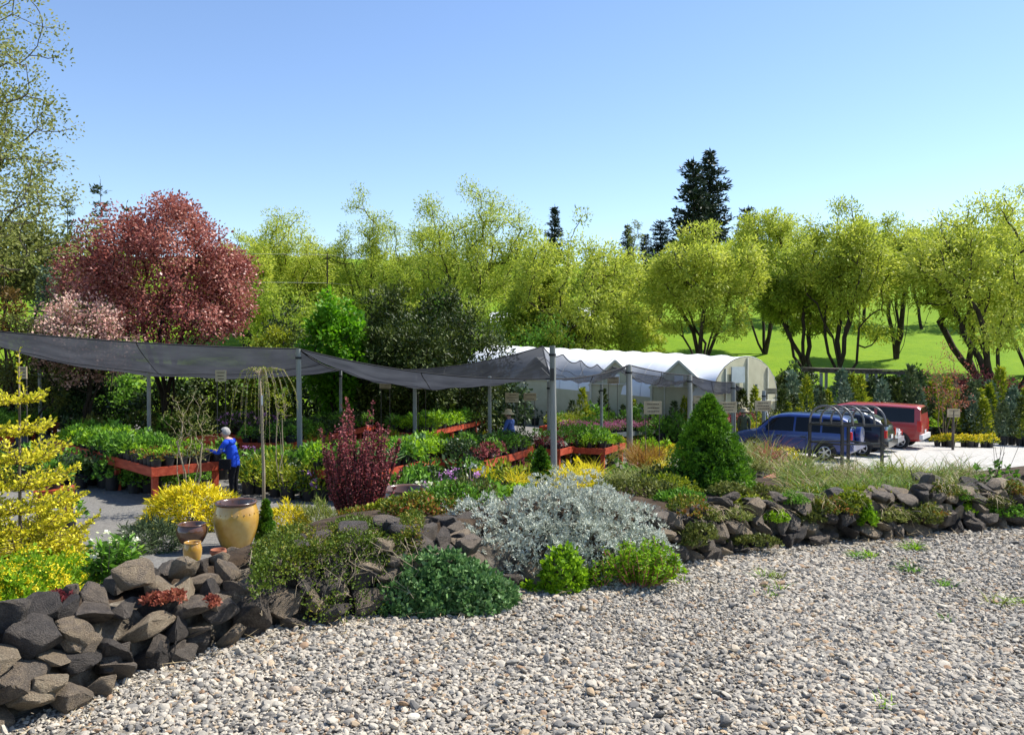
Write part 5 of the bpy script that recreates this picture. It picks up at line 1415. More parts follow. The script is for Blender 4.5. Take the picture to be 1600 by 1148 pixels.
# denser planting between the benches
seed(80)
def field(kinds, box_px, d0, d1, n, base, group, s=1.2):
    """pots standing on the ground over an area given by photo columns and distance"""
    for k in range(n):
        px = box_px[0] + (box_px[1] - box_px[0]) * (k + rng.uniform(.2, .8)) / n; d = d0 + (d1 - d0) * ((k * 0.618) % 1.0)
        kn = kinds[int(rng.integers(len(kinds)))]
        pot_at(kn, onground(px, d), base[kn] + ', %s from the left' % ORD[k], group, s * rng.uniform(.85, 1.2))
def names(ks_, where): return {k: NM[k] + ' ' + where for k in ks_}
NM = {'dark': 'dark green potted shrub', 'darkgreen': 'green potted shrub', 'ygreen': 'yellow-green potted shrub', 'yellow': 'bright yellow potted shrub', 'bright': 'lime-green pot plant', 'leafy': 'leafy green pot plant', 'rhodo': 'lilac rhododendron', 'hosta': 'broad-leaved hosta',
      'yelfl': 'yellow-flowered pot', 'pinkfl': 'pink-flowered pot', 'burg': 'burgundy potted shrub', 'greenmound': 'olive mounded shrub', 'grassy': 'potted grass', 'orangegr': 'orange sedge', 'grey': 'grey-leaved pot plant'}
for ks_, bx, d0, d1, n, wh, s_ in [
    (['darkgreen', 'ygreen', 'dark'], (385, 530), 18.3, 19.6, 12, 'right of the weeping stem', 1.25),
    (['hosta', 'bright', 'darkgreen'], (390, 640), 20.0, 21.5, 16, 'behind the weeping tree and barberry', 1.3),
    (['dark', 'rhodo', 'darkgreen'], (610, 770), 14.6, 16.4, 14, 'between the brown pot and the first bench', 1.15),
    (['ygreen', 'yellow', 'bright'], (735, 870), 16.6, 18.6, 10, 'in front of the weathered post', 1.2),
    (['darkgreen', 'yellow', 'leafy'], (860, 1010), 15.5, 18.5, 12, 'left of the orange sedge', 1.2),
    (['bright', 'ygreen', 'leafy', 'burg'], (640, 860), 22.5, 24.5, 18, 'in the aisle behind the front benches', 1.3),
    (['leafy', 'bright', 'ygreen'], (430, 640), 23.5, 26.0, 18, 'in the left aisle', 1.3),
    (['bright', 'ygreen', 'yelfl'], (870, 1060), 27.5, 31.0, 16, 'around the low pale table', 1.4),
    (['pinkfl', 'bright', 'yelfl', 'grey'], (990, 1180), 22.5, 27.0, 16, 'behind the dwarf spruce', 1.6),
    (['ygreen', 'bright', 'darkgreen'], (1060, 1215), 35.0, 38.5, 18, 'in front of the greenhouse end', 1.6),
    (['darkgreen', 'bright', 'leafy'], (860, 1080), 34.5, 37.0, 20, 'along the greenhouse front', 1.6),
    (['dark', 'darkgreen'], (-10, 240), 17.8, 18.8, 14, 'in the shade left of the first bench', 1.15),
    (['darkgreen', 'leafy', 'dark'], (235, 350), 19.4, 21.0, 10, 'behind the first bench', 1.3),
    (['pinkfl', 'grassy', 'bright', 'pinkfl', 'yelfl'], (1150, 1250), 22.5, 26.5, 14, 'between the dwarf spruce and blue car', 1.7)]:
    field(ks_, bx, d0, d1, n, names(ks_, wh), 'plants ' + wh, s_)

for k, px in enumerate([1098, 1118, 1140, 1160, 1180, 1205, 1222]):
    pot_at(['coneg', 'coney', 'greenmound'][k % 3], onground(px, 39.3 + .5 * (k % 2)), 'olive potted shrub before the greenhouse end wall, %s from the left' % ORD[k], 'shrubs before the greenhouse end', 1.55 * rng.uniform(.85, 1.15))

for k in range(15):
    px = 862 + 16 * k
    pot_at(['coneg', 'greenmound', 'cone', 'coney', 'darkgreen'][k % 5], onground(px, 37.2 + .7 * (k % 3)), 'potted conifer or shrub along the greenhouse front, %s from the left' % ORD[k], 'shrubs along the greenhouse front', (1.25 if k % 5 < 4 else 2.4) * rng.uniform(.8, 1.15))
# ------------------------------------------------------------------ foreground planting
seed(81)
def plant(name, loc, parts, mats, label, cat='plant', group=None, stems=None, smat='twig', rz=0.0):
    t = empty(name, loc, rz, label, cat, group)
    link('foliage', fol_mesh('foliage', parts, [MAT[x] for x in mats]), t)
    if stems: stems.obj('stems', MAT[smat], t)
    return t
def shift(vf, d):
    V = vf[0] + np.array(d); return (V,) + tuple(vf[1:])
def stems_for(n, rx, ry, h, r=.006, bend=.2):
    mb = MB()
    for k in range(n):
        a = rng.uniform(0, 6.28); q = rng.uniform(.3, .8)
        e = (math.cos(a) * rx * q, math.sin(a) * ry * q, h * rng.uniform(.5, .85))
        mb.tube([(e[0] * .12, e[1] * .12, -.02), (e[0] * .5, e[1] * .5, e[2] * .6), e], [r, r * .8, r * .4], 4, cap=False)
    return mb

# silver bush spilling over the wall
c0 = at(874, 800, 6.05); base = Vector((c0.x, 5.95, .03))
lobes = [((0, 0, 0), .66, .50, .57, 2500), ((-.60, .02, -.02), .42, .38, .48, 1350), ((-.74, -.16, -.05), .26, .26, .36, 560), ((.42, .08, .02), .42, .38, .45, 980), ((-.20, -.28, -.04), .40, .30, .44, 800), ((-.62, -.26, -.04), .32, .28, .38, 700),
         ((.60, -.14, -.06), .27, .26, .34, 520), ((-.38, -.34, -.08), .30, .24, .36, 520), ((.20, -.26, -.03), .38, .28, .40, 640), ((.05, .22, .08), .5, .3, .56, 700)]
parts = []
for (c, rx, ry, h, n) in lobes:
    v = tufts(n, rx, ry, h, 9, .027, .0082, shell=.9, bumps=.10, bs=8, skirt=.25); parts.append(shift(v[:2], c) + (0, v[2]))
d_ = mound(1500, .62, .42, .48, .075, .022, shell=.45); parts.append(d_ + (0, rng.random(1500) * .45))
t = plant('silver_bush', base, parts, ['grey'], 'large silver-grey bush spilling over the stone wall onto the gravel', 'bush', stems=stems_for(60, .8, .5, .5, .007))
t = plant('silver_seed_heads', tuple(at(738, 742, 6.6)), [leaves(np.repeat(np.stack([rng.uniform(-.09, .12, 7), rng.uniform(-.04, .04, 7), rng.uniform(.03, .1, 7)], 1), 12, 0), rng.normal(size=(84, 3)), rng.normal(size=(84, 3)), .022, .012) + (0,)],
          ['grey'], 'few pale seed heads on bare stalks at the upper left of the silver bush', 'plant')
mb = MB()
for k in range(7):
    x = rng.uniform(-.09, .12); mb.tube([(x * .4, 0, -.28), (x, rng.uniform(-.04, .04), .06)], .003, 4, cap=False)
mb.obj('stems', MAT['twig_tan'], t)

# geranium mound, young green plants at its right
b = hit(688, 952, .0, 3.2); b = Vector((b.x, 5.05, 0))
parts = []
for (c, rx, ry, h, n) in [((0, 0, 0), .36, .24, .31, 1300), ((-.20, -.05, 0), .22, .2, .20, 520), ((.22, -.02, 0), .24, .2, .22, 600), ((.36, .04, 0), .14, .14, .10, 120)]:
    v = tufts(n, rx, ry, h, 6, .034, .023, shell=.85, bumps=.12, bs=9, skirt=.1); parts.append(shift(v[:2], c) + (0, v[2]))
plant('geranium_mound', b, parts, ['cran'], 'dense dark-green leafy mound at the foot of the wall left of the silver bush', 'plant', stems=stems_for(25, .3, .2, .22, .004))
b = Vector((at(880, 880, 5.35).x, 5.36, 0))
parts = [tufts(330, .155, .13, .27, 6, .035, .024, shell=.7, bumps=.12)[:2] + (0,)]
plant('leafy_clump', b, parts, ['lime'], 'small rounded fresh-green clump in front of the silver bush', 'plant', stems=stems_for(14, .12, .1, .2, .003))
def upright(n, rx, ry, h, per, L, W, fan=.25, wob=.03, r=.004, hv=.35):
    """many upright stems with leaves all along; returns leaf arrays and stem builder"""
    mb = MB(); PP, AA = [], []
    for k in range(n):
        a = rng.uniform(0, 6.28); q = rng.random() ** .5; x, y = math.cos(a) * q * rx, math.sin(a) * q * ry
        hh = h * rng.uniform(1 - hv, 1.0) * (1 - .25 * q * q); ex, ey = x * (1 + fan * 2) + rng.normal(0, wob), y * (1 + fan * 2) + rng.normal(0, wob)
        p0, p1, p2_ = np.array([x * .55, y * .55, 0]), np.array([x * (1 + fan), y * (1 + fan), hh * .55]) + rng.normal(0, wob * .5, 3), np.array([ex, ey, hh])
        mb.tube([p0, p1, p2_], [r, r * .8, r * .35], 4, cap=False)
        t_ = rng.uniform(.12, 1.0, per)[:, None]
        P = np.where(t_ < .55, p0 + (p1 - p0) * t_ / .55, p1 + (p2_ - p1) * (t_ - .55) / .45)
        PP.append(P); AA.append(unit(rng.normal(0, 1, (per, 3)) * np.array([1, 1, .5]) + np.array([0, 0, .45])))
    P = np.concatenate(PP); A = np.concatenate(AA); n_ = len(P)
    NN = unit(np.cross(A, rng.normal(size=(n_, 3))) + np.array([0, 0, .6]))
    V, Fq = leaves(P, A, NN, L * rng.uniform(.6, 1.3, n_), W * rng.uniform(.7, 1.3, n_))
    return (V, Fq), mb
v, mb = upright(70, .21, .14, .345, 56, .036, .014, fan=.12)
plant('upright_herb', Vector((at(1000, 880, 5.5).x, 5.45, 0)), [v + (0,)], ['lime'], 'upright bright lime-green herb at the right foot of the silver bush', 'plant', stems=mb, smat='redwood_f')
v, mb = upright(16, .07, .06, .2, 40, .032, .012, fan=.12)
plant('upright_herb', Vector((at(938, 880, 5.4).x, 5.42, 0)), [v + (0,)], ['lime'], 'narrow lime-green herb shoot between the rounded clump and the bigger lime herb', 'plant', stems=mb, smat='redwood_f')
for iw_, (px, d, r_) in enumerate([(780, 5.3, .08), (835, 5.35, .07), (1040, 5.6, .06), (1062, 5.75, .035)]):
    v = tufts(70, r_, r_, r_ * .8, 5, .03, .022)[:2]
    plant('leafy_seedling', Vector((at(px, 900, d).x, d, .0)), [v + (0,)], ['lime'], 'tiny green seedling clump at the gravel edge below the silver bush, %s from left' % ORD[iw_], 'plant', 'seedling clumps below the silver bush')

# sedum carpet trailing over the wall top
parts = []; mb = MB(); o_ = Vector((at(520, 840, 5.3).x, 5.35, .42))
def wall_xy(px, d): return at(px, 560, d).x
n = 3000
tt = rng.uniform(0, 1, n); pxs = 395 + 265 * tt
P = []; O = []
for i in range(n):
    px = pxs[i]; x = (px - 800) / F * 5.2
    ywl = np.interp(x, WALL[:, 0], WALL[:, 1])
    k = rng.random()
    if k < .76:     # on top
        y = ywl + .22 + rng.uniform(0, .75); x2 = (px - 800) / F * y
        ywl2 = np.interp(x2, WALL[:, 0], WALL[:, 1]); s_ = y - ywl2
        z = .40 + .03 * math.sin(px * .06) + rng.uniform(-.01, .035) - .06 * max(0, s_ - .6)
        P.append((x2, y, z)); O.append((0, -.3, 1))
    else:           # hanging down the face
        u = rng.random() ** 1.5
        if px < 470 or rng.random() < .25: u *= .35
        z = .42 - u * .40; y = ywl + .30 - u * .27; x2 = (px - 800) / F * y
        P.append((x2, y - .05, z)); O.append((0, -1, .35))
P = np.array(P); O = np.array(O); k = 5
P5 = np.repeat(P, k, 0) - np.array(o_); O5 = np.repeat(O, k, 0)
A = unit(O5 + rng.normal(0, .75, O5.shape)); V, Fq = leaves(P5 + rng.normal(0, .012, P5.shape), A, O5 + rng.normal(0, .5, O5.shape), rng.uniform(.012, .024, len(P5)), .012)
rn = np.clip(np.repeat(rng.random(n) * .55 + .12 * np.sin(pxs * .03), k) + rng.random(n * k) * .25, 0, 1)
t = plant('sedum_mat', o_, [(V, Fq, 0, rn)], ['sedum'], 'green and red-tinged sedum carpet trailing over the wall below the barberry', 'ground cover')
mb = MB()
for k in range(64):
    px = rng.uniform(430, 650); x = (px - 800) / F * 5.1; ywl = np.interp(x, WALL[:, 0], WALL[:, 1]); z0_ = .40
    pts = []; xx = x
    ext_ = rng.uniform(.25, .95)
    for q in range(7):
        u = q / 6 * ext_; xx += rng.normal(0, .045); pts.append(Vector((xx, ywl + .22 - u * .26 + rng.normal(0, .02), z0_ - u * .36 + rng.normal(0, .02))) - o_)
    mb.tube(pts, rng.uniform(.001, .0024), 4, cap=False)
mb.obj('bare_stems', MAT['twig_tan'], t)

# small sedum and houseleek patches on the wall
def patch(px, py, d, rx, ry, n, mats, label, name='sedum_patch', h=.05, L=.022, W=.014, k=6):
    c = at(px, py, d)
    v = tufts(n, rx, ry, h, k, L, W, shell=.6, bumps=.15, skirt=.0)
    return plant(name, c, [v[:2] + (0, v[2])], mats, label, 'ground cover')
for (px, py, d, rx, lb) in [(243, 942, 4.15, .07, 'rosy houseleek rosettes between wall stones, nearest the camera'), (272, 936, 4.2, .05, 'rosy houseleek rosettes right of the nearest patch on the wall'), (95, 938, 3.95, .06, 'red houseleeks on the wall at the far left'), (330, 945, 4.3, .03, 'tiny houseleek patch low between pale wall stones')]:
    patch(px, py, d, rx, .05, 50, ['burg' if px == 95 else 'redtwig'], lb, 'houseleek_patch', .04, .022, .016, 9)
for (px, py, d, rx, ry, hh, mt, lb) in [
    (1075, 800, 6.25, .16, .22, .13, 'sedum', 'olive creeping mat on the wall right of the silver bush'), (1095, 838, 6.05, .13, .14, .10, 'olive', 'olive creeping plant hanging low on the wall right of the silver bush'),
    (1160, 790, 6.9, .22, .12, .09, 'ygreen', 'yellow-green creeper on the wall below the dwarf spruce'), (1240, 785, 7.0, .2, .12, .08, 'green', 'green creeper on the wall right of the dwarf spruce'),
    (1350, 778, 7.2, .3, .15, .1, 'ygreen', 'yellow-green creeper on the wall top left of the flat boulder'), (1265, 812, 6.75, .12, .1, .08, 'olive', 'olive creeper hanging over middle wall stones on the right'),
    (1500, 800, 7.35, .18, .12, .08, 'lime', 'fresh green creeper on the wall below the flat boulder'), (1355, 820, 6.85, .07, .07, .16, 'lime', 'bright green weed growing out of the wall foot'),
    (1180, 850, 6.3, .2, .08, .06, 'olive', 'olive creeper at the wall foot below the dwarf spruce'), (1300, 800, 6.8, .22, .1, .12, 'sedum', 'sedum trailing over the wall below the grassy bank'), (1330, 790, 6.9, .16, .08, .12, 'ygreen', 'yellow-green creeper trailing right of the sedum on the wall'), (1440, 815, 7.0, .2, .08, .1, 'olive', 'olive creeper trailing below the flat boulder'), (1570, 805, 7.3, .2, .08, .1, 'green', 'green creeper trailing over the wall at the right edge'), (1140, 770, 6.75, .18, .1, .08, 'olive', 'olive creeper on the wall top at the foot of the dwarf spruce'), (1400, 800, 7.1, .12, .1, .07, 'olive', 'olive creeper among wall stones left of the flat boulder'), (1210, 820, 6.7, .1, .08, .06, 'green', 'small green creeper low in the wall below the dwarf spruce')]:
    patch(px, py, d, rx, ry, 170, [mt], lb, 'creeping_plant', hh, .026, .016, 6)

# left: golden spruce
seed(83)
def golden_spruce(loc, h, r):
    t = empty('golden_spruce', loc, .4, 'young golden-yellow spruce with open whorled branches at the left edge', 'tree')
    mb = MB(); mb.tube([(0, 0, -.1), (0, .01, h * .5), (.01, 0, h)], [.026, .015, .005], 8)
    tw = []      # twig polylines
    zs = [.04, .09, .14, .19, .24, .29, .34, .40, .36, .48, .60, .72, .84, .98, 1.14, 1.32, 1.52, 1.74, 1.98]
    zs = [z / 2.4 * h for z in zs]
    for wi, z in enumerate(zs):
        u = z / h; ln = r * (1.12 - u) * 1.05; nb = 12 if wi < 13 else 9
        for b in range(nb):
            a = 2 * math.pi * (b + rng.uniform(-.3, .3)) / nb + wi * .7; l_ = ln * rng.uniform(.75, 1.12)
            d = np.array([math.cos(a), math.sin(a), 0]); pe = np.array([-d[1], d[0], 0])
            rise = rng.uniform(.18, .42) + .25 * u
            P = [np.array([0, 0, z]) + d * l_ * q + np.array([0, 0, l_ * (rise * q * q - .02 * q)]) for q in np.linspace(0, 1, 6)]
            mb.tube([tuple(p_) for p_ in P], [.010 * (1.2 - u), .008, .007, .006, .005, .003], 5, cap=False)
            tw.append((P[1], P[3])); tw.append((P[3], P[5]))
            nt_ = max(2, int(l_ / .07))
            for k in range(nt_):
                q = .25 + .7 * k / nt_; bp_ = np.array([0, 0, z]) + d * l_ * q + np.array([0, 0, l_ * rise * q * q])
                for sgn in (-1, 1):
                    tl_ = l_ * .42 * (1.05 - q) + .05; dd = unit(d * .75 + pe * sgn * rng.uniform(.6, .95) + np.array([0, 0, rng.uniform(.05, .35)]))
                    e = bp_ + dd * tl_; mb.tube([tuple(bp_), tuple(e)], [.004, .002], 4, cap=False); tw.append((bp_, e))
    tw.append((np.array([0, 0, h * .80]), np.array([.01, 0, h])))
    PP, AA = [], []
    for a, b in tw:
        L = np.linalg.norm(b - a); n = max(5, int(L * 85)); q = rng.random(n)[:, None]; ax = (b - a) / max(L, 1e-6)
        PP.append(a + (b - a) * q); AA.append(unit(ax * .9 + unit(rng.normal(size=(n, 3))) * .9 + np.array([0, 0, .2])))
    P = np.concatenate(PP); A = np.concatenate(AA); n = len(P)
    V, Fq = leaves(P, A, np.cross(A, rng.normal(size=(n, 3))), rng.uniform(.035, .055, n), .022, mid=.6)
    mb.obj('trunk', MAT['twig'], t, True)
    link('foliage', fol_mesh('foliage', [(V, Fq, 0)], [MAT['gold']]), t)
b = onground(28, 7.6); golden_spruce(b, at(25, 545, 7.6).z - b.z, .82)

plant('golden_shrub', onground(20, 8.6), [mound(4200, .62, .5, .95, .07, .018, .2, shell=.6, bumps=.2) + (0,)], ['gold'], 'dense golden shrub behind the golden spruce at the left edge', 'shrub', stems=stems_for(20, .5, .4, .7, .008))
# yellow basket-of-gold carpet, hellebore and friends at the lower left
for (px, d, rx, ry, hh, lb) in [(40, 5.2, .34, .3, .24, 'mat of bright yellow flowers at the left edge behind the wall'), (105, 5.6, .26, .25, .16, 'yellow-flowered mat just right of the biggest yellow mat'), (8, 4.55, .2, .2, .2, 'yellow flower cluster nearest the left edge by the wall')]:
    t = empty('alyssum_mat', at(px, {40: 925, 105: 905, 8: 950}[px], d), 0, lb, 'plant')
    v = tufts(420, rx, ry, hh, 5, .035, .014, shell=.7); link('foliage', fol_mesh('foliage', [v[:2] + (0, v[2])], [MAT['lime']]), t)
    P, O = mound_pts(260, rx * .98, ry * .98, hh, shell=.95, bumps=.14); kk = 9
    P = np.repeat(P, kk, 0) + rng.normal(0, .014, (260 * kk, 3)); O = np.repeat(O, kk, 0)
    keep_ = np.repeat(np.sin(P[::kk, 0] * 22 + px) + np.sin(P[::kk, 1] * 19) > -.5, kk)
    V, Fq = leaves(P[keep_], rng.normal(size=(keep_.sum(), 3)), O[keep_] + rng.normal(0, .4, (keep_.sum(), 3)), .015, .014)
    link('flowers', fol_mesh('flowers', [(V, Fq, 0)], [MAT['flowery']]), t)
def hell(px, py, d, s, label, mats=('lime', 'white_fl')):
    c = at(px, py, d); t = empty('hellebore', c, 0, label, 'plant')
    v, mb = upright(30, .065 * s, .06 * s, .27 * s, 26, .055 * s, .018 * s, fan=.3, hv=.6)
    link('foliage', fol_mesh('foliage', [v + (0,)], [MAT[mats[0]]]), t)
    P = np.repeat(np.stack([rng.normal(0, .055 * s, 9), rng.normal(0, .05 * s, 9), rng.uniform(.18 * s, .27 * s, 9)], 1), 6, 0)
    V, Fq = leaves(P + rng.normal(0, .014, P.shape), rng.normal(size=P.shape), rng.normal(size=P.shape) + np.array([0, 0, 1]), .024 * s, .02 * s)
    link('flowers', fol_mesh('flowers', [(V, Fq, 0)], [MAT[mats[1]]]), t); mb.obj('stems', MAT['twig'], t)
hell(172, 915, 4.7, 1.15, 'leafy green hellebore with pale buds on the wall left of the small pots', ('green', 'white_fl'))
hell(195, 900, 4.9, .9, 'lighter hellebore just right of the taller one on the wall', ('lime', 'white_fl'))
hell(685, 835, 6.3, 1.3, 'pale-flowered hellebore between the brown pot and the silver bush')
hell(715, 840, 6.2, .9, 'small green hellebore at the left edge of the silver bush', ('lime', 'lime'))

hell(655, 832, 6.15, 1.1, 'green hellebore behind the black rocks left of the silver bush', ('lime', 'lime'))
hell(720, 828, 6.45, 1.35, 'leafy hellebore with pale flowers touching the silver bush')
hell(670, 815, 6.6, 1.3, 'leafy green hellebore below the olive-brown pot', ('green', 'white_fl'))
# conifers and pots on the slope
t = plant('thread_cypress', onground(296, 14.2), [shift(mound(5200, .80, .62, .62, .12, .024, -.35, shell=.75, bumps=.12, bs=7), (0, 0, .08)) + (0,), mound(300, .6, .5, .45, .1, .02) + (1,)], ['yellow', 'green'], 'bright yellow weeping thread-leaf cypress in front of the woman in blue', 'shrub', stems=stems_for(20, .5, .4, .4, .01))
t = plant('feathery_juniper', onground(232, 12.4), [mound(2600, .50, .42, .42, .11, .016, .2, shell=.6) + (0,)], ['bluespruce' if False else 'spruce_d'], 'low feathery blue-green juniper beside the gravel path', 'shrub', stems=stems_for(16, .4, .3, .3, .008))
t = plant('thread_cypress', onground(445, 13.8), [mound(2200, .42, .36, .50, .10, .018, .0, shell=.7) + (0,)], ['yellow'], 'small bright yellow thread cypress right of the little spruce', 'shrub', stems=stems_for(12, .25, .2, .25, .006))
t = plant('feathery_grass', onground(495, 13.9), [mound(2000, .46, .36, .52, .13, .014, .6, shell=.5) + (0,)], ['grass'], 'feathery pale-green clump left of the barberry foot', 'plant', stems=stems_for(12, .25, .2, .25, .005))
def dwarf_spruce(loc, h, r, n, label, L=.035, name='dwarf_spruce'):
    t = empty(name, loc, 0, label, 'shrub')
    parts = []
    def prof(u): return (1 - u) ** .80 * (1 - .3 * np.exp(-u * 12))
    nc = max(60, n // 13); k = 14; kk = 6
    u = rng.random(nc) ** .85; an = rng.uniform(0, 6.28, nc)
    rr = r * prof(u) * rng.uniform(.84, 1.05, nc)
    C_ = np.stack([np.cos(an) * rr, np.sin(an) * rr, .03 + u * h * .97], 1); O = unit(np.stack([np.cos(an), np.sin(an), np.full(nc, .45)], 1))
    cs = (r * .13 * (1.15 - .6 * u))[:, None]
    D = sph(nc * k); P = np.repeat(C_, k, 0) + D * np.repeat(cs, k, 0) * (.45 + .55 * rng.random((nc * k, 1))); O2 = unit(np.repeat(O, k, 0) * .8 + D)
    P = np.repeat(P, kk, 0); O2 = np.repeat(O2, kk, 0)
    A = unit(O2 * .9 + rng.normal(0, .5, O2.shape) + np.array([0, 0, .3]))
    V, Fq = leaves(P + rng.normal(0, L * .2, P.shape), A, O2 + rng.normal(0, .6, O2.shape), L * rng.uniform(.5, 1.2, len(P)), L * .3)
    parts.append((V, Fq, 0, np.clip(np.repeat(rng.random(nc), k * kk) * .55 + rng.random(nc * k * kk) * .45, 0, 1)))
    m_ = n; u = rng.random(m_) ** .8; an = rng.uniform(0, 6.28, m_); rr = r * prof(u) * rng.uniform(.3, .82, m_)
    P = np.stack([np.cos(an) * rr, np.sin(an) * rr, .02 + u * h * .95], 1)
    V, Fq = leaves(P, rng.normal(size=(m_, 3)), rng.normal(size=(m_, 3)), L * 2.2, L * .9); parts.append((V, Fq, 0, rng.random(m_) * .3))
    link('foliage', fol_mesh('foliage', parts, [MAT['dwarf']]), t)
    mb = MB(); mb.tube([(0, 0, -.05), (0, 0, h * .9)], [.03, .006], 6); mb.obj('trunk', MAT['bark'], t)
    return t
b = onground(1108, 7.75); b.z = at(1108, 772, 7.75).z
dwarf_spruce(b, at(1108, 622, 7.75).z - b.z, .46, 5200, 'dense conical dwarf spruce standing behind the wall right of the silver bush', .034)
t = plant('dark_juniper', at(1035, 772, 7.7), [mound(1500, .27, .25, .24, .05, .016, shell=.7) + (0,)], ['juniper'], 'low dark juniper tucked against the left of the conical dwarf spruce', 'shrub', stems=stems_for(10, .2, .2, .15, .005))
b = onground(414, 12.9); dwarf_spruce(b, max(.5, at(414, 783, 12.9).z - b.z), .19, 900, 'tiny narrow spruce right of the yellow glazed pot', .04)
b = onground(846, 13.0); dwarf_spruce((b.x, b.y, at(846, 752, 13).z), .5, .2, 600, 'small green cone conifer just above the top of the silver bush', .05)

# burgundy barberry
v, mb = upright(95, .33, .28, 1.62, 120, .036, .023, fan=.22, wob=.05, r=.006, hv=.42)
b = onground(560, 9.6); b.z = at(560, 825, 9.6).z
plant('barberry', b, [v + (0,)], ['burg'], 'upright burgundy barberry in the middle of the bed', 'shrub', stems=mb, smat='bark')

# glazed pots
def glaze(name, cols, rough=.22):
    m = noise_mat(name, cols, scale=2.2, rough=rough, spec=.6, coat=.5, bump=.12, bscale=9); return m
MAT['gl_yellow'] = glaze('yellow_ochre_glaze', [(.30, .145, .02), (.44, .24, .04), (.52, .32, .07), (.56, .40, .13)])
MAT['gl_brown'] = glaze('brown_glaze', [(.05, .022, .012), (.11, .05, .026), (.17, .09, .045)])
MAT['gl_olive'] = glaze('olive_brown_glaze', [(.09, .06, .02), (.17, .12, .04), (.24, .15, .06)])
MAT['terra'] = noise_mat('terracotta', [(.22, .08, .045), (.33, .13, .075)], scale=5, rough=.8, spec=.2)
def big_pot(name, loc, r, h, mat, rimmat, label, studs=0, belly=1.12, n=36):
    t = empty(name, loc, 0, label, 'pot')
    mb = MB(); prof = [(r * .66, 0), (r * .72, .01)]
    for q in np.linspace(.06, .93, 13): prof.append((r * (.72 + (belly - .72) * math.sin(min(1, q / .66) * math.pi / 2) - (.20 * max(0, (q - .66) / .34) ** 1.3)), h * q))
    mb.lathe(prof, n, cap1=False); o = mb.obj('body', MAT[mat], t, True)
    rr = prof[-1][0]
    mb = MB(); mb.lathe([(rr, h * .93), (rr * 1.03, h * .945), (rr * 1.07, h * .97), (rr * 1.04, h), (rr * .95, h * .995), (rr * .90, h * .95), (rr * .90, h * .5), (.001, h * .45)], n, cap0=False, cap1=False); mb.obj('rim', MAT[rimmat], t, True)
    for k in range(studs):
        a = 2 * math.pi * k / studs; rs = np.interp(.76 * h, [p_[1] for p_ in prof], [p_[0] for p_ in prof])
        bm = bmesh.new(); bmesh.ops.create_icosphere(bm, subdivisions=1, radius=r * .045); me = bpy.data.meshes.new('stud'); bm.to_mesh(me); bm.free(); me.materials.append(MAT[mat])
        link('stud', me, t, (math.cos(a) * rs, math.sin(a) * rs, .76 * h))
    return t
b = onground(367, 12.6); b.z = at(367, 852, 12.6).z
big_pot('glazed_pot', b, .31, .70, 'gl_yellow', 'gl_brown', 'large ochre-yellow glazed pot with a ring of studs', 22)
b = at(300, 848, 12.2); big_pot('glazed_pot', b, .205, .30, 'gl_brown', 'gl_brown', 'dark brown pot left of the large ochre-yellow pot')
b = at(301, 880, 11.0); big_pot('glazed_pot', b, .125, .30, 'gl_yellow', 'gl_yellow', 'small amber glazed pot in front of the dark brown pot', belly=1.0)
b = at(341, 868, 10.8); big_pot('terracotta_bowl', b, .10, .09, 'terra', 'terra', 'low terracotta bowl beside the small amber pot', belly=1.1)
b = at(634, 826, 11.6); big_pot('glazed_pot', b, .335, .60, 'gl_olive', 'gl_brown', 'wide olive-brown glazed pot just right of the barberry')
b = at(728, 790, 12.2); big_pot('terracotta_bowl', b, .2, .12, 'terra', 'terra', 'terracotta bowl glimpsed left of the silver bush top', belly=1.1)
o = link('flat_stone', STN[3]); o.location = at(372, 866, 11.2); o.scale = (.22, .14, .12); prop(o, 'pale flat stone block at the foot of the ochre-yellow pot', 'stone')

# weeping standard tree, thin bare shrub
seed(85)
b = onground(408, 13.2); zt = at(404, 580, 13.2).z - b.z
t = empty('weeping_tree', b, 0, 'small grafted weeping tree with a straight pale stem beside the ochre pot', 'tree')
mb = MB(); mb.tube([(.02, 0, -.1), (.03, 0, zt * .4), (.0, 0, zt * .8), (-.03, 0, zt)], [.030, .027, .024, .02], 8); mb.obj('trunk', MAT['twig_tan'], t, True)
mb = MB(); PP, AA = [], []
for k in range(30):
    a = rng.uniform(0, 6.28); rr = rng.uniform(.12, .66); dn = rng.uniform(.3, 1.35) if rr < .45 else rng.uniform(.5, 1.0)
    pts = [np.array([math.cos(a) * rr * f1, math.sin(a) * rr * f1, zt - .05 + dz]) + rng.normal(0, .012, 3) for f1, dz in ((.05, 0), (.3, .10), (.62, .07), (.85, -.15), (.97, -dn * .55), (1.05, -dn))]
    mb.tube([tuple(p_) for p_ in pts], [.006, .005, .004, .003, .0025, .0015], 4, cap=False)
    for i in range(1, 5):
        q = rng.random((12, 1)); PP.append(pts[i] + (pts[i + 1] - pts[i]) * q); AA.append(rng.normal(size=(12, 3)))
mb.obj('limbs', MAT['twig_tan'], t)
P = np.concatenate(PP); link('crown', fol_mesh('crown', [leaves(P, np.concatenate(AA), rng.normal(size=P.shape), .03, .014) + (0,)], [MAT['ygreen']]), t)
mb = MB(); mb.box((.02, -.03, zt * .83), (.028, .004, .16)); mb.obj('tag', MAT['white_board'], t)
bushy('bare_shrub', 298, 600, 735, 95, 15.4, 'olive', 90, 9, .05, .028, 'thin multi-stemmed shrub with few leaves left of the woman', 'tree', 6, bark='twig_tan', tip=.004, sig=.16, shell=.25)
bushy('bare_shrub', 440, 600, 665, 40, 17.5, 'ygreen', 30, 8, .05, .028, 'wispy young shrub right of the weeping tree', 'tree', 3, bark='twig_tan', tip=.004, sig=.16, shell=.25)

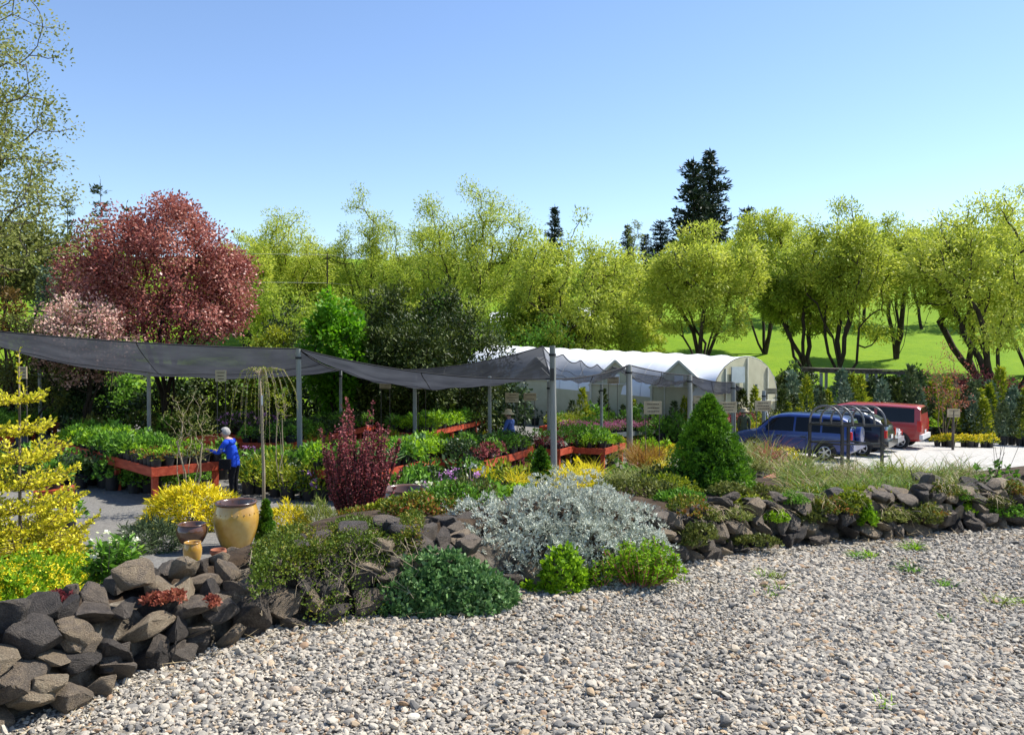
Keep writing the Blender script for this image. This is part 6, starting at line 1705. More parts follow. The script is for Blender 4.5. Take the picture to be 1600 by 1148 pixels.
# grassy bank on the right, behind the wall
seed(87)
def grass_tuft(px, py, d, n, L, W, mat, label, group, spread=.35, r=.06, droop=.8, name='grass_tuft', fl=0.5):
    c = at(px, py, d)
    b_ = blades(np.concatenate([rng.normal(0, r, (n, 2)), np.zeros((n, 1))], 1), rng.normal(0, spread, (n, 3)) * np.array([1, 1, .3]) + np.array([0, 0, 1.0]), L * rng.uniform(.5, 1.15, n), W, droop)
    t = empty(name, c, 0, label, 'grass', group); link('blades', fol_mesh('blades', [(b_[0], b_[1], 0, b_[2])], [MAT[mat]]), t); return t
for k in range(60):
    u = (k + rng.random()) / 60; px = 1238 + 270 * u; d = rng.uniform(7.5, 9.2)
    b = onground(px, d); x = b.x
    n = 130; b_ = blades(np.concatenate([rng.normal(0, .10, (n, 2)), np.zeros((n, 1))], 1), rng.normal(0, .55, (n, 3)) * np.array([1, 1, .3]) + np.array([0, 0, 1.0]), rng.uniform(.16, .44, n), .0075, 1.0)
    t = empty('grass_tuft', (b.x, b.y, b.z - .01), 0, 'tuft of dry olive grass on the bank between the wall and the parked cars', 'grass', 'grass tufts on the bank')
    link('blades', fol_mesh('blades', [(b_[0], b_[1], 0, b_[2])], [MAT[['grass', 'grass', 'ygreen', 'green', 'straw', 'olive'][int(rng.integers(6))]]]), t)
for (px, py, d, mt, L, n, sp, lb) in [(1252, 738, 10.5, 'grass', .55, 150, .5, 'tall arching pale grass in front of the blue car'), (1225, 740, 11, 'straw', .5, 110, .5, 'pale straw-coloured grass right of the faded bench'),
                                      (1205, 722, 12, 'redtwig', .5, 90, .35, 'reddish spiky grass in front of the blue car'), (1182, 735, 11, 'grass', .5, 120, .4, 'fine green grass beside the faded bench'),
                                      (1005, 728, 14, 'orangegrass', .62, 170, .3, 'upright orange-green grass left of the dark juniper'), (1425, 740, 9.2, 'twig' if False else 'straw', .45, 40, .9, 'sprawling bare stalks just left of the flat boulder'),
                                      (925, 748, 13, 'yellow', .42, 240, .5, 'bright yellow arching grass above the silver bush'), (890, 750, 12.5, 'yellow', .36, 200, .5, 'bright yellow arching grass right of the tall wooden post foot'), (1030, 735, 14, 'yellow', .4, 160, .45, 'yellow grass behind the orange-green grass'),
                                      (975, 752, 10.5, 'grass', .3, 170, .5, 'soft olive grass between silver bush and dwarf spruce'), (815, 752, 12.5, 'yellow', .28, 160, .6, 'yellow tuft at the upper left of the silver bush'), (1000, 765, 9, 'grass', .25, 160, .5, 'short olive grass at the upper right of the silver bush')]:
    grass_tuft(px, py, d, n, L, .012, mt, lb, None, sp, .10, .8)
for (px, py, d, rx, h, mt, lb) in [(1285, 765, 8.6, .17, .24, 'lime', 'bright lime shoots on the grassy bank'), (1335, 768, 8.5, .16, .15, 'green', 'green shoots right of the lime ones on the bank'), (1375, 765, 8.6, .18, .15, 'lime', 'low lime herb on the bank left of the flat boulder'),
                                   (1490, 752, 8.9, .15, .12, 'lime', 'yellow-green herb just right of the flat boulder'), (1230, 775, 8.0, .16, .1, 'ygreen', 'yellowish herb right of the dwarf spruce foot')]:
    v, mb = upright(40, rx, rx * .7, h, 30, .03, .013, fan=.1)
    plant('bank_herb', at(px, py, d), [v + (0,)], [mt], lb, 'plant', stems=mb)
v, mb = upright(16, .16, .12, .36, 16, .05, .04, fan=.4, hv=.7)
plant('columbine', at(1560, 770, 8.4), [v + (0,)], ['green'], 'loose green columbine with tall stalks at the right edge of the wall', 'plant', stems=mb)
mb = MB()
for k in range(7):
    x = rng.uniform(-.2, .2); mb.tube([(x * .3, 0, 0), (x * .7, 0, .3), (x, rng.uniform(-.1, .1), rng.uniform(.4, .56))], .0025, 4, cap=False)
o = mb.obj('dry_stalks', MAT['bark_g']); o.location = at(1560, 770, 8.4); prop(o, 'dark dry stalks standing above the columbine', 'plant')
# more growth on the bed behind the silver bush and on the left bank
seed(88)
for k in range(16):
    px = 945 + 120 * rng.random(); d = rng.uniform(7.4, 10.5); b = onground(px, d); n = 130
    b_ = blades(np.concatenate([rng.normal(0, .12, (n, 2)), np.zeros((n, 1))], 1), rng.normal(0, .55, (n, 3)) * np.array([1, 1, .3]) + np.array([0, 0, 1.0]), rng.uniform(.12, .32, n), .007, 1.0)
    t = empty('grass_tuft', b, 0, 'tuft of soft olive grass between the silver bush and the dwarf spruce', 'grass', 'olive grass behind the silver bush')
    link('blades', fol_mesh('blades', [(b_[0], b_[1], 0, b_[2])], [MAT['grass']]), t)
for (px, d, rx, h, mt, lb) in [(800, 12, .45, .5, 'yellow', 'yellow mounded shrub left of the weathered post foot'), (862, 11.5, .4, .42, 'yellow', 'yellow mounded shrub at the weathered post foot'), (930, 11.2, .5, .5, 'yellow', 'yellow mounded shrub right of the weathered post foot'), (990, 12.5, .45, .5, 'ygreen', 'yellow-green mounded shrub left of the orange sedge'),
                              (760, 10.5, .4, .45, 'ygreen', 'yellow-green low shrub just behind the silver bush'), (700, 10, .35, .35, 'green', 'green low shrub right of the olive-brown glazed pot'), (905, 9.8, .45, .38, 'ygreen', 'olive-yellow low shrub touching the top of the silver bush')]:
    plant('low_shrub', onground(px, d), [mound(1500, rx, rx * .8, h, .075, .022, .2, shell=.7) + (0,)], [mt], lb, 'shrub', stems=stems_for(14, rx * .8, rx * .6, h * .8, .006))
for (px, d, rx, h, mt, lb) in [(230, 5.1, .22, .10, 'green', 'low green groundcover behind the wall stones left of the small pots'), (300, 5.3, .2, .07, 'ygreen', 'low yellow-green groundcover just behind the wall below the small pots'), (130, 5.3, .25, .12, 'lime', 'lime groundcover right of the yellow flower mats'), (360, 5.5, .25, .06, 'sedum', 'thin sedum film behind the wall below the ochre pot'), (180, 5.9, .3, .14, 'green', 'green groundcover on the slope above the hellebores'), (270, 6.2, .3, .1, 'olive', 'olive groundcover on the slope below the dark brown pot')]:
    x = (px - 800) / F * d
    plant('ground_cover', (x, d, Hf(x, d) - .01), [tufts(360, rx, rx * .8, h, 5, .030, .016, shell=.5)[:2] + (0,)], [mt], lb, 'ground cover')
for (px, d, rx, h, mt, lb) in [(660, 6.05, .34, .13, 'sedum', 'thin sedum cover right of the sedum carpet'), (708, 6.25, .36, .18, 'green', 'green groundcover behind the black rocks'), (725, 6.4, .3, .2, 'olive', 'olive groundcover at the upper left of the silver bush'), (640, 6.6, .3, .08, 'ygreen', 'yellow-green groundcover in front of the olive-brown pot'), (585, 6.7, .3, .06, 'sedum', 'sedum cover at the barberry foot'),
                              (1000, 7.0, .35, .12, 'olive', 'olive groundcover right above the silver bush'), (1040, 7.3, .3, .14, 'ygreen', 'yellow-green groundcover left of the dwarf spruce foot'), (985, 8.2, .4, .2, 'grass', 'soft grassy cover behind the silver bush top'), (1065, 6.75, .25, .10, 'green', 'green groundcover on the wall top left of the dwarf spruce'), (1185, 7.6, .3, .1, 'olive', 'olive groundcover right of the dwarf spruce foot'), (1290, 7.7, .4, .1, 'ygreen', 'yellow-green groundcover at the front of the grassy bank'), (1400, 7.9, .4, .1, 'olive', 'olive groundcover in front of the flat boulder')]:
    x = (px - 800) / F * d
    plant('ground_cover', (x, d, Hf(x, d) - .01), [tufts(420, rx, rx * .7, h, 5, .032, .017, shell=.5)[:2] + (0,)], [mt], lb, 'ground cover')
seed(92)
for k in range(13):
    x = 1.25 + 3.6 * (k + rng.uniform(.2, .8)) / 13; t_ = float(np.interp(x, WALL[:, 0], cum)); p_, e_, n2_ = wall_pt(t_)
    z = rng.uniform(.12, .40); back = .0 + z * .55; mt = ['olive', 'ygreen', 'grass', 'sedum', 'green', 'lime'][int(rng.integers(6))]
    v = tufts(130, rng.uniform(.07, .19), .09, rng.uniform(.05, .12), 6, .026, .014, shell=.5, bumps=.2, skirt=.25)
    plant('wall_creeper', (p_[0] + n2_[0] * back, p_[1] + n2_[1] * back, z), [v[:2] + (0, v[2])], [mt], 'low creeper rooted between stones of the right half of the wall, %s from the left' % ORD[k], 'ground cover', 'creepers on the right half of the wall')
    n = 40; b_ = blades(rng.normal(0, .05, (n, 3)) * np.array([1, 1, .3]), rng.normal(0, .6, (n, 3)) + np.array([-n2_[0] * .6, -n2_[1] * .6, .5]), rng.uniform(.08, .2, n), .004, 1.3)
    t = empty('dry_grass_tuft', (p_[0] + n2_[0] * (back + .02), p_[1] + n2_[1] * (back + .02), min(.42, z + .08)), 0, 'dry grass tuft hanging over the right half of the wall, %s from the left' % ORD[k], 'grass', 'dry tufts on the right half of the wall')
    link('blades', fol_mesh('blades', [(b_[0], b_[1], 0, b_[2])], [MAT['straw' if k % 2 else 'grass']]), t)
# extra big stones on the right of the wall top
o = link('boulder', STN_D[5]); o.location = at(1455, 765, 8.0); o.scale = (.27, .2, .16); o.rotation_euler = (.5, .15, .3); prop(o, 'flat grey boulder on top of the wall at the right', 'boulder')
o = link('boulder', STN_D[9]); o.location = at(1510, 762, 7.7); o.scale = (.12, .1, .13); o.rotation_euler = (.2, .5, .3); prop(o, 'dark pointed rock right of the flat boulder', 'boulder')
o = link('boulder', STN_D[2]); o.location = at(1555, 775, 7.6); o.scale = (.15, .1, .09); prop(o, 'dark angular rock nearest the right edge on the wall top', 'boulder')
for (px, py, d, s_, lb) in [(640, 850, 5.45, .12, 'black angular rock between sedum carpet and silver bush'), (690, 848, 5.6, .10, 'rounded black rock touching the silver bush'), (660, 880, 5.25, .09, 'small grey rock below the black angular rock'), (700, 875, 5.3, .075, 'small triangular rock above the dark-green mound'),
                            (1370, 768, 7.4, .085, 'upright dark rock on the wall top left of the flat boulder')]:
    o = link('boulder', STN_D[int(rng.integers(22))]); o.location = at(px, py, d); o.scale = (s_, s_ * .8, s_ * .95); o.rotation_euler = (rng.normal(0, .3), rng.normal(0, .3), rng.uniform(0, 6)); prop(o, lb, 'boulder')

# weeds and straw on the gravel
seed(89)
for iw_, (px, py, n, L, mt) in enumerate(sorted([(1355, 868, 40, .05, 'lime'), (1425, 860, 60, .07, 'lime'), (1421, 893, 40, .07, 'green'), (1215, 905, 30, .08, 'grass'), (1196, 905, 18, .08, 'lime'), (1475, 915, 30, .05, 'green'), (1560, 950, 26, .09, 'grass'), (1588, 945, 40, .05, 'lime'),
                           (1214, 922, 20, .07, 'lime'), (1207, 935, 14, .05, 'lime'), (1062, 910, 20, .04, 'lime'), (1380, 1108, 14, .04, 'lime'), (1475, 968, 12, .04, 'green'), (1340, 872, 30, .06, 'green')])):
    c = hit(px, py, .06, 2.5); c.z = 0.0
    b_ = blades(np.concatenate([rng.normal(0, .03, (n, 2)), np.zeros((n, 1))], 1), rng.normal(0, .45, (n, 3)) * np.array([1, 1, .3]) + np.array([0, 0, 1.0]), 1.7 * L * rng.uniform(.6, 1.2, n), .009, .9, 2)
    t = empty('weed', c, 0, 'small green weed sprouting from the gravel, %s from the left' % ORD[iw_], 'weed', 'weeds in the gravel'); link('blades', fol_mesh('blades', [(b_[0], b_[1], 0, b_[2])], [MAT[mt]]), t)
n = 900
T_ = rng.uniform(2.0, cum[-1] - 7, n); P = []
for t_ in T_:
    p_, e_, n2_ = wall_pt(t_); q = abs(rng.normal(0, .16)) + .02; P.append((p_[0] - n2_[0] * q, p_[1] - n2_[1] * q, .012 + rng.uniform(0, .02)))
P = np.array(P); X = np.stack([rng.uniform(-2, 5, 500), rng.uniform(3.3, 7, 500)], 1); X = X[(wall_sd(X[:, 0], X[:, 1]) < 0)]
P = np.concatenate([P, np.concatenate([X, np.full((len(X), 1), .022)], 1)]); n = len(P)
D = np.concatenate([rng.normal(0, 1, (n, 2)), rng.normal(0, .12, (n, 1))], 1)
V, Fq = leaves(P, D, np.tile([0, 0, 1.0], (n, 1)) + rng.normal(0, .4, (n, 3)), rng.uniform(.05, .16, n), .0035)
prop(link('dry_straw', fol_mesh('dry_straw', [(V, Fq, 0)], [MAT['straw']])), 'dry straw and grass litter along the wall foot', 'straw', kind='stuff')
# ------------------------------------------------------------------ parked vehicles
seed(91)
def paint(name, c, rough=.28, metallic=.25):
    m, nt, out = new_mat(name)
    tc = N(nt, 'ShaderNodeTexCoord'); no = N(nt, 'ShaderNodeTexNoise', Scale=1.5, Detail=4.0); nt.links.new(tc.outputs['Object'], no.inputs['Vector'])
    cr = ramp(nt, [(.3, tuple(x * .85 for x in c)), (.7, c)]); nt.links.new(no.outputs[0], cr.inputs[0])
    p = N(nt, 'ShaderNodeBsdfPrincipled', Roughness=rough, Metallic=metallic); p.inputs['Coat Weight'].default_value = .6; p.inputs['Coat Roughness'].default_value = .08
    nt.links.new(cr.outputs[0], p.inputs['Base Color']); nt.links.new(p.outputs[0], out.inputs[0]); return m
MAT['blue_paint'] = paint('blue_car_paint', (.018, .045, .19)); MAT['black_paint'] = paint('black_car_paint', (.012, .014, .022)); MAT['red_paint'] = paint('red_van_paint', (.33, .022, .022), .35, .0)
MAT['silver_paint'] = paint('silver_car_paint', (.55, .56, .58), .3, .4); MAT['car_glass'] = plain('tinted_car_glass', (.006, .007, .009), rough=.05, spec=.3); MAT['tyre'] = plain('tyre_rubber', (.018, .018, .018), rough=.9)
MAT['alloy'] = plain('alloy_rim', (.55, .55, .56), rough=.3, metallic=.6); MAT['lamp_red'] = plain('tail_lamp_red', (.45, .02, .02), rough=.2); MAT['lamp_clear'] = plain('clear_lamp', (.65, .66, .68), rough=.15); MAT['trim'] = plain('dark_trim', (.02, .02, .022), rough=.6)
MAT['white_trim'] = plain('white_trim', (.62, .62, .62), rough=.4); MAT['plate'] = plain('licence_plate', (.6, .6, .58), rough=.5)

def car(name, loc, heading, st, mat, wheels, wr, wins, front_glass, rear_glass, label, cat, lower=None, rails=False, spare=False, mirror_x=.9, lamp_z=(.85, 1.15)):
    """st: stations (x, half width, bottom, belt, top, half width at the roof), front is +x"""
    t = empty(name, loc, heading, label, cat)
    st = np.array(st, float); xs = st[:, 0]
    fx = lambda x, c: float(np.interp(x, xs, st[:, c]))
    X = np.unique(np.concatenate([xs, np.linspace(xs[0], xs[-1], 44)]))
    def half(x):
        w, zb, zl, zt, wt = (fx(x, c) for c in range(1, 6))
        return [(0, zb), (w * .86, zb), (w * .975, zb + .10), (w, zb + (zl - zb) * .45), (w * .995, zb + (zl - zb) * .72), (w * .975, zl), (wt + (w * .975 - wt) * .45, zl + (zt - zl) * .52), (wt, max(zl, zt - .07)), (wt * .88, zt - .018 if zt > zl + .1 else zt), (wt * .5, zt + .012), (0, zt + .018)]
    vs = []; ring = 20
    for x in X:
        hfp = half(x); vs += [(x, y, z) for y, z in hfp] + [(x, -y, z) for y, z in hfp[-2:0:-1]]
    fs = []
    for i in range(len(X) - 1):
        for k in range(ring): k2 = (k + 1) % ring; fs.append((i * ring + k, i * ring + k2, (i + 1) * ring + k2, (i + 1) * ring + k))
    fs.append(tuple(range(ring))[::-1]); fs.append(tuple(range((len(X) - 1) * ring, len(X) * ring)))
    mb = MB(); mb.add(vs, fs); body = mb.obj('body', MAT[mat], t); smooth_by_angle(body, 38)
    bm = bmesh.new(); bm.from_mesh(body.data); bmesh.ops.recalc_face_normals(bm, faces=bm.faces); bm.to_mesh(body.data); bm.free()
    W = st[:, 1].max()
    def side_pt(x, v, s, off):
        w, zb, zl, zt, wt = (fx(x, c) for c in range(1, 6)); y0, z0_, y1, z1 = w * .975, zl, wt, max(zl, zt - .07)
        ym, zm = wt + (w * .975 - wt) * .45, zl + (zt - zl) * .52
        if v < .5: y, z = y0 + (ym - y0) * v * 2, z0_ + (zm - z0_) * v * 2
        else: y, z = ym + (y1 - ym) * (v * 2 - 1), zm + (z1 - zm) * (v * 2 - 1)
        return (x, s * (y + off), z)
    for s in (-1, 1):
        for (xa, xb, la, lb_) in wins:        # la, lb_: slant of the ends
            n = 9; vs = []
            for i in range(n):
                u = i / (n - 1)
                for v in (.07, .5, .92):
                    x = (xa + la * v) * (1 - u) + (xb + lb_ * v) * u; vs.append(side_pt(x, v, s, .012))
            mb = MB(); mb.add(vs, [(i * 3 + k, i * 3 + k + 1, i * 3 + k + 4, i * 3 + k + 3) for i in range(n - 1) for k in range(2)]); mb.obj('side_window', MAT['car_glass'], t, True)
    for nm, (xa, xb) in (('windscreen', front_glass), ('rear_window', rear_glass)):
        n = 6; vs = []
        for i in range(n):
            x = xa + (xb - xa) * i / (n - 1); wt = fx(x, 5) * .84; z = fx(x, 4) + .032
            for q in (-1, -.5, 0, .5, 1): vs.append((x + (.02 if nm == 'windscreen' else -.02), q * wt, z - .02 * abs(q)))
        mb = MB(); mb.add(vs, [(i * 5 + k, i * 5 + k + 1, i * 5 + k + 6, i * 5 + k + 5) for i in range(n - 1) for k in range(4)]); mb.obj(nm, MAT['car_glass'], t, True)
    for x in wheels:
        for s in (-1, 1):
            y = s * (W - .10)
            wm = empty('wheel', (x, y, wr)); wm.parent = t
            mb = MB(); prof = [(wr * .62, -.11), (wr * .94, -.11), (wr, -.07), (wr, .07), (wr * .94, .11), (wr * .62, .11)]
            mb.lathe(prof, 24); o = mb.obj('tyre', MAT['tyre'], wm, rot=(R(90), 0, 0)); smooth_by_angle(o, 30)
            mb = MB(); mb.lathe([(wr * .64, 0), (wr * .64, .112), (wr * .58, .122), (wr * .56, .09), (.001, .085)], 24, cap0=False, cap1=False)
            for k in range(5):
                a = k * 2 * math.pi / 5; mb.bar((math.cos(a) * .04, math.sin(a) * .04, .108), (math.cos(a) * wr * .57, math.sin(a) * wr * .57, .108), .06, .035)
            mb.lathe([(.055, .08), (.055, .13), (.001, .132)], 10, cap0=False, cap1=False)
            mb.obj('rim', MAT['alloy'], wm, rot=(R(-90) if s > 0 else R(90), 0, 0))
            mb = MB(); vs = [(x, s * (fx(x, 1) + .006), wr)]; n = 18
            for k in range(n + 1):
                a = math.pi * k / n; vs.append((x + math.cos(a) * wr * 1.19, s * (fx(x + math.cos(a) * wr * 1.19, 1) + .008), wr * .98 + math.sin(a) * wr * 1.19))
            mb.add(vs, [(0, k + 1, k + 2) for k in range(n)]); mb.obj('wheel_arch', MAT['trim'], t)
    xr, xf = xs[0], xs[-1]
    for s in (-1, 1):
        wr_ = fx(xr + .1, 1)
        mb = MB(); mb.box((xr + .07, s * (wr_ - .08), (lamp_z[0] + lamp_z[1]) / 2), (.17, .165, lamp_z[1] - lamp_z[0])); mb.obj('tail_lamp', MAT['lamp_red'], t)
        mb = MB(); mb.box((xf - .13, s * (fx(xf - .1, 1) - .16), fx(xf - .15, 3) - .13), (.22, .30, .15)); mb.obj('headlight', MAT['lamp_clear'], t)
        mb = MB(); mb.box((mirror_x, s * (W + .08), fx(mirror_x, 3) + .07), (.10, .17, .13)); mb.obj('mirror', MAT[mat], t)
        for xd in (-.55, .38):
            mb = MB(); mb.box((xd, s * (fx(xd, 1) + .012), fx(xd, 3) - .14), (.17, .035, .035)); mb.obj('door_handle', MAT['trim'], t)
            mb = MB(); mb.box((xd - .12, s * (fx(xd, 1) * .998 + .002), (fx(xd, 2) + fx(xd, 3)) / 2 + .03), (.012, .012, (fx(xd, 3) - fx(xd, 2)) * .8)); mb.obj('door_seam', MAT['trim'], t)
        mb = MB(); mb.box(((wheels[0] + wheels[1]) / 2, s * (W - .012), fx(0, 2) + .06), (abs(wheels[1] - wheels[0]) - wr * 2.5, .06, .13)); mb.obj('sill', MAT[lower or 'trim'], t)
        if rails:
            mb = MB(); xa, xb = rails; mb.tube([(xa, s * fx(xa, 5) * .86, fx(xa, 4) + .03)] + [(x, s * fx(x, 5) * .86, fx(x, 4) + .075) for x in np.linspace(xa + .12, xb - .12, 6)] + [(xb, s * fx(xb, 5) * .86, fx(xb, 4) + .03)], .018, 6); mb.obj('roof_rail', MAT['alloy'], t)
    for xx, nm in ((xr, 'rear_bumper'), (xf, 'front_bumper')):
        sg = -1 if xx == xr else 1
        mb = MB(); mb.box((xx + sg * .02, 0, fx(xx, 2) + .14), (.14, fx(xx - sg * .1, 1) * 2 * .99, .22)); mb.obj(nm, MAT[lower or mat], t)
    mb = MB(); mb.box((xr - .035, 0, .82), (.02, .32, .15)); mb.obj('licence_plate', MAT['plate'], t)
    if spare:
        mb = MB(); mb.lathe([(.001, .0), (.30, .0), (.335, .03), (.335, .17), (.30, .2), (.001, .205)], 22, cap0=False, cap1=False); o = mb.obj('spare_wheel_cover', MAT[mat], t, loc=(xr - .0, .05, 1.0), rot=(0, R(-90), 0)); smooth_by_angle(o, 30)
    return t
SUV = [(-2.28, .78, .42, .92, .96, .70), (-2.22, .86, .34, 1.0, 1.22, .70), (-2.08, .89, .32, 1.02, 1.56, .66), (-1.85, .90, .30, 1.03, 1.665, .66), (-.9, .905, .28, 1.03, 1.715, .67), (0, .91, .28, 1.02, 1.72, .67), (.45, .91, .28, 1.02, 1.68, .66),
       (.80, .91, .28, 1.02, 1.55, .66), (1.28, .90, .28, 1.03, 1.10, .72), (1.45, .89, .28, 1.0, 1.02, .74), (2.0, .87, .30, .90, .92, .74), (2.24, .80, .34, .78, .80, .66), (2.32, .66, .42, .66, .68, .56)]
def carspot(px, d): b = onground(px, d); return b
HD = math.atan2(.60, -.80)
car('parked_car', carspot(1244, 31.4), HD, SUV, 'blue_paint', (-1.36, 1.36), .35, [(-1.95, -1.25, .10, .02), (-1.17, -.25, .02, 0), (-.17, 1.05, 0, -.38)], (.80, 1.27), (-2.21, -2.06), 'blue parked car nearest the grassy bank, behind the black hooped frame', 'car', rails=None, spare=True)
SUV2 = [(x, w, zb, zl, zt + (.02 if zt > 1.3 else 0), wt) for x, w, zb, zl, zt, wt in SUV]; SUV2[2] = (-2.0, .89, .32, 1.02, 1.45, .66); SUV2[3] = (-1.6, .90, .30, 1.03, 1.64, .66)
car('parked_car', carspot(1302, 33.9), HD, SUV2, 'black_paint', (-1.36, 1.36), .36, [(-1.75, -1.25, .15, .02), (-1.17, -.25, .02, 0), (-.17, 1.05, 0, -.38)], (.80, 1.27), (-2.2, -1.95), 'black parked car with roof rails between the blue car and the red van', 'car', rails=(-1.5, .5), lamp_z=(.8, 1.1))
SED = [(-2.3, .70, .40, .80, .86, .6), (-2.2, .84, .30, .92, .98, .66), (-1.6, .88, .26, .95, 1.03, .66), (-1.45, .88, .26, .95, 1.08, .64), (-.85, .89, .25, .94, 1.40, .60), (0, .89, .25, .93, 1.45, .60), (.4, .89, .25, .93, 1.40, .60), (1.15, .88, .26, .95, 1.0, .68), (2.0, .85, .28, .80, .82, .7), (2.28, .72, .34, .62, .64, .6)]
car('parked_car', carspot(1318, 36.4), HD, SED, 'silver_paint', (-1.38, 1.38), .31, [(-1.25, -.3, .3, 0), (-.22, .9, 0, -.35)], (.45, 1.12), (-1.42, -.9), 'silver car whose tail shows between the black car and the red van', 'car', lamp_z=(.70, .90))
VAN = [(-2.62, .90, .46, 1.15, 1.40, .84), (-2.58, .97, .42, 1.20, 1.92, .84), (-2.45, .99, .40, 1.20, 2.0, .83), (-1.0, 1.0, .38, 1.20, 2.05, .83), (.6, 1.0, .38, 1.20, 2.04, .83), (1.15, 1.0, .38, 1.20, 1.92, .82), (1.75, .98, .38, 1.20, 1.28, .84), (2.3, .95, .40, 1.08, 1.12, .84), (2.6, .90, .42, .95, .97, .80), (2.66, .84, .48, .85, .87, .74)]
car('parked_van', carspot(1352, 38.8), HD, VAN, 'red_paint', (-1.75, 1.75), .38, [(-2.35, -.75, .02, 0), (-.62, .25, 0, 0), (.36, 1.42, 0, -.32)], (1.12, 1.72), (-2.6, -2.57), 'red van with long dark side windows, farthest of the parked vehicles', 'van', lower='white_trim', lamp_z=(.85, 1.35), mirror_x=1.2)

# black hooped frame in front of the cars
f0 = onground(1317, 26.0); dep = Vector((-.72, .9, 0)); fr = onground(1385, 26.0) - f0; fr.z = 0
t = empty('hooped_frame', f0, 0, 'black metal frame with five grey hoops standing in front of the blue car', 'frame')
zr = at(1350, 665, 26).z - f0.z; zl_ = at(1350, 694, 26).z - f0.z
for c in (Vector((0, 0, 0)), fr * .92, dep, dep + fr * .92):
    mb = MB(); mb.bar(c + Vector((0, 0, -.3)), c + Vector((0, 0, zr - .03)), .085, .085); mb.obj('upright', MAT['black_metal'], t)
for z, w in ((zr, .07), (zl_, .05)):
    for a, b in ((Vector((0, 0, 0)), fr), (dep, dep + fr)):
        mb = MB(); mb.bar(a + Vector((0, 0, z)) - fr * .02, b + Vector((0, 0, z)) + fr * .06, .06, w); mb.obj('rail', MAT['black_metal'], t)
    for a in (Vector((0, 0, 0)), fr):
        mb = MB(); mb.bar(a + Vector((0, 0, z - .012)), a + dep + Vector((0, 0, z - .012)), .05, w * .9); mb.obj('cross_rail', MAT['black_metal'], t)
for k in range(5):
    a = fr * (k / 4.0); pts = []
    for i in range(13):
        u = i / 12; an = math.pi * u; pts.append(a + dep * (.5 - .5 * math.cos(an)) + Vector((0, 0, zr + .62 * math.sin(an) ** .8)))
    mb = MB(); mb.tube(pts, .035, 7); o = mb.obj('hoop', MAT['grey_metal'], t, True)

# two small white row tents among the stock pots
for (px, lb) in [(1464, 'small white tent-shaped cover on the ground right of the red van, left one'), (1478, 'small white tent-shaped cover on the ground right of the red van, right one')]:
    t = empty('plant_cover', hit(px, 676, 0, 20), 0, lb, 'cover')
    for s in (-1, 1):
        mb = MB(); mb.add([(0, -.2, .34), (0, .5, .34), (s * .36, .55, 0), (s * .36, -.25, 0)], [(0, 1, 2, 3)]); mb.obj('panel', MAT['white_board'], t)

# ------------------------------------------------------------------ people
seed(95)
MAT['skin'] = noise_mat('skin', [(.42, .23, .16), (.52, .31, .22)], scale=6, rough=.6, spec=.3)
def clothm(name, c): return noise_mat(name, [tuple(x * .75 for x in c), c, tuple(min(1, x * 1.15) for x in c)], scale=7, rough=.9, spec=.1, bump=.5, bscale=14, bdist=.03)
MAT['c_blue'] = clothm('royal_blue_knit', (.022, .075, .52)); MAT['c_black'] = clothm('black_cloth', (.012, .012, .014)); MAT['c_denim'] = clothm('denim', (.05, .08, .15)); MAT['c_olive'] = clothm('olive_cloth', (.09, .10, .055))
MAT['c_light'] = clothm('pale_blue_cloth', (.38, .42, .52)); MAT['c_mid'] = clothm('blue_shirt', (.08, .13, .33)); MAT['hair_grey'] = noise_mat('grey_hair', [(.24, .23, .215), (.46, .44, .41)], scale=30, rough=.7, spec=.3, bump=.8, bscale=60)
MAT['hair_dark'] = noise_mat('dark_hair', [(.02, .015, .012), (.05, .035, .025)], scale=30, rough=.6); MAT['straw_hat'] = noise_mat('straw_hat', [(.46, .36, .20), (.60, .50, .32)], scale=30, rough=.9, bump=.5, bscale=80); MAT['c_hat'] = clothm('tan_hat', (.42, .36, .24)); MAT['eye'] = plain('dark_eye', (.02, .015, .012), rough=.2); MAT['lip'] = plain('lips', (.36, .14, .11), rough=.5)

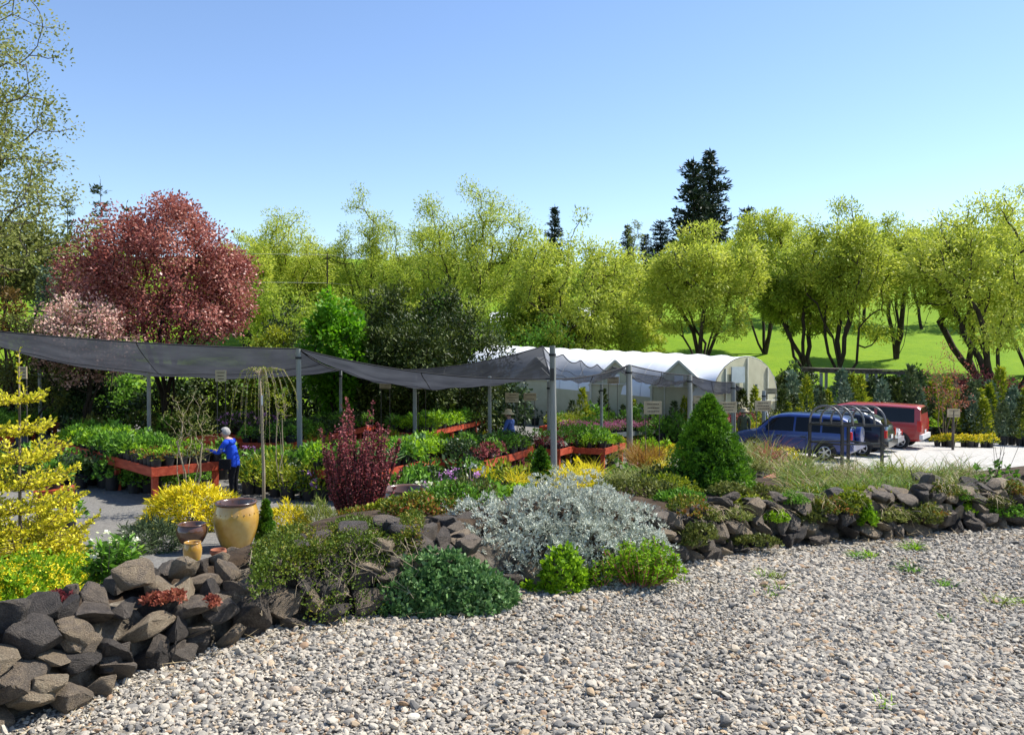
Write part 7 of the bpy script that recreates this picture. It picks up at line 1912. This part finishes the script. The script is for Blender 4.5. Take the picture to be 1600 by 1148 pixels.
def person(loc, rz, label, top, pants, hair, hat=None, h=1.65, lean=0.0, reach=None, bulk=1.0, stride=0.0, shoe='c_black', bag=False):
    """standing figure facing +x; reach = hand offsets from the shoulders (left, right)"""
    k = h / 1.65
    J = {}; Rr = {}
    def j(n, p_, r, par=None): J[n] = (Vector(p_) * k, r * k, par)
    L_ = lambda z: lean * max(0, (z - .9)) 
    j('pelvis', (0, 0, .92), .135 * bulk); j('spine', (L_(1.08), 0, 1.08), .13 * bulk, 'pelvis'); j('chest', (L_(1.27), 0, 1.27), .148 * bulk, 'spine'); j('upper', (L_(1.37), 0, 1.365), .105, 'chest')
    j('neck', (L_(1.44) + .012, 0, 1.435), .052, 'upper'); j('jaw', (L_(1.49) + .035, 0, 1.485), .068, 'neck'); j('skull', (L_(1.55) + .035, 0, 1.555), .092, 'jaw'); j('crown', (L_(1.6) + .03, 0, 1.615), .062, 'skull')
    for s, nm in ((1, 'L'), (-1, 'R')):
        sh = Vector((L_(1.34), s * .175, 1.345)); rc = (reach[0 if s > 0 else 1] if reach else (.06, 0.0, -.54)); hand = sh + Vector((rc[0], s * rc[1], rc[2]))
        mid = (sh + hand) / 2; dist = (hand - sh).length; bend = math.sqrt(max(.0, .29 ** 2 - (dist / 2) ** 2)) if dist < .58 else .02
        el = mid + Vector((-.35, s * .35, -1)).normalized() * bend
        j('sh' + nm, sh, .062 * bulk, 'upper'); j('el' + nm, el, .047 * bulk, 'sh' + nm); j('wr' + nm, el + (hand - el) * .84, .032, 'el' + nm)
        d = (hand - el).normalized(); wr_ = el + (hand - el) * .84; sd_ = d.cross(Vector((0, 0, 1))).normalized() if abs(d.z) < .95 else Vector((0, 1, 0)); up = sd_.cross(d)
        j('pa' + nm, wr_ + d * .07, .034, 'wr' + nm)
        for i, ln in enumerate((.062, .074, .080, .070)):
            o_ = (i - 1.5) * .019; b0 = wr_ + d * .105 + sd_ * o_
            j('f%d' % i + nm, b0, .0105, 'pa' + nm); j('g%d' % i + nm, b0 + d * ln * .55 - up * .008, .0095, 'f%d' % i + nm); j('h%d' % i + nm, b0 + d * ln * .9 - up * .03, .0085, 'g%d' % i + nm)
        j('ta' + nm, wr_ + d * .045 + sd_ * (-s * .035), .013, 'pa' + nm); j('tb' + nm, wr_ + d * .085 + sd_ * (-s * .055) - up * .012, .0105, 'ta' + nm)
        dx = stride * s
        j('hip' + nm, (0, s * .088, .86), .098 * bulk, 'pelvis'); j('kn' + nm, (.03 + dx * .5, s * .095, .48), .066, 'hip' + nm); j('an' + nm, (dx, s * .10, .095), .046, 'kn' + nm); j('he' + nm, (dx + .02, s * .10, .045), .042, 'an' + nm); j('to' + nm, (dx + .16, s * .11, .035), .035, 'he' + nm)
    names = list(J); idx = {n: i for i, n in enumerate(names)}
    me = bpy.data.meshes.new('body'); me.from_pydata([J[n][0] for n in names], [(idx[J[n][2]], idx[n]) for n in names if J[n][2]], [])
    o = bpy.data.objects.new('body', me); COL.objects.link(o)
    md = o.modifiers.new('skin', 'SKIN'); md.use_smooth_shade = True
    for i, n in enumerate(names):
        sv = me.skin_vertices[0].data[i]; sv.radius = (J[n][1] * (.78 if n in ('chest', 'spine', 'pelvis') else 1), J[n][1]); sv.use_root = (n == 'pelvis')
    lv = 2 if h < 1.6 else 1; o.modifiers.new('sub', 'SUBSURF').levels = lv; o.modifiers['sub'].render_levels = lv
    bpy.context.view_layer.update()
    bme = bpy.data.meshes.new_from_object(o.evaluated_get(bpy.context.evaluated_depsgraph_get()))
    bpy.data.objects.remove(o, do_unlink=True)
    t = empty('person', loc, rz, label, 'person')
    for mm in ('skin', top, pants, shoe): bme.materials.append(MAT[mm])
    segs = [(J[J[n][2]][0], J[n][0], n) for n in names if J[n][2]]
    def zone(n):
        if n[:2] in ('ne', 'ja', 'sk', 'cr', 'pa', 'ta', 'tb') or n[0] in 'fgh' and n[1] in '0123': return 0
        if n[:2] in ('hi', 'kn', 'an'): return 2
        if n[:2] in ('he', 'to'): return 3
        return 1
    A = np.array([s_[0] for s_ in segs]); B = np.array([s_[1] for s_ in segs]); Z = np.array([zone(s_[2]) for s_ in segs])
    C = np.zeros(len(bme.polygons) * 3); bme.polygons.foreach_get('center', C); C = C.reshape(-1, 3)
    AB = B - A; tq = np.clip(((C[:, None] - A) * AB).sum(2) / np.maximum((AB ** 2).sum(1), 1e-9), 0, 1)
    dd = np.linalg.norm(C[:, None] - (A + tq[..., None] * AB), axis=2); zi = Z[dd.argmin(1)]
    zi = np.where((zi == 2) & (C[:, 2] > .80 * k), 1, zi)       # the top hangs over the hips
    zi = np.where((zi == 1) & (C[:, 2] > 1.425 * k) & (np.abs(C[:, 1]) < .1 * k), 0, zi)
    bme.polygons.foreach_set('material_index', zi.astype(np.int32)); bme.polygons.foreach_set('use_smooth', np.ones(len(bme.polygons), dtype=bool))
    body = link('body', bme, t)
    sk = J['skull'][0]; r_ = .102 * k
    bm = bmesh.new(); bmesh.ops.create_icosphere(bm, subdivisions=3, radius=1.0)
    for v in bm.verts:
        c = v.co.copy(); lump = 1 + .05 * math.sin(c.x * 9 + c.y * 7) * math.cos(c.z * 8) + random.uniform(-.05, .05)
        v.co = Vector((c.x * r_ * 1.16 * lump, c.y * r_ * 1.02 * lump, c.z * r_ * 1.16 * lump))
    bmesh.ops.delete(bm, geom=[v for v in bm.verts if (v.co.x > r_ * .45 and v.co.z < r_ * .55) or v.co.z < -r_ * .75], context='VERTS')
    hm = bpy.data.meshes.new('hair'); bm.to_mesh(hm); bm.free(); hm.materials.append(MAT[hair]); hm.polygons.foreach_set('use_smooth', np.ones(len(hm.polygons), dtype=bool))
    link('hair', hm, t, sk + Vector((-.012, 0, .018)) * k)
    mb = MB(); mb.add([sk + Vector(p_) * k for p_ in ((.085, -.016, -.03), (.085, .016, -.03), (.118, 0, -.028), (.092, 0, .022))], [(0, 2, 1), (0, 3, 2), (1, 2, 3)]); mb.obj('nose', MAT['skin'], t)
    for s in (-1, 1):
        bm = bmesh.new(); bmesh.ops.create_icosphere(bm, subdivisions=1, radius=.012 * k); em = bpy.data.meshes.new('eye'); bm.to_mesh(em); bm.free(); em.materials.append(MAT['eye']); link('eye', em, t, sk + Vector((.084, s * .034, .01)) * k)
        mb = MB(); mb.lathe([(.028 * k, 0), (.022 * k, .016 * k), (.001, .01 * k)], 8); mb.obj('ear', MAT['skin'], t, loc=sk + Vector((.0, s * .088, -.01)) * k, rot=(R(-90 * s), 0, 0))
    mb = MB(); mb.box(sk + Vector((.088, 0, -.062)) * k, (.012 * k, .044 * k, .012 * k)); mb.obj('mouth', MAT['lip'], t)
    if hat:
        mb = MB(); mb.lathe([(.21 * k, -.03 * k), (.215 * k, -.022 * k), (.115 * k, .012 * k), (.108 * k, .05 * k), (.098 * k, .10 * k), (.05 * k, .118 * k), (.001, .118 * k)], 22, cap0=False, cap1=False); mb.obj('hat', MAT[hat], t, True, loc=sk + Vector((-.005, 0, .045)) * k, rot=(0, -.05, 0))
    if bag:
        mb = MB(); mb.box(Vector((.10, .17, .86)) * k, (.26 * k, .09 * k, .22 * k)); o = mb.obj('handbag', MAT['c_black'])
        o.parent = t
        mb = MB(); mb.tube([Vector((.0, .2, .95)) * k, Vector((L_(1.2) - .10, .20, 1.2)) * k, Vector((L_(1.38), .10, 1.43)) * k], .010, 5); mb.obj('bag_strap', MAT['c_black'], t)
    return t
wb = onground(365, 17.15)
person(wb, math.pi - .12, 'grey-haired person in a royal blue knit top reaching to a pot on the red bench', 'c_blue', 'c_black', 'hair_grey', h=1.53, lean=.30, reach=((.42, -.06, -.17), (.40, -.02, -.22)), bulk=1.08, bag=False)
mb = MB(); mb.box((0, 0, 0), (.24, .09, .21)); o = mb.obj('handbag', MAT['c_black'], loc=wb + Vector((-.13, -.19, .80))); prop(o, 'black handbag hanging at the side of the person in royal blue', 'bag')
b = at(800, 665, 25); g = Hf(b.x, 25); hh = at(800, 636, 25).z - g
person((b.x, 25, g), 2.6, 'person in a straw hat and blue shirt among the dark shrubs', 'c_mid', 'c_denim', 'hair_dark', 'straw_hat', h=min(1.72, hh + .02), lean=.15, reach=((.3, 0, -.3), (.3, 0, -.3)))
b = onground(1163, 32.5)
person(b, 1.3, 'person with a wide hat and olive jacket seen from behind, left of the blue car', 'c_olive', 'c_denim', 'hair_dark', 'c_hat', h=1.74, lean=.12, bulk=1.18, stride=.03)
b = onground(1171, 41)
person(b, 2.2, 'dark-haired person in a pale blue top far off before the greenhouse', 'c_light', 'c_denim', 'hair_dark', h=1.65, lean=.1, stride=.05)
b = onground(1200, 40)
person(b, 2.8, 'person in a pale shirt bending far off at the greenhouse end', 'c_light', 'c_black', 'hair_grey', h=1.68, lean=.3, reach=((.35, 0, -.3), (.35, 0, -.3)))
